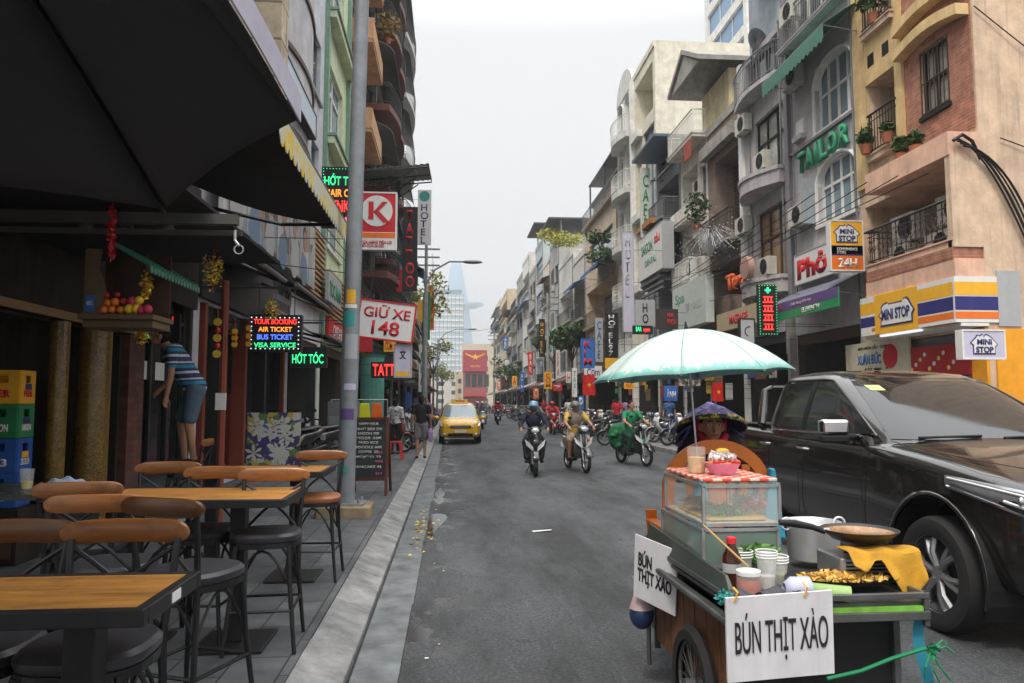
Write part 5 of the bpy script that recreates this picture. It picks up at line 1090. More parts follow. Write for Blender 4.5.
b.link('roof_scallops',pal('altar_green_tile',(.05,.26,.18),.3),T); B().box(-.43,.4,.10,.12,.002,.62).link('back_board',M_brown,T)
fr=[(pal('fruit_orange',(.75,.2,.02),.45),.045,'orange'),(pal('fruit_red',(.45,.02,.02),.35),.04,'apple'),(pal('fruit_yellow',(.75,.5,.03),.45),.05,'mango'),(pal('fruit_pink',(.5,.05,.1),.5),.055,'dragon_fruit')]
ps=[(0,-.12,.05,1),(0,-.03,.05,1),(0,.07,.05,1),(1,-.17,.04,.9),(0,-.08,.12,1),(1,-.1,.2,.9),(0,0,.13,1.1),(2,.17,.06,1.2),(2,.25,.06,1.2),(3,.2,.14,1),(3,.3,.05,1),(1,.1,.14,1),(2,.28,.15,1),(3,.38,.06,1),(1,.02,.21,.8)]
for i,(k,x,z,s_) in enumerate([(a_,b2,c2,d2*.78) for a_,b2,c2,d2 in ps]):
    m,r,n=fr[k]; b=B().ell((0,0,0),(r*s_,r*s_,r*s_*.95),12,8)
    o=b.link(n,m,None,smooth=True,loc=(-2.90+x*.72,6.72,2.35+z*.85)); tag(o,'%s in the offering heap on the altar shelf'%{'orange':'round orange','apple':'small red apple','mango':'yellow mango','dragon_fruit':'pink dragon fruit'}[n],n.replace('_',' '),'%s heap on the altar'%n.replace('_',' '))
def leafball(b,c,r,n,s,rr=rnd):
    for i in range(n):
        v=Vector((rr.gauss(0,1),rr.gauss(0,1),rr.gauss(0,1))).normalized()*rr.uniform(.35,1); p=Vector(c)+Vector((v.x*r[0],v.y*r[1],v.z*r[2]))
        a=Vector((rr.gauss(0,1),rr.gauss(0,1),rr.gauss(0,.7))).normalized(); q=a.cross(Vector((rr.gauss(0,1),rr.gauss(0,1),rr.gauss(0,1)))).normalized(); k=s*rr.uniform(.6,1.3)
        b.add([tuple(p-a*k),tuple(p+q*k*.45),tuple(p+a*k),tuple(p-q*k*.45)],[(0,1,2,3)])
    return b
M_gy=pal('tinsel_gold',(.75,.52,.04),.35,metal=.3); M_gr=pal('tinsel_red',(.5,.015,.02),.4)
def garland(label,px,py0,py1,Y,m,r,cat='garland',beads=False):
    a=at(px,py0,Y=Y); c=at(px,py1,Y=Y); h=a.z-c.z; T=thing('garland',label,cat,(a.x,Y,a.z)); B().tube([(0,0,.15),(0,0,-h)],.004,4).link('string',M_gr,T)
    if beads:
        for k in range(5): 
            z=-h*(k+.5)/5; (B().cyl((0,-.01,z),r*.8,.015,14,'y') if k%2==0 else B().ell((0,0,z),(r*.6,r*.6,r*.6),10,6)).link('coin_charm' if k%2==0 else 'bead',M_gy if k%2==0 else M_gr,T)
    else: leafball(B(),(0,0,-h/2),(r,r,h/2),170,.022).link('tinsel',m,T)
garland('bushy gold tinsel garland hanging near the awning arm',214,250,292,7.6,M_gy,.12)
garland('gold tinsel garland by the altar end',147,270,300,6.9,M_gy,.06); garland('gold tinsel cluster above the green LED letters beside the brick pier',143,320,346,8.2,M_gy,.08); garland('gold garland hung in front of the ticket sign top',272,298,322,11.4,M_gy,.12)
garland('dark red tinsel rope falling from the steel canopy bar',113,202,262,5.9,M_gr,.035)
garland('string of gold coins and red beads by the red post',218,318,358,8.6,M_gy,.055,beads=True); garland('short string of gold coins and red beads left of the ticket sign',235,330,346,9.2,M_gy,.045,beads=True); garland('short bead string touching the ticket sign edge',249,326,346,10,M_gy,.045,beads=True)
sign('led_sign','small LED window display with red and green words above the glass door',(at(160,328,Y=9.7).x,9.7,at(160,328,Y=9.7).z),.5,.36,s_blk,(('OPEN',pal('led_red_dim',(1,.04,.03),emit=.5),0,.1,.34,.09),('bar',pal('led_green_dim',(.05,1,.3),emit=.4),-.1,-.1,.12,.08)),t=.05)
T=thing('awning_post','slim post wrapped in red lacquer with a small white switch box near the doorway','post',(at(221,440,Y=9.2).x,9.2,.15)); B().tube([(0,0,0),(0,0,2.9)],.045,8).link('post',pal('red_lacquer_post',(.22,.05,.03),.5),T); B().box(-.06,.06,-.07,-.046,1.35,1.55).link('switch_box',s_white,T)
T=thing('mural_panel','floral painting of white lilies on a violet ground leaning by the barber shop','painting',(at(274,440,Y=16).x,16,.15),R(8)); 
B().box(-.53,.53,-.03,.03,0,1.22).link('panel',spotmat('lily_mural',(.05,.04,.13),[(.55,.55,.48),(.10,.22,.05),(.06,.04,.2),(.5,.38,.08),(.6,.6,.58),(.08,.14,.3)],7,.22,.6),T)
fl=B()
for k in range(12):
    cx,cz=-.4+.8*rnd.random(),.15+.95*rnd.random()
    for q in range(6): a=q*PI/3+k; fl.poly([(cx,-.034,cz),(cx+.13*math.cos(a-.25),-.036,cz+.13*math.sin(a-.25)),(cx+.2*math.cos(a),-.035,cz+.2*math.sin(a)),(cx+.13*math.cos(a+.25),-.036,cz+.13*math.sin(a+.25))])
fl.link('painted_petals',pal('lily_white',(.6,.6,.56),.6),T)
# clutter by the far left shops
T=thing('clothes_rack','white wire rack with neon yellow and orange shirts by the pavement','rack',(-2.6,22,.15)); f=B()
for x in (-.8,.8): f.tube([(x,0,0),(x,0,1.5)],.018,6)
for z in (1.5,.3): f.tube([(-.8,0,z),(.8,0,z)],.018,6)
f.link('frame',M_steel,T)
for x,m,n in ((-.3,pal('neon_yellow',(.65,.7,.02),.7),1),(.15,pal('neon_yellow',(.65,.7,.02),.7),1),(.5,pal('neon_orange',(.8,.15,.02),.7),0)): B().hexa([(x-.2,-.03,.5),(x+.2,-.03,.5),(x+.2,.03,.5),(x-.2,.03,.5),(x-.13,-.03,1.4),(x+.13,-.03,1.4),(x+.13,.03,1.4),(x-.13,.03,1.4)]).link('hanging_shirt',m,T,bevel=.02)
T=thing('plastic_stool','low red plastic stool on the pavement beside the black-shirted pedestrian','stool',(-1.35,19.2,.15)); b=B(); b.rbox(-.15,.15,-.15,.15,.42,.45,.04); 
for x in (-1,1):
    for y in (-1,1): b.hexa([(x*.17-.03,y*.17-.03,0),(x*.17+.03,y*.17-.03,0),(x*.17+.03,y*.17+.03,0),(x*.17-.03,y*.17+.03,0),(x*.12-.03,y*.12-.03,.419),(x*.12+.03,y*.12-.03,.419),(x*.12+.03,y*.12+.03,.419),(x*.12-.03,y*.12+.03,.419)])
b.link('stool_body',pal('plastic_red',(.5,.02,.02),.4),T)
for i,(x,y,lab) in enumerate(((-1.72,14.6,'grey metal cabinet behind the blackboard'),(-2.9,21,'pale grey power cabinet beside the clothes rack'))):
    T=thing('utility_cabinet',lab,'cabinet',(x,y,.15)); T.scale=(.6 if i==0 else 1,1,.75 if i==0 else 1); B().box(-.4,.4,-.25,.25,0,1.15+.3*i).link('cabinet_body',[M_dwood,M_grey][i],T,bevel=.01); B().box(-.36,.36,-.262,-.251,.1,1.05).link('cabinet_door',[M_brown,M_steel][i],T)
T=thing('column','fluted teal drapery column beside the hat shop','column',(-2.75,27,.15)); B().lathe([(.5,0),(.42,.2),(.42,3),(.5,3.1)],n=18).link('shaft',pal('teal_drape',(.12,.36,.30),.7),T)
# ---------------------------------------------------------------- people
def fuse(b,name,mat,parent,vox=.012,it=4,label=None):
    me=b.mesh(name,mat); t=bpy.data.objects.new('tmp',me)
    m=t.modifiers.new('r','REMESH'); m.mode='VOXEL'; m.voxel_size=vox
    m=t.modifiers.new('s','SMOOTH'); m.factor=.5; m.iterations=it
    m2=evalmesh(t); bpy.data.objects.remove(t); bpy.data.meshes.remove(me)
    m2.materials.clear(); m2.materials.append(mat)
    for p in m2.polygons: p.use_smooth=True
    o=bpy.data.objects.new(name,m2); COL.objects.link(o); o.parent=parent
    if label: o['label']=label
    return o
def cap(b,p,q,r1,r2,n=10):
    p,q=Vector(p),Vector(q); d=(q-p); L=d.length
    if L<1e-5: return b
    d/=L; pts=[p-d*r1*.86,p-d*r1*.5,p,q,q+d*r2*.5,q+d*r2*.86]; return b.tube(pts,[r1*.5,r1*.86,r1,r2,r2*.86,r2*.5],n)
def V3(*a): return Vector(a)
skinA=pal('skin_tan',(.34,.18,.11),.55,var=.08); hairM=pal('hair_black',(.012,.010,.010),.85,spec=.2)
eyeW=pal('eye_white',(.6,.58,.55),.3); eyeB=pal('eye_dark',(.01,.008,.006),.2); lipM=pal('lip_red_brown',(.28,.08,.06),.5)
def person(label,loc,rz,J,shirt,pants,long_sleeve=False,shorts=False,long_hair=False,hands=True,vox=.013,yaw=0,pitch=0,shoes=True,group=None,helmet=None,mask=None,skin=None,female=False,shirt_extra=0):
    T=thing('person',label,'person',loc,rz,group); sk=skin or skinA; w=.9 if female else 1
    P=J['pelvis'];C=J['chest'];N=C+(J['head']-C)*.45;H=J['head']
    b=B(); b.ell(P,(.155*w,.115,.12)); cap(b,P,C,.12*w,.135*w); b.ell(C+V3(0,0,-.03),(.165*w,.115,.16)); cap(b,N,H,.055,.055); cap(b,C+V3(0,0,.08),N,.075,.055)
    for s in 'LR':
        sh,el,ha,hp,kn,an=[J[k+s] for k in ('sh','el','ha','hp','kn','an')]
        cap(b,C+V3(0,0,.1),sh,.07,.058); cap(b,sh,el,.052*w,.04); cap(b,el,ha,.04,.027); cap(b,hp,kn,.085,.056); cap(b,kn,an,.055,.036); cap(b,P,hp,.1,.095)
        d=(ha-el).normalized(); e=d.cross(V3(0,0,1)); e=e.normalized() if e.length>.1 else V3(1,0,0); dn=e.cross(d).normalized()
        b.ell(ha+d*.05,(.035,.035,.03),10,6); cap(b,ha,ha+d*.08,.028,.03)
        for k in range(4): 
            st=ha+d*.075+e*(.027-.018*k); L_=(.03,.036,.034,.026)[k]; m_=st+d*L_+dn*(-.006); cap(b,st,m_,.0095,.0088,6); cap(b,m_,m_+d*L_*.6+dn*(-.024),.0088,.007,6)
        cap(b,ha+d*.02+e*.02,ha+d*.06+e*.05+dn*(-.01),.012,.010,6)
        f=J.get('ft'+s) or an+V3(0,-.15,-.06); cap(b,an,an+V3(0,.02,-.05),.036,.036); cap(b,an+V3(0,.02,-.055),f,.034,.03)
    M0=Matrix.Translation(H)@Matrix.Rotation(yaw,4,'Z')@Matrix.Rotation(pitch,4,'X'); b.M=M0
    b.ell((0,.01,.02),(.075,.092,.105),16,12); b.ell((0,-.02,-.05),(.052,.06,.055)); b.tube([(0,-.085,.02),(0,-.108,-.02),(0,-.09,-.03)],[.008,.016,.012],8)
    for x in (-1,1): b.ell((x*.078,.01,0),(.012,.02,.032),8,6)
    b.M=Matrix.Identity(4); fuse(b,'body',sk,T,vox if vox<.013 else .0115)
    def hb(): q=B(); q.M=M0; return q
    for x in (-1,1):
        hb().ell((x*.03,-.078,.018),(.013,.008,.007),8,6).link('eye',eyeW,T); hb().ell((x*.03,-.0855,.018),(.006,.003,.006),8,6).link('pupil',eyeB,T); hb().tube([(x*.046,-.079,.038),(x*.03,-.088,.043),(x*.014,-.087,.038)],.004,5).link('eyebrow',hairM,T)
    hb().tube([(-.024,-.081,-.052),(-.01,-.09,-.05),(.01,-.09,-.05),(.024,-.081,-.052)],.006,6).link('mouth',lipM,T)
    if not helmet:
        q=hb(); q.ell((0,.025,.05),(.082,.09,.092),16,10); q.ell((0,.055,.0),(.076,.06,.09),12,8)
        if long_hair: q.ell((0,.07,-.08),(.07,.045,.13))
        for x in (-1,1): q.ell((x*.062,.02,.03),(.02,.045,.05),8,6)
        # keep the face free
        o=fuse(q,'hair',hairM,T,.011,2)
    sb=B(); e=.009+shirt_extra
    sb.ell(P+V3(0,0,.02),(.155*w+e,.115+e,.12)); cap(sb,P,C,.12*w+e,.135*w+e); sb.ell(C+V3(0,0,-.03),(.165*w+e,.115+e,.165)); cap(sb,C+V3(0,0,.09),N-V3(0,0,.03),.078+e,.06)
    for s in 'LR':
        sh,el,ha=J['sh'+s],J['el'+s],J['ha'+s]; cap(sb,C+V3(0,0,.1),sh,.072+e,.06+e); t=.62
        cap(sb,sh,sh.lerp(el,1 if long_sleeve else t),.055+e,.05+e)
        if long_sleeve: cap(sb,el,el.lerp(ha,.9),.048+e,.032+e)
    o=fuse(sb,'jacket' if long_sleeve else 'shirt',shirt,T,.013)
    pb=B(); pb.ell(P-V3(0,0,.02),(.165*w,.125,.12))
    for s in 'LR':
        hp,kn,an=[J[k+s] for k in ('hp','kn','an')]; cap(pb,P,hp,.11,.108); cap(pb,hp,hp.lerp(kn,.85 if shorts else 1),.105,.088 if shorts else .075)
        if not shorts: cap(pb,kn,kn.lerp(an,.93),.074,.055)
    fuse(pb,'shorts' if shorts else 'trousers',pants,T,.013)
    if shoes:
        for s in 'LR':
            an=J['an'+s]; f=J.get('ft'+s) or an+V3(0,-.15,-.06); q=B(); cap(q,an+V3(0,.03,-.055),f,.042,.038); fuse(q,'shoe',M_black,T,.012,2)
    if helmet:
        q=hb(); n=16; 
        q.loft([[(.118*math.cos(2*PI*k/n)*math.cos(a),.02+.135*math.sin(2*PI*k/n)*math.cos(a),.03+.12*math.sin(a)) for k in range(n)] for a in [R(x) for x in (-12,0,15,30,45,60,75,88)]]); q.link('helmet',helmet,T,smooth=True)
        hb().box(-.085,.085,-.15,-.09,.035,.048).link('helmet_peak',helmet,T,bevel=.004)
        hb().tube([(-.085,-.01,.0),(-.07,-.03,-.07),(0,-.045,-.108),(.07,-.03,-.07),(.085,-.01,.0)],.006,6).link('chin_strap',M_black,T)
    if mask: 
        q=hb(); q.ell((0,-.045,-.045),(.062,.062,.048)); q.link('face_mask',mask,T,smooth=True)
    return T
def ride(kspread=.17,ht=1.47):
    return dict(pelvis=V3(0,.22,.84),chest=V3(0,.13,1.2),head=V3(0,.07,ht),shL=V3(-.19,.1,1.3),shR=V3(.19,.1,1.3),elL=V3(-.3,-.08,1.1),elR=V3(.3,-.08,1.1),haL=V3(-.29,-.3,1.02),haR=V3(.29,-.3,1.02),
        hpL=V3(-.1,.16,.8),hpR=V3(.1,.16,.8),knL=V3(-kspread-.03,-.2,.72),knR=V3(kspread+.03,-.2,.72),anL=V3(-kspread,-.06,.34),anR=V3(kspread,-.06,.34),ftL=V3(-kspread,-.24,.30),ftR=V3(kspread,-.24,.30))
def stand(h=1.6,arm=.0):
    k=h/1.65
    J=dict(pelvis=V3(0,0,.92),chest=V3(0,0,1.28),head=V3(0,-.01,1.53),shL=V3(-.18,0,1.36),shR=V3(.18,0,1.36),elL=V3(-.24,.02,1.1),elR=V3(.24,.02,1.1),haL=V3(-.25,-.08-arm,.88+arm),haR=V3(.25,-.08,.88),hpL=V3(-.09,0,.88),hpR=V3(.09,0,.88),knL=V3(-.1,-.02,.5),knR=V3(.1,.03,.5),anL=V3(-.1,.02,.09),anR=V3(.1,.08,.09))
    J={a:v*k for a,v in J.items()}
    for s in 'LR': J['ft'+s]=J['an'+s]+V3(0,-.15,-.055)
    return J
# ---------------------------------------------------------------- motor scooters
M_tyre=pal('rubber_tyre',(.022,.022,.023),.8,bump=.2,scale=14); M_chr=pal('chrome',(.6,.6,.62),.12,metal=1.,var=.05); M_alloy=pal('alloy_grey',(.33,.34,.35),.35,metal=.8); M_lamp=pal('lamp_glass',(.55,.57,.58),.08,metal=.3); M_saddle=pal('saddle_black',(.015,.015,.016),.4); M_rl=pal('rear_lamp_red',(.4,.01,.01),.2)
def bike(label,paint,loc=(0,0,0),rz=0,under=False,group=None,paint2=None,cat='motor scooter',basket=False):
    T=thing('motor_scooter' if not under else 'motorbike',label,cat if not under else 'motorbike',loc,rz,group); r=.27; p2=paint2 or M_black
    for nm,y in (('front_wheel',-.62),('rear_wheel',.62)):
        b=B(); wd=.045 if not under else .036; b.lathe([(r-.075,-wd*.8),(r-.03,-wd),(r-.008,-wd*.7),(r,0),(r-.008,wd*.7),(r-.03,wd),(r-.075,wd*.8)],(0,y,r),24,'x',cap=False); o=b.link(nm,M_tyre,T,smooth=True)
        b=B(); b.torus((0,y,r),r-.075,.014,24,6,'x'); b.cyl((0,y,r),.045,.09,12,'x')
        n=5 if not under else 16
        for k in range(n): a=2*PI*k/n; b.tube([(0,y,r),(0,y+(r-.08)*math.cos(a),r+(r-.08)*math.sin(a))],.012 if not under else .004,5)
        b.link('rim',M_alloy,o)
    b=B()
    for x in (-.065,.065): b.tube([(x,-.62,r),(x,-.50,.62),(x,-.44,.86)],.018,8)
    b.link('fork',M_alloy,T,smooth=True)
    b=B(); n=10; b.loft([[(x,-.62+(r+.035)*math.cos(a),r+(r+.035)*math.sin(a)-.02*(abs(x)>.05)) for x in (-.075,-.045,.045,.075)] for a in [R(30+130*k/n) for k in range(n+1)]],cap=False,closed=False); b.link('front_fender',paint,T,solid=.008,smooth=True)
    # leg shield
    b=B(); rows=[]
    W_=.2 if not under else .17
    if not under: W_=.235
    for z,w_,y in ((.30,.12,-.30),(.42,W_*.85,-.38),(.52,W_,-.44 if under else -.50),(.62,W_,-.45 if under else -.56),(.74,W_*.95,-.46 if under else -.585),(.86,W_*.72,-.45 if under else -.56),(.95,W_*.5,-.43 if under else -.52)): rows.append([(w_*t,y+.16*abs(t)**2-.05*(1-abs(t)),z) for t in (-1,-.75,-.4,0,.4,.75,1)])
    b.loft(rows,cap=False,closed=False); b.link('leg_shield',paint,T,solid=.02,smooth=True,sub=1)
    b=B(); b.ell((0,-.615,.70),(.085,.03,.09),12,8) if not under else b.ell((0,-.47,.62),(.05,.03,.1),10,6); b.link('front_panel',p2,T,smooth=True)
    dy=0 if under else -.10
    for x in (-1,1): B().hexa([(x*.03,-.53+dy,.52),(x*.19,-.47+dy,.66),(x*.23,-.44+dy,.80),(x*.05,-.53+dy,.64),(x*.03,-.49+dy,.54),(x*.17,-.41+dy,.66),(x*.20,-.39+dy,.76),(x*.05,-.48+dy,.62)]).link('indicator',M_lamp,T,bevel=.006)
    b=B(); b.ell((0,-.46,.98),(.15,.10,.085),14,8); b.link('handlebar_cover',paint,T,smooth=True)
    B().ell((0,-.55,.975),(.085,.03,.055),12,8).link('headlight',M_lamp,T,smooth=True)
    b=B().tube([(-.34,-.30,1.0),(-.2,-.38,1.03),(0,-.42,1.0),(.2,-.38,1.03),(.34,-.30,1.0)],.013,6); b.link('handlebar',M_dark,T)
    for x in (-1,1):
        B().tube([(x*.34,-.30,1.0),(x*.24,-.355,1.02)],.019,8).link('grip',M_black,T); b=B().tube([(x*.22,-.39,1.02),(x*.27,-.42,1.14),(x*.3,-.42,1.2)],.006,5); b.link('mirror_stalk',M_dark,T); B().ell((x*.31,-.42,1.23),(.055,.014,.038),12,6).link('mirror',M_black,T,smooth=True)
    b=B()
    b.rbox(-.13,.13,-.32,.14,.30,.345,.05) if not under else b.rbox(-.06,.06,-.34,.2,.42,.56,.03); b.link('footboard',p2,T,bevel=.01)
    # tail body
    b=B(); rg=[]
    for y,z0,z1,w_ in ((.02,.34,.60,.08),(.12,.34,.70,.13),(.35,.38,.74,.15),(.6,.48,.76,.14),(.82,.60,.78,.09),(.92,.68,.77,.04)):
        rg.append([(w_*math.cos(2*PI*k/12),y,(z0+z1)/2+(z1-z0)/2*math.sin(2*PI*k/12)) for k in range(12)])
    b.loft(rg); b.link('tail_body',paint,T,smooth=True)
    b=B(); rg=[]
    for y,z,w_,h in ((.0,.76,.07,.03),(.12,.775,.12,.045),(.35,.79,.135,.05),(.6,.82,.125,.05),(.8,.84,.07,.03)): rg.append([(w_*math.cos(2*PI*k/12),y,z+h*math.sin(2*PI*k/12)) for k in range(12)])
    b.loft(rg); b.link('seat',M_saddle,T,smooth=True)
    b=B().cyl((.0,.35,.33),.13,.22,14,'x'); b.box(-.09,.09,.1,.62,.27,.36); b.link('engine',M_dark,T,bevel=.01)
    B().tube([(.14,.3,.28),(.16,.5,.3),(.17,.85,.36)],[.02,.045,.05],10).link('exhaust',M_alloy if under else M_dark,T,smooth=True)
    B().ell((0,.93,.74),(.08,.03,.03),10,6).link('tail_light',M_rl,T); B().box(-.07,.07,.95,.957,.5,.62).link('number_plate',M_white,T)
    B().box(-.08,.08,-.57,-.563,.44,.52).link('front_plate',M_white,T) if under else None
    B().tube([(-.04,.1,.26),(-.17,.16,.02)],.011,5).link('stand',M_dark,T)
    if basket:
        b=B()
        for z in (.72,.8,.88): b.tube([(-.14,-.6,z),(.14,-.6,z),(.14,-.46,z),(-.14,-.46,z),(-.14,-.6,z)],.005,4)
        for x in (-.14,-.07,0,.07,.14): b.tube([(x,-.6,.7),(x,-.6,.9)],.004,4)
        b.link('basket',M_steel,T)
    return T
p_blk=pal('paint_black_gloss',(.014,.015,.018),.18,coat=.8,var=.1); p_gry=pal('paint_dark_grey',(.08,.085,.09),.25,coat=.6,var=.1); p_red=pal('paint_red',(.35,.012,.015),.25,coat=.6,var=.1); p_wht=pal('paint_white',(.55,.55,.55),.3,coat=.5,var=.1); p_blu=pal('paint_navy',(.02,.035,.11),.25,coat=.6,var=.1); p_grn=pal('paint_dark_green',(.015,.07,.05),.3,coat=.5,var=.1)
navyj=pal('jacket_navy',(.012,.014,.03),.8,bump=.1); jean=pal('trousers_navy',(.02,.025,.05),.8); beige=pal('cloth_beige',(.30,.25,.19),.85); yelc=pal('cloth_mustard',(.45,.28,.06),.8); grnc=pal('cloth_green',(.02,.20,.09),.8,var=.2); dgr=pal('cloth_dark_green',(.015,.06,.04),.8); khaki=pal('cloth_khaki',(.2,.17,.12),.85); redc=pal('cloth_red',(.4,.02,.03),.8); blkc=pal('cloth_black',(.015,.015,.017),.85); whc=pal('cloth_white',(.5,.5,.5),.85); lilc=pal('cloth_lilac',(.3,.2,.35),.85); blc=pal('cloth_blue',(.05,.12,.28),.85)
bike('black scooter with silver nose panels ridden by the navy jacketed rider in a blue helmet',p_blk,(1.86,16.65,0),R(-3),paint2=p_blk)
person('rider in blue open helmet, dark mask and navy jacket on the black scooter',(1.86,16.65,0),R(-3),ride(),navyj,jean,True,helmet=pal('helmet_sky_blue',(.10,.24,.36),.25,coat=.5),mask=pal('mask_dark',(.05,.05,.055),.8))
bike('old dark motorbike with wire wheels ridden by the rider in yellow sleeves and shorts',p_gry,(2.95,17.4,0),R(10),under=True)
person('rider in olive helmet, grey vest, mustard shirt and beige shorts on the old motorbike',(2.95,17.4,0),R(10),ride(.2),yelc,beige,False,True,helmet=pal('helmet_olive_grey',(.12,.115,.1),.4),shoes=True,shirt_extra=.006)
bike('dark underbone motorbike with wire wheels ridden by the bareheaded man in green',p_blk,(4.66,18.9,0),R(17),under=True,paint2=s_grn)
person('bareheaded man in green short-sleeved uniform shirt riding with a large green bag behind him',(4.66,18.9,0),R(17),ride(.17,1.5),grnc,dgr,False,yaw=R(12))
T=thing('delivery_bag','bulky green delivery bag strapped behind the green uniformed rider','bag',(4.66,18.9,0),R(17)); b=B()
b.ell((-.1,.6,.68),(.27,.24,.36))
for k in range(34): b.ell((-.1+rnd.uniform(-.2,.2),.6+rnd.uniform(-.17,.17),.68+rnd.uniform(-.3,.3)),(rnd.uniform(.08,.15),.1,rnd.uniform(.04,.09)),10,6)
fuse(b,'bag_cloth',pal('bag_green',(.012,.11,.045),.75,var=.35,scale=8),T,.02,4); B().tube([(-.36,.6,.72),(-.1,.33,.76),(.15,.6,.74),(-.1,.86,.72),(-.36,.6,.72)],.02,6).link('strap',dgr,T)
VT=[o for o in COL.objects if o.name.startswith('person') and 'olive helmet' in o.get('label','')][0]
vb=B(); cap(vb,(0,.19,.98),(0,.13,1.2),.135,.155); vb.ell((0,.13,1.17),(.19,.14,.18)); cap(vb,(0,.13,1.27),(-.14,.1,1.32),.1,.075); cap(vb,(0,.13,1.27),(.14,.1,1.32),.1,.075); fuse(vb,'vest',pal('vest_grey',(.16,.14,.12),.85),VT,.013)
# parked machines: three kinds then copies
protoP=[bike('x',p,(0,0,0),0,under=u) for p,u in ((p_blk,0),(p_red,0),(p_wht,0),(p_blu,1),(p_gry,1))]
cn=['black','red','white','navy','grey']
spots=[]; Y=20.6; i=0
rr=random.Random(11)
while Y<118:
    spots.append((7.9+rr.uniform(-.2,.3),Y,PI/2+PI+rr.uniform(-.3,.2),'right')); 
    if Y>24 and rr.random()<.4: spots.append((6.25+rr.uniform(-.3,.3),Y+.3,-PI/2+rr.uniform(-.4,.3),'rightroad'))
    Y+=rr.uniform(.7,1.1)*(1 if Y<60 else 1.6)
Y=21.5
while Y<62:
    if not (18.5<Y<20.5): spots.append((-1.75+rr.uniform(-.25,.2),Y,rr.choice([PI/2,PI/2+.5,PI/2-.4]),'left'))
    Y+=rr.uniform(1.2,1.9)
spots.insert(0,(-3.6,18.2,R(-30),'near'))
spots.insert(0,(-3.3,19.3,R(-35),'near2'))
refs={'right':'on the right pavement','rightroad':'at the right road edge','left':'on the left pavement'}
marks=[(20,'level with the green uniformed rider'),(27,'just past the umbrella'),(34,'under the black vertical hotel sign'),(42,'before the peach house'),(52,'by the low white house'),(64,'by the dirty white house'),(80,'by the blue-grey house'),(200,'near the far street end')]
used={}; first=[True]*5
for (x,y,rz,k) in spots:
    c=rr.choice([0,0,0,0,1,2,3,3,4,4,4]) if 'near' not in k else 0
    if k=='near': lab='black scooter parked against the barber shop wall behind the lamp post'
    elif k=='near2': lab='second black scooter parked beyond the one at the barber shop wall'
    else:
        mk=[m for a,m in marks if y>=a][-1] if y>=20 else marks[0][1]
        mk=next(m for (a,m),(a2,_) in zip(marks,marks[1:]+[(999,'')]) if a<=y<a2)
        base='%s parked motorbike %s, %s'%(cn[c],refs[k],mk); used[base]=used.get(base,0)+1; n=used[base]
        lab=base if n==1 else ['second ','third ','fourth ','fifth ','sixth ','seventh '][min(n-2,5)]+base
    g='motorbikes parked along the street'
    if first[c]: t=protoP[c]; t.location=(x,y,.15 if k!='rightroad' else 0); t.rotation_euler=(0,0,rz); t['label']=lab; t['group']=g; first[c]=False
    else: dup(protoP[c],(x,y,.15 if k!='rightroad' else 0),rz,lab,g)
for c in range(5):
    if first[c]:
        for o in list(protoP[c].children_recursive)+[protoP[c]]: bpy.data.objects.remove(o)
# moving traffic farther off
rproto=person('y',(0,0,0),0,ride(),pal('cloth_grey',(.16,.16,.17),.85),jean,True,helmet=p_wht); rp2=person('y',(0,0,0),0,ride(),redc,jean,True,helmet=p_red)
far=[(3.9,34,'grey jacketed rider seen beyond the blue helmeted rider',0,2),(5.0,36.5,'red jacketed rider between the parked bikes and the middle rider',1,1),(1.9,44,'distant rider in grey left of the blue helmeted rider',0,0),(3.3,52,'red clad distant rider in mid road',1,4),(2.2,60,'small far rider in grey following the red one',0,3),(4.3,66,'small red clad far rider by the right kerb',1,0),(1.6,76,'tiny far rider in grey beside the taxi roof line',0,2),(3.0,88,'tiny red clad far rider near the street end',1,1),(4.6,96,'tiniest grey rider near the street end',0,0)]
bp_=[t for t in COL.objects if t.name.startswith('motor') and t.parent is None and t.get('group')]
for i,(x,y,lab,k,c) in enumerate(far):
    src=rproto if k==0 else rp2
    if i==0: rproto.location=(x,y,0); rproto['label']=lab; rproto['group']='distant riders'
    elif i==1: rp2.location=(x,y,0); rp2['label']=lab; rp2['group']='distant riders'
    else: dup(src,(x,y,0),R(rr.uniform(-6,6)),lab,'distant riders')
    dup(bp_[i%len(bp_)],(x,y,0),0,'motorbike under the '+lab,'moving motorbikes far down the road')
# man on the left in the striped polo, bending
strp=bpy.data.materials.new('striped_polo'); strp.use_nodes=True; n=strp.node_tree.nodes; l=strp.node_tree.links; n['Principled BSDF'].inputs['Roughness'].default_value=.85
tc=n.new('ShaderNodeTexCoord'); mp=n.new('ShaderNodeMapping'); mp.inputs['Rotation'].default_value=(R(-22),0,0); mp.inputs['Scale'].default_value=(1,1,5.6); l.new(tc.outputs['Object'],mp.inputs[0]); sx=n.new('ShaderNodeSeparateXYZ'); l.new(mp.outputs[0],sx.inputs[0]); fr_=n.new('ShaderNodeMath'); fr_.operation='FRACT'; l.new(sx.outputs[2],fr_.inputs[0])
cr=n.new('ShaderNodeValToRGB'); cr.color_ramp.interpolation='CONSTANT'; l.new(fr_.outputs[0],cr.inputs[0]); e=cr.color_ramp.elements; e[0].color=(.02,.035,.11,1); e[1].position=.28; e[1].color=(.5,.52,.55,1)
for p_,c_ in ((.42,(.02,.035,.11)),(.6,(.03,.22,.36)),(.8,(.02,.035,.11)),(.9,(.45,.48,.5))): q=e.new(p_); q.color=(*c_,1)
l.new(cr.outputs[0],n['Principled BSDF'].inputs['Base Color'])
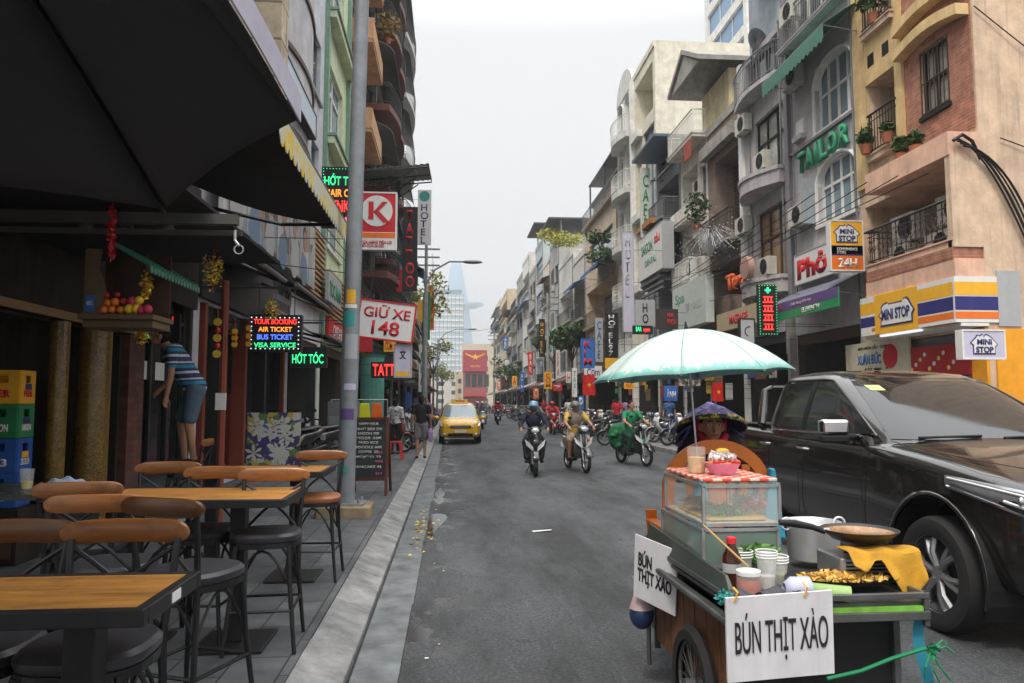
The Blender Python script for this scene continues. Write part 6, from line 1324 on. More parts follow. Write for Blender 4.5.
J=dict(pelvis=V3(0,.16,.86),chest=V3(0,-.06,1.2),head=V3(0,-.24,1.44),shL=V3(-.18,-.1,1.29),shR=V3(.18,-.1,1.29),elL=V3(-.22,-.06,1.02),elR=V3(.23,-.1,1.0),haL=V3(-.16,-.22,.84),haR=V3(.2,-.14,.76),hpL=V3(-.09,.14,.82),hpR=V3(.09,.16,.82),knL=V3(-.1,.02,.46),knR=V3(.11,.1,.46),anL=V3(-.1,.06,.07),anR=V3(.1,.16,.07))
px=at(181,420,Y=9.0); person('man in blue, white and navy striped polo and denim shorts bending by the glass door',(px.x,8.95,.90),R(-72),J,strp,pal('denim_blue_grey',(.07,.11,.15),.85),False,True,vox=.0115,pitch=R(-18))
# pedestrians
person('pedestrian in black T-shirt and grey shorts standing on the left kerb with back turned',(at(421,430,Y=19.5).x,19.6,.15),PI,stand(1.6),blkc,pal('cloth_grey',(.16,.16,.17),.85),False,True)
T=thing('carrier_bag','white carrier bag held by the black-shirted pedestrian','bag',(at(421,430,Y=19.5).x+.24,19.55,.72)); B().loft([[(-.02,-.1,.2),(.02,-.1,.2),(.02,.1,.2),(-.02,.1,.2)],[(-.06,-.14,.1),(.06,-.14,.1),(.06,.14,.1),(-.06,.14,.1)],[(-.05,-.13,-.15),(.05,-.13,-.15),(.05,.13,-.15),(-.05,.13,-.15)]]).link('bag_film',lilc,T,bevel=.02)
person('person in patterned grey clothes standing by the clothes rack, partly hidden',(-1.5,21.2,.15),R(160),stand(1.5),spotmat('pattern_cloth',(.4,.4,.4),[(.1,.1,.1),(.5,.5,.5)],14),blkc,True)
person('pedestrian in lilac top far along the left pavement',(-.95,31,.15),0,stand(1.6),lilc,jean,False,long_hair=True,female=True)
person('pedestrian in pale clothes leaning by the parked bikes right of the green rider',(6.9,19.6,.0),R(60),stand(1.58,.15),whc,khaki,True)
pp=[((7.2,32,.15),'red shirted person among the parked motorbikes',redc),((8.6,36,.15),'person in lilac shirt at the shop front beyond the umbrella',lilc),((8.9,30,.15),'person in blue shirt sitting back in the shade of the right shops',blc),((9.0,25,.15),'person in black standing in the dark shop doorway right of the green rider',blkc),((7.0,44,.15),'distant person in white on the right pavement',whc),((6.9,55,.15),'distant person in red on the right pavement',redc),((-1.5,38,.15),'distant person in blue on the left pavement',blc),((-1.4,48,.15),'distant person in black on the left pavement',blkc)]
for loc,lab,m in pp: person(lab,loc,rr.uniform(0,6),stand(1.6),m,jean,False)
# ---------------------------------------------------------------- food cart
CX,CY=1.565,3.70
T=thing('food_cart','metal and timber street food cart with slatted wooden side, steel worktop and bicycle wheels','food cart',(CX,CY,0),R(1.5)); cart=T; T.scale=(.955,1,1)
M_slat=woodmat('cart_slat_wood',(.20,.085,.035),.6,2,.4); M_csteel=pal('cart_steel',(.10,.105,.105),.45,metal=.5,var=.3,streak=.35); M_cgreen=pal('cart_green_steel',(.05,.065,.055),.45,metal=.3,var=.3,streak=.3)
b=B().box(-.36,.36,-.50,.62,.24,.66); b.link('body',M_black,T)
b=B()
for k in range(7): y=-.49+.16*k; b.box(-.385,-.361,y,y+.145,.25,.66)
b.link('slatted_side',M_slat,T,bevel=.003)
b=B()
for y in (-.52,.62): b.box(-.39,-.36,y,y+.025,.2,.70); b.box(.36,.39,y,y+.025,.2,.70)
b.box(-.41,-.385,-.53,.66,.66,.70); b.box(.385,.41,-.53,.66,.66,.70); b.link('frame',M_csteel,T)
b=B(); b.box(-.43,.44,-.62,.66,.745,.76); b.link('worktop',M_csteel,T)
b=B(); b.box(-.44,.45,-.645,-.62,.775,.80); b.box(-.44,.45,-.65,-.63,.69,.725); b.box(-.445,-.42,-.62,.66,.775,.80); b.box(.43,.45,-.62,.66,.775,.80)
for x in (-.435,.44): 
    for y in (-.63,.64): b.box(x-.012,x+.012,y-.012,y+.012,.66,.80)
b.box(-.43,.44,-.62,.1,.69,.70); b.link('rails',M_csteel,T,bevel=.003)
b=B(); b.hexa([(-.44,-.60,.80),(-.41,-.60,.80),(-.41,.62,.80),(-.44,.62,.80),(-.42,-.5,.86),(-.405,-.5,.86),(-.405,.62,.90),(-.42,.62,.90)]); b.link('splash_guard',M_cgreen,T,bevel=.004)
b=B(); b.box(-.47,-.43,-.6,.68,.69,.71); b.tube([(-.47,-.62,.70),(-.47,.7,.71)],.016,8); b.tube([(-.42,-.62,.81),(-.42,.66,.82)],.012,8); b.link('side_rail',M_csteel,T)
for x,y in ((-.43,-.12),(.44,-.12)):
    b=B().lathe([(.2,-.025),(.245,-.028),(.27,0),(.245,.028),(.2,.025)],(x,y,.27),28,'x',cap=False); w_=b.link('wheel',M_tyre,T,smooth=True); b=B().torus((x,y,.27),.2,.012,28,6,'x'); b.cyl((x,y,.27),.03,.1,12,'x')
    for k in range(20): a=PI*k/10; b.tube([(x,y,.27),(x,y+.2*math.cos(a+.1*(k%2)),.27+.2*math.sin(a+.1*(k%2)))],.003,4)
    b.link('rim',M_csteel,w_)
b=B().box(-.39,.39,.62,1.05,.50,.53); b.box(-.39,-.36,.62,1.05,.3,.499); b.box(.36,.39,.62,1.05,.3,.499); b.link('rear_deck',M_csteel,T)
b=B()
for x in (-.33,.33): b.tube([(x,.95,.5),(x,.95,0)],.015,6)
b.link('rear_leg',M_csteel,T)
def on(n,lab,cat,x,y,z,rz=0,group=None): return thing(n,lab,cat,(CX+x,CY+y,z),rz,group)
# menu signs
T=on('menu_sign','large white card reading BUN THIT XAO tied to the front of the cart','sign',-.215,-.663,.655,R(3)); T.rotation_euler=(R(4),R(-2),R(3))
B().box(-.235,.225,-.006,.006,-.175,.165).link('card',pal('sign_card',(.60,.59,.62),.7,var=.1,scale=5,streak=.25),T)
lettering('BÚN THỊT XÀO',s_ink,T,0,-.009,0,.40,.20,bold=.0)
for x in (-.2,.1): B().tube([(x,-.01,.15),(x+.01,-.02,.19),(x,0,.205)],.004,5).link('tie',s_yel,T)
T=on('menu_sign','smaller white card reading BUN THIT XAO hung on the left rear corner of the cart','sign',-.47,.30,.69,R(-58)); T.rotation_euler=(R(6),R(9),R(-58)); B().box(-.15,.15,-.004,.004,-.18,.17).link('card',pal('sign_card',(.60,.59,.62),.7),T); lettering('BÚN\nTHỊT XÀO',s_ink,T,0,-.007,0,.24,.2,bold=.015)
T=on('plastic_bag','clear bag of dark blue liquid hanging at the rear corner of the cart','bag',-.49,.52,.42); B().ell((0,0,0),(.07,.07,.085),12,8).link('liquid',pal('bag_liquid_navy',(.015,.03,.08),.2),T,smooth=True); B().lathe([(.07,.03),(.05,.09),(.02,.13),(.03,.17),(.05,.2)],n=10,cap=False).link('bag_film',pal('bag_film_pink',(.55,.42,.42),.3,alpha=.7),T,smooth=True)
# glass case
clr=pal('clear_pane',(.75,.8,.78),.05,alpha=.16,spec=.8); 
def case(n,lab,x0,x1,y0,y1,z0,z1,pane,shelfm):
    T=on(n,lab,'display case',(x0+x1)/2,(y0+y1)/2,z0); w,d,h=(x1-x0)/2,(y1-y0)/2,z1-z0; q=.007; b=B()
    for x in (-w,w):
        for y in (-d,d): b.box(x-q,x+q,y-q,y+q,0,h)
    for z in (0,h):
        for y in (-d,d): b.box(-w,w,y-q,y+q,z-q,z+q)
        for x in (-w,w): b.box(x-q,x+q,-d,d,z-q*.9,z+q*.9)
    b.link('frame',M_steel,T); b=B().box(-w+q,w-q,-d-.001,-d+.002,q,h-q); b.box(-w-.001,-w+.002,-d+q,d-q,q,h-q); b.box(w-.002,w+.001,-d+q,d-q,q,h-q); b.link('glass_pane',pane,T)
    B().box(-w+q,w-q,-d+q,d-q,.0,.008).link('shelf',shelfm,T); return T
T=case('display_case','lower greenish glass compartment of the food display on the cart',-.38,-.02,-.22,.46,.83,1.0,pal('green_pane',(.16,.22,.19),.12,alpha=.75),M_cgreen)
T=case('display_case','upper clear glass case holding herbs and tomatoes on the cart',-.37,0,-.2,.42,1.02,1.2,clr,pal('case_shelf_cream',(.5,.45,.3),.5))
B().box(-.19,.19,-.32,.32,.188,.196).link('lid',clr,T)
chk=bpy.data.materials.new('red_white_check'); chk.use_nodes=True; n=chk.node_tree.nodes; l=chk.node_tree.links; c=n.new('ShaderNodeTexChecker'); c.inputs['Scale'].default_value=22; c.inputs['Color1'].default_value=(.62,.06,.03,1); c.inputs['Color2'].default_value=(.6,.45,.38,1); tc=n.new('ShaderNodeTexCoord'); l.new(tc.outputs['Object'],c.inputs['Vector']); l.new(c.outputs[0],n['Principled BSDF'].inputs['Base Color'])
T=on('checked_tray','red and white checked tray lying on top of the glass case','tray',-.185,.11,1.222); B().rbox(-.19,.19,-.31,.31,0,.012,.03).link('tray_sheet',chk,T,bevel=.003)
def food(lab,cat,nm,x,y,z,fn,mat,group=None,sm=False): 
    b=B(); fn(b); o=b.link(nm,mat,None,smooth=sm,loc=(CX+x,CY+y,z)); return tag(o,lab,cat,group)
herb=pal('herb_green',(.08,.22,.03),.5,var=.5,scale=30); tom=pal('tomato_red',(.45,.02,.01),.3); onion=pal('onion_white',(.65,.6,.6),.4,var=.1); noodle=pal('egg_noodle',(.65,.40,.10),.55,var=.25,scale=30)
food('heap of cut green herbs inside the glass case','herbs','herb_heap',-.22,-.06,1.065,lambda b:leafball(b,(0,0,0),(.11,.1,.035),260,.018),herb); bpy.context.scene.objects[-1] if 0 else None
food('yellow tray under the herbs inside the glass case','tray','food_tray',-.19,.08,1.035,lambda b:b.rbox(-.15,.15,-.24,.24,0,.012,.03),pal('tray_yellow',(.6,.4,.08),.5))
food('pile of red tomato halves in the glass case','tomatoes','tomato_pile',-.09,-.05,1.075,lambda b:[b.ell((.03*k-.05,.02*(k%2),.015*(k%3)),(.024,.024,.02),10,6) for k in range(5)],tom,sm=True)
food('white onion shreds behind the tomatoes in the glass case','onions','onion_heap',-.07,.03,1.1,lambda b:leafball(b,(0,0,0),(.07,.06,.05),160,.02),onion)
food('brown meat slices beneath crumpled film in the left of the glass case','meat','meat_pile',-.29,.15,1.06,lambda b:[b.ell((rnd.uniform(-.05,.05),rnd.uniform(-.1,.1),rnd.uniform(0,.03)),(.04,.03,.012),8,5) for k in range(16)],pal('meat_brown',(.3,.2,.12),.5))
T=on('bowl','pink plastic bowl heaped with white onions on the checked tray','bowl',-.2,.0,1.235); B().lathe([(.055,0),(.06,.004),(.088,.055),(.09,.06),(.085,.058),(.055,.01),(.01,.008)],n=24).link('bowl_shell',pal('pink_plastic',(.62,.22,.36),.35),T,smooth=True)
B().ell((0,0,.05),(.08,.08,.03),14,6).link('filling',pal('filling_orange',(.6,.2,.08),.5),T); leafball(B(),(0,0,.085),(.075,.075,.035),220,.016).link('onion_topping',onion,T)
for k in range(4): B().ell((-.05+.035*k,-.055,.065),(.02,.016,.013),8,5).link('tomato_slice',tom,T)
T=on('jar','clear plastic jar of fried shallots beside the pink bowl','jar',-.30,.1,1.235); B().lathe([(.045,0),(.048,.02),(.048,.12),(.042,.135)],n=16,cap=False).link('jar_wall',clr,T,smooth=True); B().lathe([(.042,.004),(.044,.08)],n=14).link('shallots',pal('shallot_tan',(.55,.33,.14),.6,var=.3,scale=40),T)
T=on('sauce_bottle','small squeeze bottle with yellow cap behind the onion bowl','bottle',-.14,.16,1.235); B().lathe([(.03,0),(.03,.09),(.02,.1)],n=12).link('bottle_body',onion,T,smooth=True); B().lathe([(.035,.09),(.035,.11),(.02,.12)],n=12).link('cap',s_yel,T)
def jar(lab,x,y,z,r,h,fm,capm,fill=.8,cap_=True):
    T=on('jar',lab,'jar',x,y,z); B().lathe([(r*.95,0),(r,.01),(r,h*.8),(r*.85,h*.9)],n=18,cap=False).link('jar_wall',clr,T,smooth=True); B().lathe([(r*.9,.004),(r*.93,.01),(r*.93,h*fill)],n=18).link('contents',fm,T,smooth=True)
    if cap_: B().lathe([(r*.98,h*.86),(r*.98,h),(r*.9,h*1.02),(.01,h*1.02)],n=18).link('lid',capm,T,smooth=True)
    return T
wl_=pal('lid_white',(.65,.66,.66),.4); chili=pal('chili_sauce',(.40,.045,.01),.3,var=.35,scale=40)
jar('jar of orange red chili sauce with a white lid at the front of the cart',-.30,-.55,.762,.052,.125,chili,wl_,.72)
T=on('sauce_bottle','dark soy sauce bottle with a red cap in front of the glass case','bottle',-.30,-.36,.79); B().lathe([(.04,0),(.042,.06),(.04,.12),(.018,.165),(.018,.18)],n=16).link('bottle_body',pal('soy_dark',(.05,.012,.008),.12),T,smooth=True); B().lathe([(.022,.175),(.022,.20),(.01,.205)],n=12).link('cap',s_red,T); B().lathe([(.0425,.05),(.0425,.09)],n=16,cap=False).link('paper_label',s_gry,T)
o=B().tube([(-.13,.06,.17),(.04,-.03,-.0)],.005,6).link('chopstick',pal('bamboo',(.5,.3,.12),.6),None,loc=(CX-.3,CY-.42,.88)); tag(o,'pale wooden chopstick leaning by the soy sauce bottle','chopstick')
for i,(x,y,r,h,lab) in enumerate(((-.185,-.47,.045,.16,'stack of clear plastic cups behind the chili jar'),(-.10,-.38,.05,.12,'clear plastic beaker beside the stack of cups'),(-.23,-.30,.05,.13,'cloudy plastic tub before the glass case'))):
    T=on('plastic_cup',lab,'cup',x,y,.79); B().lathe([(r*.75,0),(r,h)],n=18,cap=False).link('cup_wall',pal('cloudy_cup',(.6,.62,.6),.2,alpha=.45),T,smooth=True)
    for k in range(3): B().torus((0,0,h-.012*k),r,.003,18,5).link('cup_rim',pal('cup_rim',(.7,.7,.7),.3),T)
    B().lathe([(r*.7,.004),(r*.8,h*.35)],n=14).link('contents',[onion,pal('lime_juice',(.35,.32,.15),.3),herb][i],T)
food('bunch of green leaves behind the plastic cups','herbs','herb_heap',-.14,-.28,.90,lambda b:leafball(b,(0,0,0),(.12,.05,.045),200,.022),herb)
T=on('napkin_stack','stack of white plastic bowls with blue rims tipped on the worktop','bowls',-.12,-.58,.79)
for k in range(6): B().lathe([(.02,0),(.042,.035),(.045,.036)],(0,0,.0),16,'x',cap=False).link('bowl_shell',pal('bowl_white_blue',(.5,.52,.68),.35),T,solid=.003,smooth=True).location=(-.04+.014*k,0,.03)
food('crumpled charcoal rag along the front rail','rag','rag',-.28,-.605,.785,lambda b:b.grid(lambda u,v:(-.15+.32*u,-.05+.1*v,.022*math.sin(19*u+3*v)*math.sin(8*v+5*u)+.02),24,10),pal('rag_grey',(.07,.07,.08),.9,var=.3,scale=30),sm=True)
food('blue green sponge scrap tied at the front left corner of the cart','sponge','sponge',-.44,-.64,.80,lambda b:leafball(b,(0,0,0),(.035,.03,.03),120,.016),s_teal)
T=on('pot','large dented aluminium pot with two loop handles behind the frying pan','pot',.30,.08,.80); alu=pal('aluminium',(.62,.63,.65),.35,metal=.35,var=.15)
B().lathe([(.12,0),(.125,.01),(.13,.17),(.14,.185),(.135,.19),(.125,.17),(.115,.02),(.01,.015)],n=32).link('pot_wall',alu,T,smooth=True); B().lathe([(.118,.12),(.01,.121)],n=24).link('broth',pal('rice_white',(.6,.6,.58),.6),T)
for s_ in (-1,1): B().torus((s_*.14,0,.175),.03,.006,12,6,'y').link('handle',alu,T)
T=on('gas_stove','small silver camping stove with louvred sides under the frying pan','stove',.33,-.30,.80); B().rbox(-.15,.15,-.12,.12,.0,.1,.02).link('stove_body',M_steel,T,bevel=.006)
b=B()
for k in range(5): b.box(-.13,.13,-.126,-.121,.015+.016*k,.022+.016*k)
b.link('louvres',M_black,T); b=B()
for k in range(4): a=k*PI/2+.4; b.tube([(.03*math.cos(a),.03*math.sin(a),.108),(.1*math.cos(a),.1*math.sin(a),.112)],.005,5)
b.torus((0,0,.104),.05,.008,18,6); b.link('burner',M_dark,T)
T=on('frying_pan','blackened frying pan with long handle on the yellow cloth','frying pan',.335,-.30,.965,R(0)); pm=pal('pan_seasoned_black',(.02,.017,.015),.35,var=.4,scale=12); b=B(); b.lathe([(.01,0),(.12,0),(.165,.035),(.172,.045),(.166,.046),(.118,.008),(.01,.008)],n=36); b.link('pan_bowl',pm,T,smooth=True)
B().lathe([(.01,.0095),(.10,.010),(.15,.035)],n=36,cap=False).link('oily_surface',pal('pan_oily_brown',(.30,.17,.09),.25,metal=.4,var=.5,scale=10),T,smooth=True)
B().tube([(-.165,.0,.035),(-.22,.01,.055),(-.30,.02,.07),(-.37,.03,.075)],[.014,.014,.018,.013],10).link('handle',M_black,T,smooth=True); B().cyl((-.16,-.0,.04),.012,.03,8,'x').link('handle_rivet',M_steel,T)
# yellow cloth draped between pan and stove, hanging in a point over the rail
def cloth(u,v):
    x=-.15+.33*u; base=.008*math.sin(14*u)*math.sin(9*v); top=.142
    if v<.3: y=-.02-.4*v; z=top
    else:
        t=(v-.3)/.7; L=.03+.05*max(0,1-abs(u-.12)/.2)+.22*max(0,1-abs(u-.76)/.34)**.8; y=-.14-.05*t-.02*math.sin(13*u)*t; z=top-L*t
    return (x,y,z+base)
food('mustard yellow cloth draped from under the pan over the front rail','cloth','cloth',.33,-.34,.80,lambda b:b.grid(cloth,30,18),pal('cloth_turmeric',(.42,.22,.02),.85,var=.2,scale=15,bump=.15),sm=True).modifiers.new('s','SOLIDIFY').thickness=.004
T=on('noodle_tray','dark oval tray spread with orange fried noodles before the stove','tray',.16,-.46,.815,R(-6)); b=B(); b.loft([[(.24*math.cos(2*PI*k/32)*q,.13*math.sin(2*PI*k/32)*q,z) for k in range(32)] for q,z in ((.85,0),(1,.02),(1.02,.022),(.98,.018),(.82,.004))]); b.link('tray_dish',M_black,T,smooth=True); leafball(B(),(0,0,.018),(.2,.1,.012),420,.02).link('noodles',noodle,T)
food('rolled pale green banana leaf bundle under the tray','leaf bundle','leaf_bundle',.02,-.58,.79,lambda b:b.tube([(-.12,.06,.01),(.1,-.02,.0)],.035,10),pal('leaf_pale',(.25,.38,.14),.5,var=.25),sm=True)
food('bright green banana leaf stack on the lower front shelf','leaves','leaf_stack',.22,-.57,.705,lambda b:b.box(-.2,.2,-.06,.1,0,.04),pal('leaf_bright',(.14,.35,.04),.45,var=.3,scale=14))
T=on('plastic_basket','red plastic edge of a basket at the right end of the lower shelf','basket',.36,-.52,.71); B().rbox(-.07,.07,-.08,.08,0,.03,.02).link('basket_shell',s_red,T)
b=B(); b.tube([(-.19,.01,-.06),(-.05,.0,-.03),(.08,-.01,.02),(.22,-.02,.06)],.008,6); leafball(b,(.25,-.02,.05),(.035,.015,.035),60,.014); [b.tube([(.24,-.02,.05),(.24+.07*math.cos(q),-.02+.01*q,.05+.07*math.sin(q)),(.24+.11*math.cos(q+.3),-.03,.02+.10*math.sin(q))],.004,4) for q in (-2.2,-1.6,-1.1,.2,.6)]
o=b.link('green_string',pal('string_green',(.01,.17,.07),.6),None,loc=(CX+.17,CY-.66,.53)); tag(o,'knotted bright green plastic string stretched below the front shelf','string')
food('blue plastic strip hanging from the right front leg of the cart','strip','plastic_strip',.43,-.6,.40,lambda b:b.grid(lambda u,v:(-.02+.05*u+.02*math.sin(6*v),.01*math.sin(9*v),-.2+.5*v),4,14),pal('strip_blue',(.02,.18,.25),.5),sm=True)
food('blue carrier bag slumped beneath the cart front','bag','plastic_bag',.2,-.52,.14,lambda b:b.ell((0,0,0),(.16,.1,.17),14,9),pal('bag_royal_blue',(.03,.04,.20),.3,var=.4,scale=15),sm=True)
food('clear bag with pale contents beneath the front card','bag','plastic_bag',-.16,-.50,.16,lambda b:b.ell((0,0,0),(.13,.09,.17),14,9),pal('bag_greyish',(.16,.17,.16),.25,var=.5,scale=18),sm=True)
# orange chair carried on the rear deck
T=on('plastic_chair','orange plastic armchair with arched pierced back riding on the rear of the cart','chair',.08,.86,.565); T.scale=(1.1,1,1); orc=pal('chair_orange',(.62,.16,.015),.38,var=.1)
b=B(); n=20
def arch(r1,r2,y,zc): return [(r1*math.cos(PI-PI*k/n),y,zc+r2*math.sin(PI-PI*k/n)) for k in range(n+1)]
zc=.50; o1=arch(.31,.30,.0,zc); i1=arch(.245,.22,.0,zc)
b.loft([[(p[0],-.012,p[2]) for p in o1],[(p[0],-.012,p[2]) for p in i1],[(p[0],.02,p[2]) for p in i1],[(p[0],.02,p[2]) for p in o1],[(p[0],-.012,p[2]) for p in o1]],cap=False,closed=False); b.link('back_frame',orc,T,smooth=True)
b=B()
for x,w_ in ((-.17,.025),(-.09,.022),(0,.05),(.09,.022),(.17,.025)): h=.2*math.sqrt(max(0,1-(x/.25)**2)); b.hexa([(x*.6-w_,-.008,.12),(x*.6+w_,-.008,.12),(x*.6+w_,.012,.12),(x*.6-w_,.012,.12),(x-w_,-.008,zc+h),(x+w_,-.008,zc+h),(x+w_,.012,zc+h),(x-w_,.012,zc+h)])
b.link('back_splat',orc,T,bevel=.004)
for s_ in (-1,1): 
    B().hexa([(s_*.25,-.012,-.03),(s_*.32,-.012,-.03),(s_*.32,.02,-.03),(s_*.25,.02,-.03),(s_*.245,-.012,zc),(s_*.31,-.012,zc),(s_*.31,.02,zc),(s_*.245,.02,zc)]).link('leg',orc,T,bevel=.006); B().box(s_*.25,s_*.31,.02,.42,.24,.265).link('armrest',orc,T,bevel=.008); B().hexa([(s_*.22,.40,-.03),(s_*.29,.40,-.03),(s_*.29,.43,-.03),(s_*.22,.43,-.03),(s_*.25,.39,.32),(s_*.31,.39,.32),(s_*.31,.42,.32),(s_*.25,.42,.32)]).link('leg',orc,T)
B().rbox(-.22,.22,.02,.42,.08,.11,.04).link('seat',orc,T)
for x,lab in ((-.13,'left'),(.32,'right')):
    b=B(); b.hexa([(-.09,0,-.28),(.09,0,-.28),(.09,.06,-.28),(-.09,.06,-.28),(-.01,.0,.24),(.02,0,.24),(.02,.06,.24),(-.01,.06,.24)]); o=b.link('folded_stool',pal('plastic_cyan',(.02,.36,.52),.4),None,bevel=.01,loc=(CX+.14+x-.05,CY+.80,.95)); tag(o,'%s piece of bright blue plastic wedged %s the orange chair back'%(('upright','behind the centre of') if lab=='left' else ('slanting','at the right side of')),'plastic stool')
# umbrella over the cart
T=on('umbrella','pale mint umbrella with turquoise flower border shading the cart','umbrella',-.04,.72,.53,0); T.rotation_euler=(R(-1),R(-3.5),0)
um=bpy.data.materials.new('umbrella_cloth'); um.use_nodes=True; n=um.node_tree.nodes; l=um.node_tree.links; bs=n['Principled BSDF']; bs.inputs['Roughness'].default_value=.55
tc=n.new('ShaderNodeTexCoord'); sx=n.new('ShaderNodeSeparateXYZ'); l.new(tc.outputs['Object'],sx.inputs[0]); mr=n.new('ShaderNodeMapRange'); l.new(sx.outputs[2],mr.inputs[0]); mr.inputs[1].default_value=1.31; mr.inputs[2].default_value=1.225; mr.inputs[3].default_value=0; mr.inputs[4].default_value=.62
nz=n.new('ShaderNodeTexNoise'); nz.inputs['Scale'].default_value=26; nz.inputs['Detail'].default_value=3; l.new(tc.outputs['Object'],nz.inputs['Vector']); gt=n.new('ShaderNodeMath'); gt.operation='ADD'; l.new(mr.outputs[0],gt.inputs[0]); l.new(nz.outputs[0],gt.inputs[1]); g2=n.new('ShaderNodeMapRange'); g2.inputs[1].default_value=.80; g2.inputs[2].default_value=.86; l.new(gt.outputs[0],g2.inputs[0])
mx=n.new('ShaderNodeMix'); mx.data_type='RGBA'; l.new(g2.outputs[0],mx.inputs[0]); mx.inputs[6].default_value=(.42,.50,.475,1); mx.inputs[7].default_value=(.20,.46,.42,1); l.new(mx.outputs[2],bs.inputs['Base Color'])
b=B(); n_=8; R0=.60; top=1.51
for i in range(n_):
    a0=2*PI*(i+.5)/n_; a1=2*PI*(i+1.5)/n_; rows=[]
    for k in range(13):
        t=k/12; rr_=R0*t; z=top-(top-1.22)*t**1.95
        row=[]
        for j in range(9):
            q=j/8; p=Vector((math.cos(a0),math.sin(a0),0)).lerp(Vector((math.cos(a1),math.sin(a1),0)),q)*rr_; c_=math.cos(PI/n_)+(1-math.cos(PI/n_))*0; row.append((p.x,p.y,z-.012*math.sin(PI*t)*math.sin(PI*q)+.012*t**6*math.sin(PI*q)))
        rows.append(row)
    b.loft(rows,cap=False,closed=False)
b.link('canopy',um,T,solid=.003,smooth=True)
b=B()
for i in range(n_):
    a=2*PI*(i+.5)/n_; b.tube([(R0*t*math.cos(a),R0*t*math.sin(a),top-(top-1.22)*t**1.95-.008) for t in [k/10 for k in range(11)]],.003,4)
    b.tube([(0,0,1.15),(R0*.55*math.cos(a),R0*.55*math.sin(a),1.40)],.003,4)
b.link('rib',M_steel,T); sm=B()
for i in range(n_):
    a=2*PI*(i+.5)/n_; sm.tube([(R0*t*math.cos(a),R0*t*math.sin(a),top-(top-1.22)*t**1.95+.001) for t in [k/12 for k in range(13)]],.0022,4)
sm.link('seam',pal('seam_grey_green',(.2,.3,.28),.8),T); B().tube([(0,0,0),(0,0,1.53)],.0065,8).link('pole',M_steel,T); B().lathe([(.006,1.5),(.012,1.52),(.004,1.56)],n=8).link('ferrule',M_black,T)
# vendor
J=stand(1.44); J['head']=V3(0,-.03,1.30); J['haL']=V3(-.2,-.36,1.0); J['elL']=V3(-.24,-.1,.98); J['haR']=V3(.2,-.36,.98); J['elR']=V3(.24,-.1,.98)
V=person('street vendor in red scarf and dark blouse standing behind the orange chair',(1.80,5.08,.125),R(-8),J,blkc,pal('trousers_plum',(.06,.03,.06),.85),True,vox=.0095,female=True)
sc=B(); sc.tube([(-.085,-.02,-.06),(-.05,-.075,-.095),(0,-.085,-.118),(.05,-.075,-.095),(.085,-.02,-.06),(.07,.06,-.05),(-.07,.06,-.05),(-.085,-.02,-.06)],.026,10); sc.tube([(-.088,.03,-.04),(-.09,.03,.06)],.02,8); sc.tube([(.088,.03,-.04),(.09,.03,.06)],.02,8); sc.ell((0,-.0,-.14),(.16,.12,.06)); sc.v=[(x,y-.03,z+1.30) for x,y,z in sc.v]; fuse(sc,'scarf',pal('scarf_crimson',(.38,.01,.04),.8,var=.25,scale=25),V,.01,3)
T=thing('conical_hat','wide conical hat in violet cloth with yellow patterned rim on the vendor','hat',(1.80,5.09,1.455),0); T.rotation_euler=(R(-20),R(3),0)
hatm=spotmat('hat_violet_print',(.03,.025,.10),[(.08,.065,.2),(.02,.015,.05),(.16,.13,.34)],22,.35,.8); b=B(); b.lathe([(.235,-.02),(.215,.0),(.12,.08),(.012,.145),(.002,.147)],n=32,cap=False); b.link('crown',hatm,T,solid=.004,smooth=True)
b=B().lathe([(.24,-.05),(.238,-.02),(.20,.012)],n=32,cap=False); b.link('patterned_rim',spotmat('hat_rim_print',(.02,.02,.04),[(.5,.36,.03),(.02,.02,.05),(.25,.3,.05),(.04,.03,.1)],28,.4,.8),T,solid=.004,smooth=True)
B().lathe([(.232,-.045),(.01,.14)],n=32,cap=False).link('lining',pal('hat_lining',(.025,.02,.045),.8),T)
for s_ in (-1,1): B().grid(lambda u,v:(s_*(.14+.09*u),.04+.1*math.sin(PI*v)-.05,-.03-.16*u*(.4+.6*v)),6,6).link('side_flap',hatm,T,solid=.006,smooth=True)
# ---------------------------------------------------------------- pickup
def se(t,n=5): return max(0,1-abs(t)**n)**(1./n)
def vehicle(T,sts,sub=2,wells=(),paint=None,wr=.49):
    b=B(); rings=[]
    for y,w,zb,zm,zs,zt in sts:
        h=[(0,zb),(w*.8,zb),(w*.95,zb+.06),(w,zb+.2),(w*1.0,zm),(w*.985,zs-.1),(w*.95,zs-.015),(w*.82,zs+(zt-zs)*.35),(w*.45,zt-.01),(0,zt)]
        rings.append([(x,y,z) for x,z in h]+[(-x,y,z) for x,z in h[-2:0:-1]])
    b.loft(rings); me=b.mesh('body',paint,True); o=bpy.data.objects.new('body',me)
    m=o.modifiers.new('u','SUBSURF'); m.levels=sub; m.render_levels=sub; cut=[]
    for (x,y,z) in wells:
        c=B().cyl((x,y,z),wr,.56,40,'x').link('cutter',paint); COL.objects.unlink(c); cut.append(c); m=o.modifiers.new('bo','BOOLEAN'); m.object=c; m.operation='DIFFERENCE'; m.solver='EXACT'
    m2=evalmesh(o); bpy.data.objects.remove(o)
    for c in cut: bpy.data.objects.remove(c)
    m2.materials.clear(); m2.materials.append(paint)
    for p in m2.polygons: p.use_smooth=True
    try: m2.set_sharp_from_angle(angle=R(32))
    except Exception: pass
    o=bpy.data.objects.new('body',m2); COL.objects.link(o); o.parent=T; return o
truckp=pal('truck_paint_bronze_black',(.017,.0155,.0145),.18,metal=.35,coat=1.,var=.05,scale=2)
T=thing('pickup_truck','dark bronze black double cab pickup with chrome mirror beside the food cart','pickup truck',(4.33,6.70,0),R(0)); TR=T
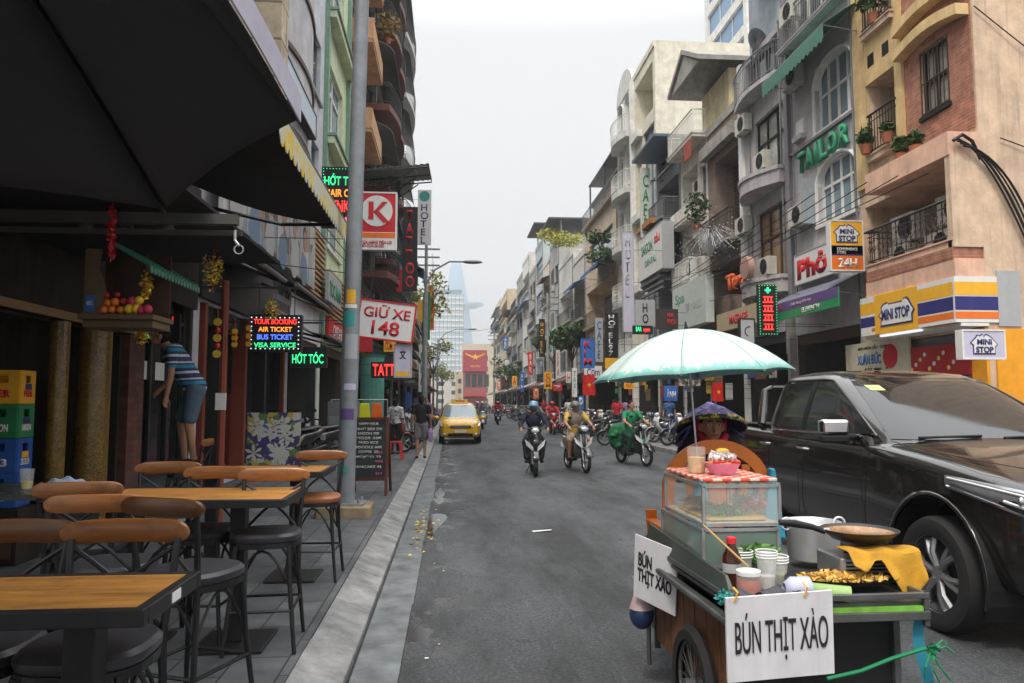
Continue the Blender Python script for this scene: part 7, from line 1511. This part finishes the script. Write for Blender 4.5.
sts=[(-2.56,.50,.50,.68,.82,.86),(-2.52,.66,.40,.68,.94,.98),(-2.38,.80,.34,.70,1.02,1.08),(-2.1,.895,.34,.75,1.10,1.18),(-1.6,.945,.36,.8,1.19,1.27),(-1.1,.95,.36,.8,1.235,1.31),(-.82,.945,.36,.8,1.26,1.335),(-.5,.935,.36,.8,1.27,1.31),(0.3,.93,.36,.8,1.285,1.30),(1.1,.93,.38,.8,1.30,1.315),(1.9,.935,.40,.82,1.325,1.33),(2.6,.93,.46,.82,1.33,1.34),(2.72,.90,.48,.82,1.32,1.335),(2.76,.86,.52,.8,1.28,1.30)]
vehicle(T,sts,2,[(x,y,.42) for x in (-.92,.92) for y in (-1.6,1.62)],truckp,.52)
for s_ in (-1,1):
    for y in (-1.6,1.62):
        b=B(); n=20; b.loft([[(s_*x,y+.515*math.cos(a),.42+.515*math.sin(a)) for a in [R(-25+230*k/n) for k in range(n+1)]] for x in (.64,.935)],cap=False,closed=False); b.link('wheel_arch_liner',M_black,T)
        b=B(); b.loft([[(s_*x,y+r_*math.cos(a),.42+r_*math.sin(a)) for a in [R(-15+210*k/n) for k in range(n+1)]] for x,r_ in ((.95,.515),(.957,.53),(.952,.55))],cap=False,closed=False); b.link('arch_lip',truckp,T,smooth=True,solid=.008)
        c=(s_*.84,y,.40); b=B(); w=.12; b.lathe([(.25,-w*.85),(.33,-w*1.05),(.375,-w*.95),(.395,-w*.6),(.398,0),(.395,w*.6),(.375,w*.95),(.33,w*1.05),(.25,w*.85)],c,44,'x',cap=False); wl2=b.link('wheel',M_tyre,T,smooth=True)
        b=B(); b.lathe([(.255,-w*.8),(.262,-w*.9),(.262,w*.9),(.255,w*.8)],c,40,'x',cap=False); b.cyl((c[0]+s_*.06,c[1],c[2]),.06,.05,16,'x')
        for k in range(6):
            a=2*PI*k/6+.2
            for da in (-.16,.16): b.tube([(c[0]+s_*.065,c[1]+.05*math.cos(a),c[2]+.05*math.sin(a)),(c[0]+s_*.085,c[1]+.15*math.cos(a+da*.6),c[2]+.15*math.sin(a+da*.6)),(c[0]+s_*.06,c[1]+.255*math.cos(a+da),c[2]+.255*math.sin(a+da))],[.026,.022,.026],6)
        b.link('rim',M_alloy,wl2,smooth=True); B().cyl((c[0]+s_*.0,c[1],c[2]),.235,.03,30,'x').link('brake_disc',M_dark,wl2)
# cabin: w(z), front y, rear y
ZS=[1.24,1.32,1.45,1.6,1.72,1.80,1.86,1.90,1.915]; Wd=[.90,.885,.85,.80,.755,.72,.67,.52,.30]; Yf=[-1.14,-1.03,-.80,-.53,-.29,-.11,.08,.36,.66]; Yr=[1.52,1.50,1.45,1.39,1.34,1.29,1.22,1.05,.85]
def itp(A,z):
    for i in range(len(ZS)-1):
        if z<=ZS[i+1]: t=(z-ZS[i])/(ZS[i+1]-ZS[i]); return A[i]+(A[i+1]-A[i])*t
    return A[-1]
def cside(y,z,s=1,off=0): 
    w=itp(Wd,z); a,b_=itp(Yf,z),itp(Yr,z); t=(y-(a+b_)/2)/((b_-a)/2); return (s*(w*se(max(-1,min(1,t)),7)+off),y,z)
def cfront(x,z,off=0):
    w=itp(Wd,z); a,b_=itp(Yf,z),itp(Yr,z); L=(b_-a)/2; return (x,(a+b_)/2-L*se(x/w,7)*(1) +.10*(x/w)**2-off,z)
b=B(); n=48; rings=[]
for z in ZS+[1.92]:
    w=itp(Wd,min(z,1.915)); a,b_=itp(Yf,min(z,1.915)),itp(Yr,min(z,1.915)); 
    if z==1.92: w=.02; a,b_=.74,.82
    ring=[]
    for k in range(n):
        th=2*PI*k/n+.001; c_,s_=math.cos(th),math.sin(th); f=(abs(c_)**7+abs(s_)**7)**(-1/7.); x=w*c_*f; y=(a+b_)/2+(b_-a)/2*s_*f
        if s_<0: y+=.10*(x/w)**2*abs(s_*f)
        ring.append((x,y,z))
    rings.append(ring)
b.loft(rings); b.link('cabin',truckp,T,smooth=True)
def ysd(z0,z1,fa,fb,s,n=8,m=8,off=.006):
    return lambda u,v:cside(fa(z0+(z1-z0)*v)+(fb(z0+(z1-z0)*v)-fa(z0+(z1-z0)*v))*u,z0+(z1-z0)*v,s,off)
M_tint=pal('tinted_glass',(.014,.017,.017),.03,var=.1,spec=.9)
for s_ in (-1,1):
    B().grid(ysd(1.33,1.79,lambda z:itp(Yf,z)+.24,lambda z:.37,s_),8,8).link('side_window',M_tint,T,smooth=True)
    B().grid(ysd(1.34,1.79,lambda z:.47,lambda z:1.15-.06*(z-1.34)/.45,s_),8,8).link('side_window',M_tint,T,smooth=True)
    B().grid(ysd(1.33,1.80,lambda z:.375,lambda z:.465,s_,off=.009),2,8).link('door_pillar',M_black,T,smooth=True)
    tr=[cside(itp(Yf,z)+.22,z,s_,.012) for z in (1.32,1.45,1.6,1.72,1.80)]; tr2=[cside(y,1.815,s_,.012) for y in (.3,.7,1.05)]; tr3=[cside(1.17-.06*(z-1.34)/.45,z,s_,.012) for z in (1.74,1.6,1.45,1.34)]; tr4=[cside(y,1.315,s_,.014) for y in (1.1,.7,.3,0,-.4,-.62)]
    B().tube([Vector(p) for p in tr4],.014,6).link('belt_trim',M_chr,T,smooth=True); B().tube([Vector(p) for p in tr+tr2+tr3],.010,6).link('window_trim',pal('trim_gloss_grey',(.18,.18,.18),.2,metal=.8),T,smooth=True)
    for y in (.30,1.16): B().tube([(s_*.938,y-.1,1.15),(s_*.972,y-.07,1.155),(s_*.972,y+.07,1.16),(s_*.938,y+.1,1.16)],.014,8).link('door_handle',M_chr,T,smooth=True)
    for y,zz in ((-.72,1.22),(.42,1.27),(1.22,1.28)): B().tube([(s_*.9485,y,zz),(s_*.952,y,.8),(s_*.945,y,.5)],.0035,4).link('door_gap',M_black,T)
    B().box(s_*.90,s_*1.0,-1.0+0,1.0,.36,.40).link('side_step',M_dark,T,bevel=.01)
    # mirror
    b=B(); b.tube([(s_*.90,-.55,1.30),(s_*1.02,-.58,1.30)],.03,8); b.link('mirror_arm',M_black,T); b=B(); b.rbox(-.13,.13,-.05,.05,-.045,.02,.045); b.v=[(x+s_*1.10,y-.58,z+1.30) for x,y,z in b.v]; b.link('mirror_base',M_black,T,bevel=.015)
    b=B(); b.rbox(-.125,.125,-.055,.055,.022,.15,.05); b.v=[(x+s_*1.10,y-.585,z+1.30) for x,y,z in b.v]; b.link('mirror_shell',M_chr,T,bevel=.025,smooth=True); B().box(s_*1.10-.11,s_*1.10+.11,-.528,-.522,1.34,1.44).link('mirror_glass',M_glass2,T)
    # headlights
    b=B(); rows=[]
    for t in [k/10 for k in range(11)]:
        x=.46+.475*t**.75; yy=-2.52+1.05*max(0,(t-.2))**1.45; z0=.72+.315*t; z1=.98+.12*t; rows.append([(s_*(x*(1-.0)+.012),yy-.016-.0*q,z0+(z1-z0)*q) for q in (0,.5,1)])
    b.loft(rows,cap=False,closed=False); b.link('headlight',pal('headlight_dark_glass',(.36,.38,.40),.08,metal=.6),T,solid=.03,smooth=True); q2=B(); q2.tube([tuple(Vector(r[2]).lerp(Vector(r[1]),.5)+Vector((s_*.006,-.022,0))) for r in rows[1:]],.009,6); q2.tube([tuple(Vector(r[0]).lerp(Vector(r[1]),.5)+Vector((s_*.006,-.022,0))) for r in rows[2:8]],.012,6); q2.link('light_strip',M_lamp,T,smooth=True)
    b=B(); b.tube([tuple(Vector(r[0])+Vector((s_*.012,-.02,-.01))) for r in rows],.012,6); b.link('headlight_trim',M_chr,T,smooth=True); b=B()
    for q_ in (.35,.6): 
        r=rows[int(q_*10)][1]; b.ell((r[0],r[1]-.02,r[2]),(.034,.02,.034),14,8)
    b.link('headlight_bulb',M_chr,T,smooth=True)
    B().ell((s_*.72,-2.46,.58),(.06,.05,.05),14,8).link('fog_lamp',M_lamp,T,smooth=True); B().rbox(s_*.62 if s_>0 else -.86,.86 if s_>0 else -.62,-2.5,-2.40,.47,.52,.03).link('bumper_trim',M_chr,T)
    B().box(s_*.84,s_*.9,2.70,2.775,.9,1.25).link('tail_lamp',M_rl,T,bevel=.01)
B().grid(lambda u,v:(lambda z:cfront((-1+2*u)*(itp(Wd,z)-.10),z,.008))(1.30+.52*v),14,10).link('windscreen',pal('windscreen_glass',(.012,.016,.018),.02,var=.1,spec=.75),T,smooth=True)
B().grid(lambda u,v:(-.55+1.1*u,itp(Yr,1.36+.4*v)+.012,1.36+.4*v),6,6).link('rear_window',M_tint,T)
for x0 in (-.62,.05): B().tube([cfront(x0,1.315,.02),cfront(x0+.5,1.33,.025)],.009,5).link('wiper',M_black,T)
b=B()
for k in range(3): b.box(-.45,.45,-2.60,-2.565,.78+.08*k,.81+.08*k)
b.link('grille_bar',M_chr,T,bevel=.006); B().box(-.48,.48,-2.575,-2.55,.72,1.0).link('grille',M_black,T); B().rbox(-.86,.86,-2.62,-2.38,.40,.50,.06).link('front_bumper',truckp,T,bevel=.02); B().box(-.26,.26,-2.64,-2.625,.55,.66).link('number_plate',M_white,T)
B().box(-.8,.8,1.62,2.66,1.336,1.342).link('bed_cover',M_black,T); 
for s_ in (-1,1): B().tube([(s_*.82,1.55,1.34),(s_*.70,1.72,1.72),(s_*.62,1.7,1.76)],[.05,.04,.03],8).link('roll_bar',truckp,T,smooth=True)
B().tube([(-.62,1.7,1.76),(.62,1.7,1.76)],.03,8).link('roll_bar',truckp,T); B().ell((-.1,.42,1.925),(.03,.05,.015),8,6).link('aerial',M_black,T); B().grid(lambda u,v:cfront(-.58+.12*u,1.70+.05*v,.014),3,3).link('windscreen_sticker',pal('sticker_pale_green',(.4,.5,.2),.5),T)
for zz in (.02,): B().tube([(-.6,-2.3,1.155),(-.8,-1.9,1.205),(-.84,-1.2,1.262),(-.82,-.95,1.285)],.003,4).link('bonnet_gap',M_black,T)
# ---------------------------------------------------------------- taxi
ty=pal('taxi_yellow',(.75,.43,.01),.25,coat=.7,var=.04)
T=thing('taxi','yellow people-carrier taxi with roof sign facing the camera by the left kerb','taxi',(.40,30.4,0)); T.scale=(.93,1,.90)
sts=[(-2.15,.55,.5,.6,.72,.76),(-2.12,.68,.32,.6,.86,.9),(-1.95,.8,.26,.62,.95,1.02),(-1.5,.85,.24,.62,1.02,1.1),(-1.0,.86,.24,.62,1.06,1.15),(-.5,.86,.24,.62,1.08,1.12),(1,.86,.26,.65,1.1,1.12),(2.1,.85,.3,.65,1.12,1.14),(2.2,.8,.34,.65,1.08,1.1)]
vehicle(T,sts,2,[(x,y,.34) for x in (-.86,.86) for y in (-1.35,1.4)],ty,.37)
ZS=[1.06,1.2,1.35,1.5,1.62,1.70,1.73]; Wd=[.83,.80,.76,.70,.64,.55,.3]; Yf=[-1.25,-.98,-.72,-.45,-.22,.05,.5]; Yr=[2.15,2.1,2.05,2.0,1.95,1.8,1.3]
b=B(); rings=[]
for z in ZS+[1.735]:
    zz=min(z,1.73); w=itp(Wd,zz) if z<1.735 else .05; a,b_=itp(Yf,zz),itp(Yr,zz); ring=[]
    for k in range(n):
        th=2*PI*k/n+.001; c_,s_=math.cos(th),math.sin(th); f=(abs(c_)**7+abs(s_)**7)**(-1/7.); ring.append((w*c_*f,(a+b_)/2+(b_-a)/2*s_*f+(.1*(c_*f)**2*abs(s_*f) if s_<0 else 0),z))
    rings.append(ring)
b.loft(rings); b.link('cabin',ty,T,smooth=True)
B().grid(lambda u,v:(lambda z:cfront((-1+2*u)*(itp(Wd,z)-.07),z,.01))(1.12+.5*v),12,8).link('windscreen',M_glass2,T,smooth=True)
for s_ in (-1,1):
    B().grid(ysd(1.14,1.6,lambda z:itp(Yf,z)+.25,lambda z:1.85,s_),10,6).link('side_window',M_tint,T,smooth=True)
    B().hexa([(s_*.44,-2.19,.72),(s_*.80,-2.03,.76),(s_*.84,-1.86,.93),(s_*.54,-2.14,.86),(s_*.46,-2.05,.74),(s_*.76,-1.85,.78),(s_*.78,-1.75,.95),(s_*.55,-2.0,.86)]).link('headlight',M_lamp,T,bevel=.01)
    B().ell((s_*.62,-2.10,.42),(.07,.04,.05),10,6).link('fog_lamp',M_lamp,T); B().ell((s_*.98,-.75,1.08),(.12,.08,.08),10,6).link('mirror',ty,T,smooth=True)
    for y in (-1.35,1.4):
        b=B().lathe([(.2,-.09),(.30,-.1),(.32,0),(.30,.1),(.2,.09)],(s_*.76,y,.32),24,'x',cap=False); w2=b.link('wheel',M_tyre,T,smooth=True); B().cyl((s_*.80,y,.32),.2,.05,20,'x').link('rim',M_alloy,w2)
B().box(-.42,.42,-2.165,-2.13,.66,.78).link('grille',M_dark,T,bevel=.01); B().box(-.5,.5,-2.16,-2.12,.34,.46).link('air_intake',M_black,T,bevel=.01); B().box(-.22,.22,-2.185,-2.168,.49,.58).link('number_plate',M_white,T); B().box(-.35,.35,-2.18,-2.166,.715,.73).link('grille_bar',M_chr,T)
o=B().rbox(-.35,.35,.2,.42,1.745,1.87,.04).link('roof_sign',pal('roof_sign_yellow',(.8,.6,.1),.4),T,bevel=.015); lettering('TAXI',s_red,T,0,.194,1.81,.4,.08,bold=.04); B().box(-.25,.25,-.55,-.5,1.22,1.25).link('dashboard_card',M_white,T)
# ---------------------------------------------------------------- distant towers
blueg=pal('skyscraper_glass',(.18,.34,.50),.25,var=.1,scale=.02)
T=thing('skyscraper','tallest tapering blue glass skyscraper with a round helipad, pale in the haze','skyscraper',(at(455,400,Y=1400).x,1400,0)); b=B(); rings=[]
for z,w,d in ((0,30,26),(60,34,28),(120,32,26),(180,25,21),(225,17,15),(250,12,10),(262,9,6)): rings.append([(w*math.cos(2*PI*k/20)*(1.0 if math.cos(2*PI*k/20)>0 else .85),d*math.sin(2*PI*k/20),z) for k in range(20)])
b.loft(rings); b.link('tower_body',blueg,T,smooth=True); B().lathe([(4,174),(20,180),(21,184),(4,184)],(32,-6,0),20).link('helipad',blueg,T)
M_cw=pal('curtain_wall_pale',(.42,.52,.58),.2,var=.2,scale=.08)
T=thing('office_tower','banded glass office tower left of the red building','office tower',(at(447,400,Y=450).x,450,0)); w=at(463,400,Y=450).x-at(447,400,Y=450).x
B().box(-w,w,0,24,0,66).link('tower_body',M_cw,T); b=B()
for k in range(19): b.box(-w-.3,w+.3,-.3,-.05,3.4*k+2.2,3.4*k+3.2)
b.link('floor_bands',M_white,T); b=B()
for k in range(9): b.box(-w+w*2*k/8-.12,-w+w*2*k/8+.12,-.35,-.31,0,66)
b.link('mullions',M_grey,T); B().box(-w,w*.9,1,20,66,69).link('crown',M_glass2,T)
T=thing('red_building','red fronted building with yellow star emblem closing the street','building',(at(475,400,Y=205).x,205,0)); rw=pal('rose_red_cladding',(.34,.045,.07),.7,streak=.3); W_=at(486,400,Y=205).x-at(463,400,Y=205).x
B().box(-W_/2,W_/2,0,12,0,9.8).link('lower_block',wall('pink_render',(.25,.09,.09),.3),T); B().box(-W_/2-.1,W_/2+.1,-.6,12,9.81,15.6).link('sign_block',rw,T)
for k in range(4): B().box(-W_/2+.5+k*1.7,-W_/2+1.8+k*1.7,-.1,-.01,5.6,9).link('window',M_glass,T)
B().prism([((1. if q%2==0 else .45)*math.sin(2*PI*q/10)-0,13.7+(1. if q%2==0 else .45)*math.cos(2*PI*q/10)) for q in range(10)],-.72,-.61).link('star_emblem',s_yel,T)
for s_ in (-1,1): B().hexa([(s_*.6,-.7,13.4),(s_*2.6,-.7,14.4),(s_*2.6,-.62,14.4),(s_*.6,-.62,13.4),(s_*.6,-.7,13.9),(s_*2.7,-.7,14.8),(s_*2.7,-.62,14.8),(s_*.6,-.62,13.9)]).link('wing_emblem',s_yel,T)
lettering('XUÂN',s_yel,T,0,-.63,11.2,2.6,.7); B().box(-W_/2,W_/2,-1.5,0,3.0,3.3).link('awning',s_red,T)
for i,(px,Y,w_,h,m,lab) in enumerate(((484,240,14,20,2,'grey block behind the red building'),(470,260,10,12,5,'sandy block just above the red building roof line'),(440,300,18,13,4,'pale block under the glass tower'),(500,300,20,24,0,'far pale tower beyond the right row'))):
    a=at(px,400,Y=Y); T=thing('city_block',lab,'building',(a.x,Y,0)); B().box(-w_/2,w_/2,0,12,0,h).link('wall',wall(*cols[m],.45),T)
    for k in range(int(h/3.4)):
        for q in range(3): B().box(-w_/2+w_*(q+.25)/3,-w_/2+w_*(q+.75)/3,-.06,-.01,3.4*k+1,3.4*k+2.6).link('window',M_glass,T)
# ---------------------------------------------------------------- trees and plants
def tree(label,x,y,z,h,cr,m,n=900,s=.16,trunk=.14,name='street_tree',cat='tree',zc=None):
    T=thing(name,label,cat,(x,y,z)); b=B(); r=random.Random(int(x*100+y)); zc=zc or h*.72
    b.tube([(0,0,0),(.05,.03,h*.3),(-.03,0,zc)],[trunk,trunk*.7,trunk*.3],8)
    cl=[]
    for k in range(9):
        a=r.uniform(0,6.28); e=r.uniform(.4,.95); p=(cr*e*math.cos(a),cr*e*math.sin(a),zc+r.uniform(-.35,.6)*cr); b.tube([(0,0,zc*.7),(p[0]*.5,p[1]*.5,(zc*.7+p[2])/2+.1),p],[trunk*.35,trunk*.2,.01],5); cl.append(p)
    b.link('trunk',M_brown,T); f=B()
    for p in cl+[(0,0,zc+.2)]: leafball(f,p,(cr*.42,cr*.42,cr*.34),n//10,s,r)
    f.link('crown',m,T); return T
yl=pal('foliage_yellow_green',(.30,.30,.05),.6,var=.4,scale=3)
tree('thin yellow-green street tree behind the street lamp on the left row',-2.2,60,.15,13,2.6,yl,900,.2)
tree('smaller olive street tree farther along the left row',-1.9,85,.15,9,2.4,pal('foliage_olive',(.16,.19,.05),.6,var=.4),600,.2)
tree('dull green tree below the glass tower at the street end',-1.5,150,.15,9,3.5,pal('foliage_olive',(.16,.19,.05),.6,var=.4),700,.3)
tree('dark climbing tree against the low white house on the right',9.0,55,.15,8.5,1.5,M_leaf,1600,.2)
tree('drooping dark tree beside the pale blue-grey house',8.8,63,.15,9,1.5,M_leaf,1400,.22)
tree('small green tree before the distant right row',8.0,104,.15,8,2.2,M_leaf,600,.25)
def plant(label,p,r,h,m=M_leaf,n=160,s=.09,pot=True):
    pot='weed' not in label and 'planting' not in label and 'hedge' not in label
    T=thing('potted_plant',label,'plant',p); 
    if pot: B().lathe([(.09,0),(.14,.2),(.15,.22)],n=12).link('pot',M_terra,T)
    leafball(B(),(0,0,.2+h/2),(r,r,h/2),n,s).link('foliage',m,T); return T
for (x,y,z,r,h,lab) in ((9.75,16.55,7.42,.2,.45,'bushy potted plant at the back corner of the green railed balcony'),(9.8,15.75,7.42,.16,.3,'small potted plant at the near end of the green railed balcony'),(9.7,15.1,6.72,.2,.45,'leggy potted plant on the pink parapet left of the dark window'),(9.7,14.6,6.72,.16,.35,'low potted plant on the pink parapet below the dark window'),
  (9.8,16.1,10.4,.4,1.0,'thick hanging plant on the highest near balcony'),(9.2,27,8.,.5,1.3,'trailing dark plant on the brown house stair rail'),(9.3,46,11.2,1.,1.,'planting under the blue awning of the peach house'),(9.2,44.6,9.6,1.1,1.3,'lower green planting on the peach house balcony'),(9.5,70,16.7,1.6,1.2,'bright yellow-green rooftop plant on the grey canopy house'),(9.7,63,14.7,2.,1.2,'yellow-green rooftop hedge on the dirty white house'),
  (-3.75,18.75,9.,.25,1.6,'weedy plant trailing at the end of the curved bay'),(-3.75,18.8,7.2,.2,.9,'lower weed tuft beneath the curved bay'),(-2.7,31,16.7,.6,1.2,'straggly dry plant on the terracotta balcony')):
    plant(lab,(x,y,z),r,h,yl if 'yellow' in lab or 'weed' in lab else (pal('foliage_dry',(.25,.17,.06),.7) if 'dry' in lab else M_leaf),int(160+260*r),.07+.06*min(r,1.5))
# silver wire ornament (bare twiggy lights) on the right
T=thing('wire_ornament','tangle of silvery wires and small lights spraying from the fascia above the umbrella','decoration',(8.8,24.6,6.9)); b=B(); r=random.Random(3)
for k in range(90):
    a=r.uniform(0,6.28); e=r.uniform(-.2,1.2); L=r.uniform(.6,1.5); d=Vector((math.cos(a)*math.cos(e)*.7,math.sin(a)*math.cos(e)*1.3,math.sin(e)*.7))
    b.tube([(0,0,-.4),tuple(d*L*.5+Vector((0,0,.25))),tuple(d*L+Vector((0,0,-.25*L)))],.006,3)
b.link('wires',pal('silver_wire',(.45,.45,.47),.4,metal=.5),T); b=B()
for k in range(160):
    v=Vector((r.gauss(0,.5),r.gauss(0,.9),r.gauss(.1,.45))); b.ell(tuple(v),(.016,.016,.016),5,4)
b.link('light_beads',M_white,T)
T=thing('satellite_dish','round satellite dish on the roof behind the grey house','satellite dish',(at(757,41,Y=23).x,23,at(757,41,Y=23).z),R(20)); B().lathe([(.01,.06),(.25,.04),(.42,-.04)],(0,0,0),24,'y',cap=False).link('dish',M_grey,T,solid=.01,smooth=True); B().tube([(0,.1,0),(0,.3,-.6),(0,.3,-1.6)],.03,6).link('mast',M_dark,T); B().tube([(0,0,-.3),(0,-.3,0)],.012,5).link('feed_arm',M_red if 0 else s_red,T)
# overhead wires
def wire(p,q,sag,r=.012,n=12): 
    p,q=Vector(p),Vector(q); return [tuple(p.lerp(q,k/n)-Vector((0,0,sag*math.sin(PI*k/n)))) for k in range(n+1)]
WX=[((8.9-.07*k,14+k,6.1+.16*k),(9.3,40+3*k,7.0+.3*k),.6+.12*k,'%s wire of the bundle strung along the near right facades'%n) for k,n in enumerate(('lowest','second','third','fourth','topmost'))]+[((-2.9+.1*k,12,5.2+.2*k),(-2.6,50,7.5+.3*k),.5+.1*k,'%s cable of the group running along the left facades'%n) for k,n in enumerate(('lowest','second','third','topmost'))]
for i,(p,q,s,lab) in enumerate((*WX,((10.0,13.1,9.2),(15,12.9,6.),.3,'long thin cable crossing the tan side wall'),((10.4,13.1,6.6),(16,13.0,5.6),.3,'lower thin cable crossing the tan side wall'),((-1.25,50,11.5),(-1.2,80,12.5),.6,'upper wire between the left utility poles'),((-1.25,50,10.9),(-1.2,80,11.9),.8,'lower wire between the left utility poles'),((9.2,13.5,6.0),(9.2,45,9.),.9,'long sagging wire in front of the right facades'),((9.0,22,4.9),(9.0,60,10.2),1.,'lower sagging wire in front of the right facades'),((9.6,45,9.2),(-1.2,72,8.3),1.2,'thin wire crossing the street far away'),((9.,60,10.4),(9.,110,11.6),1.,'far wire along the right row'))):
    o=B().tube(wire(p,q,s),.012,5).link('overhead_wire',M_black,None); tag(o,lab,'wire')
bpy.data.scenes.remove(SCR)
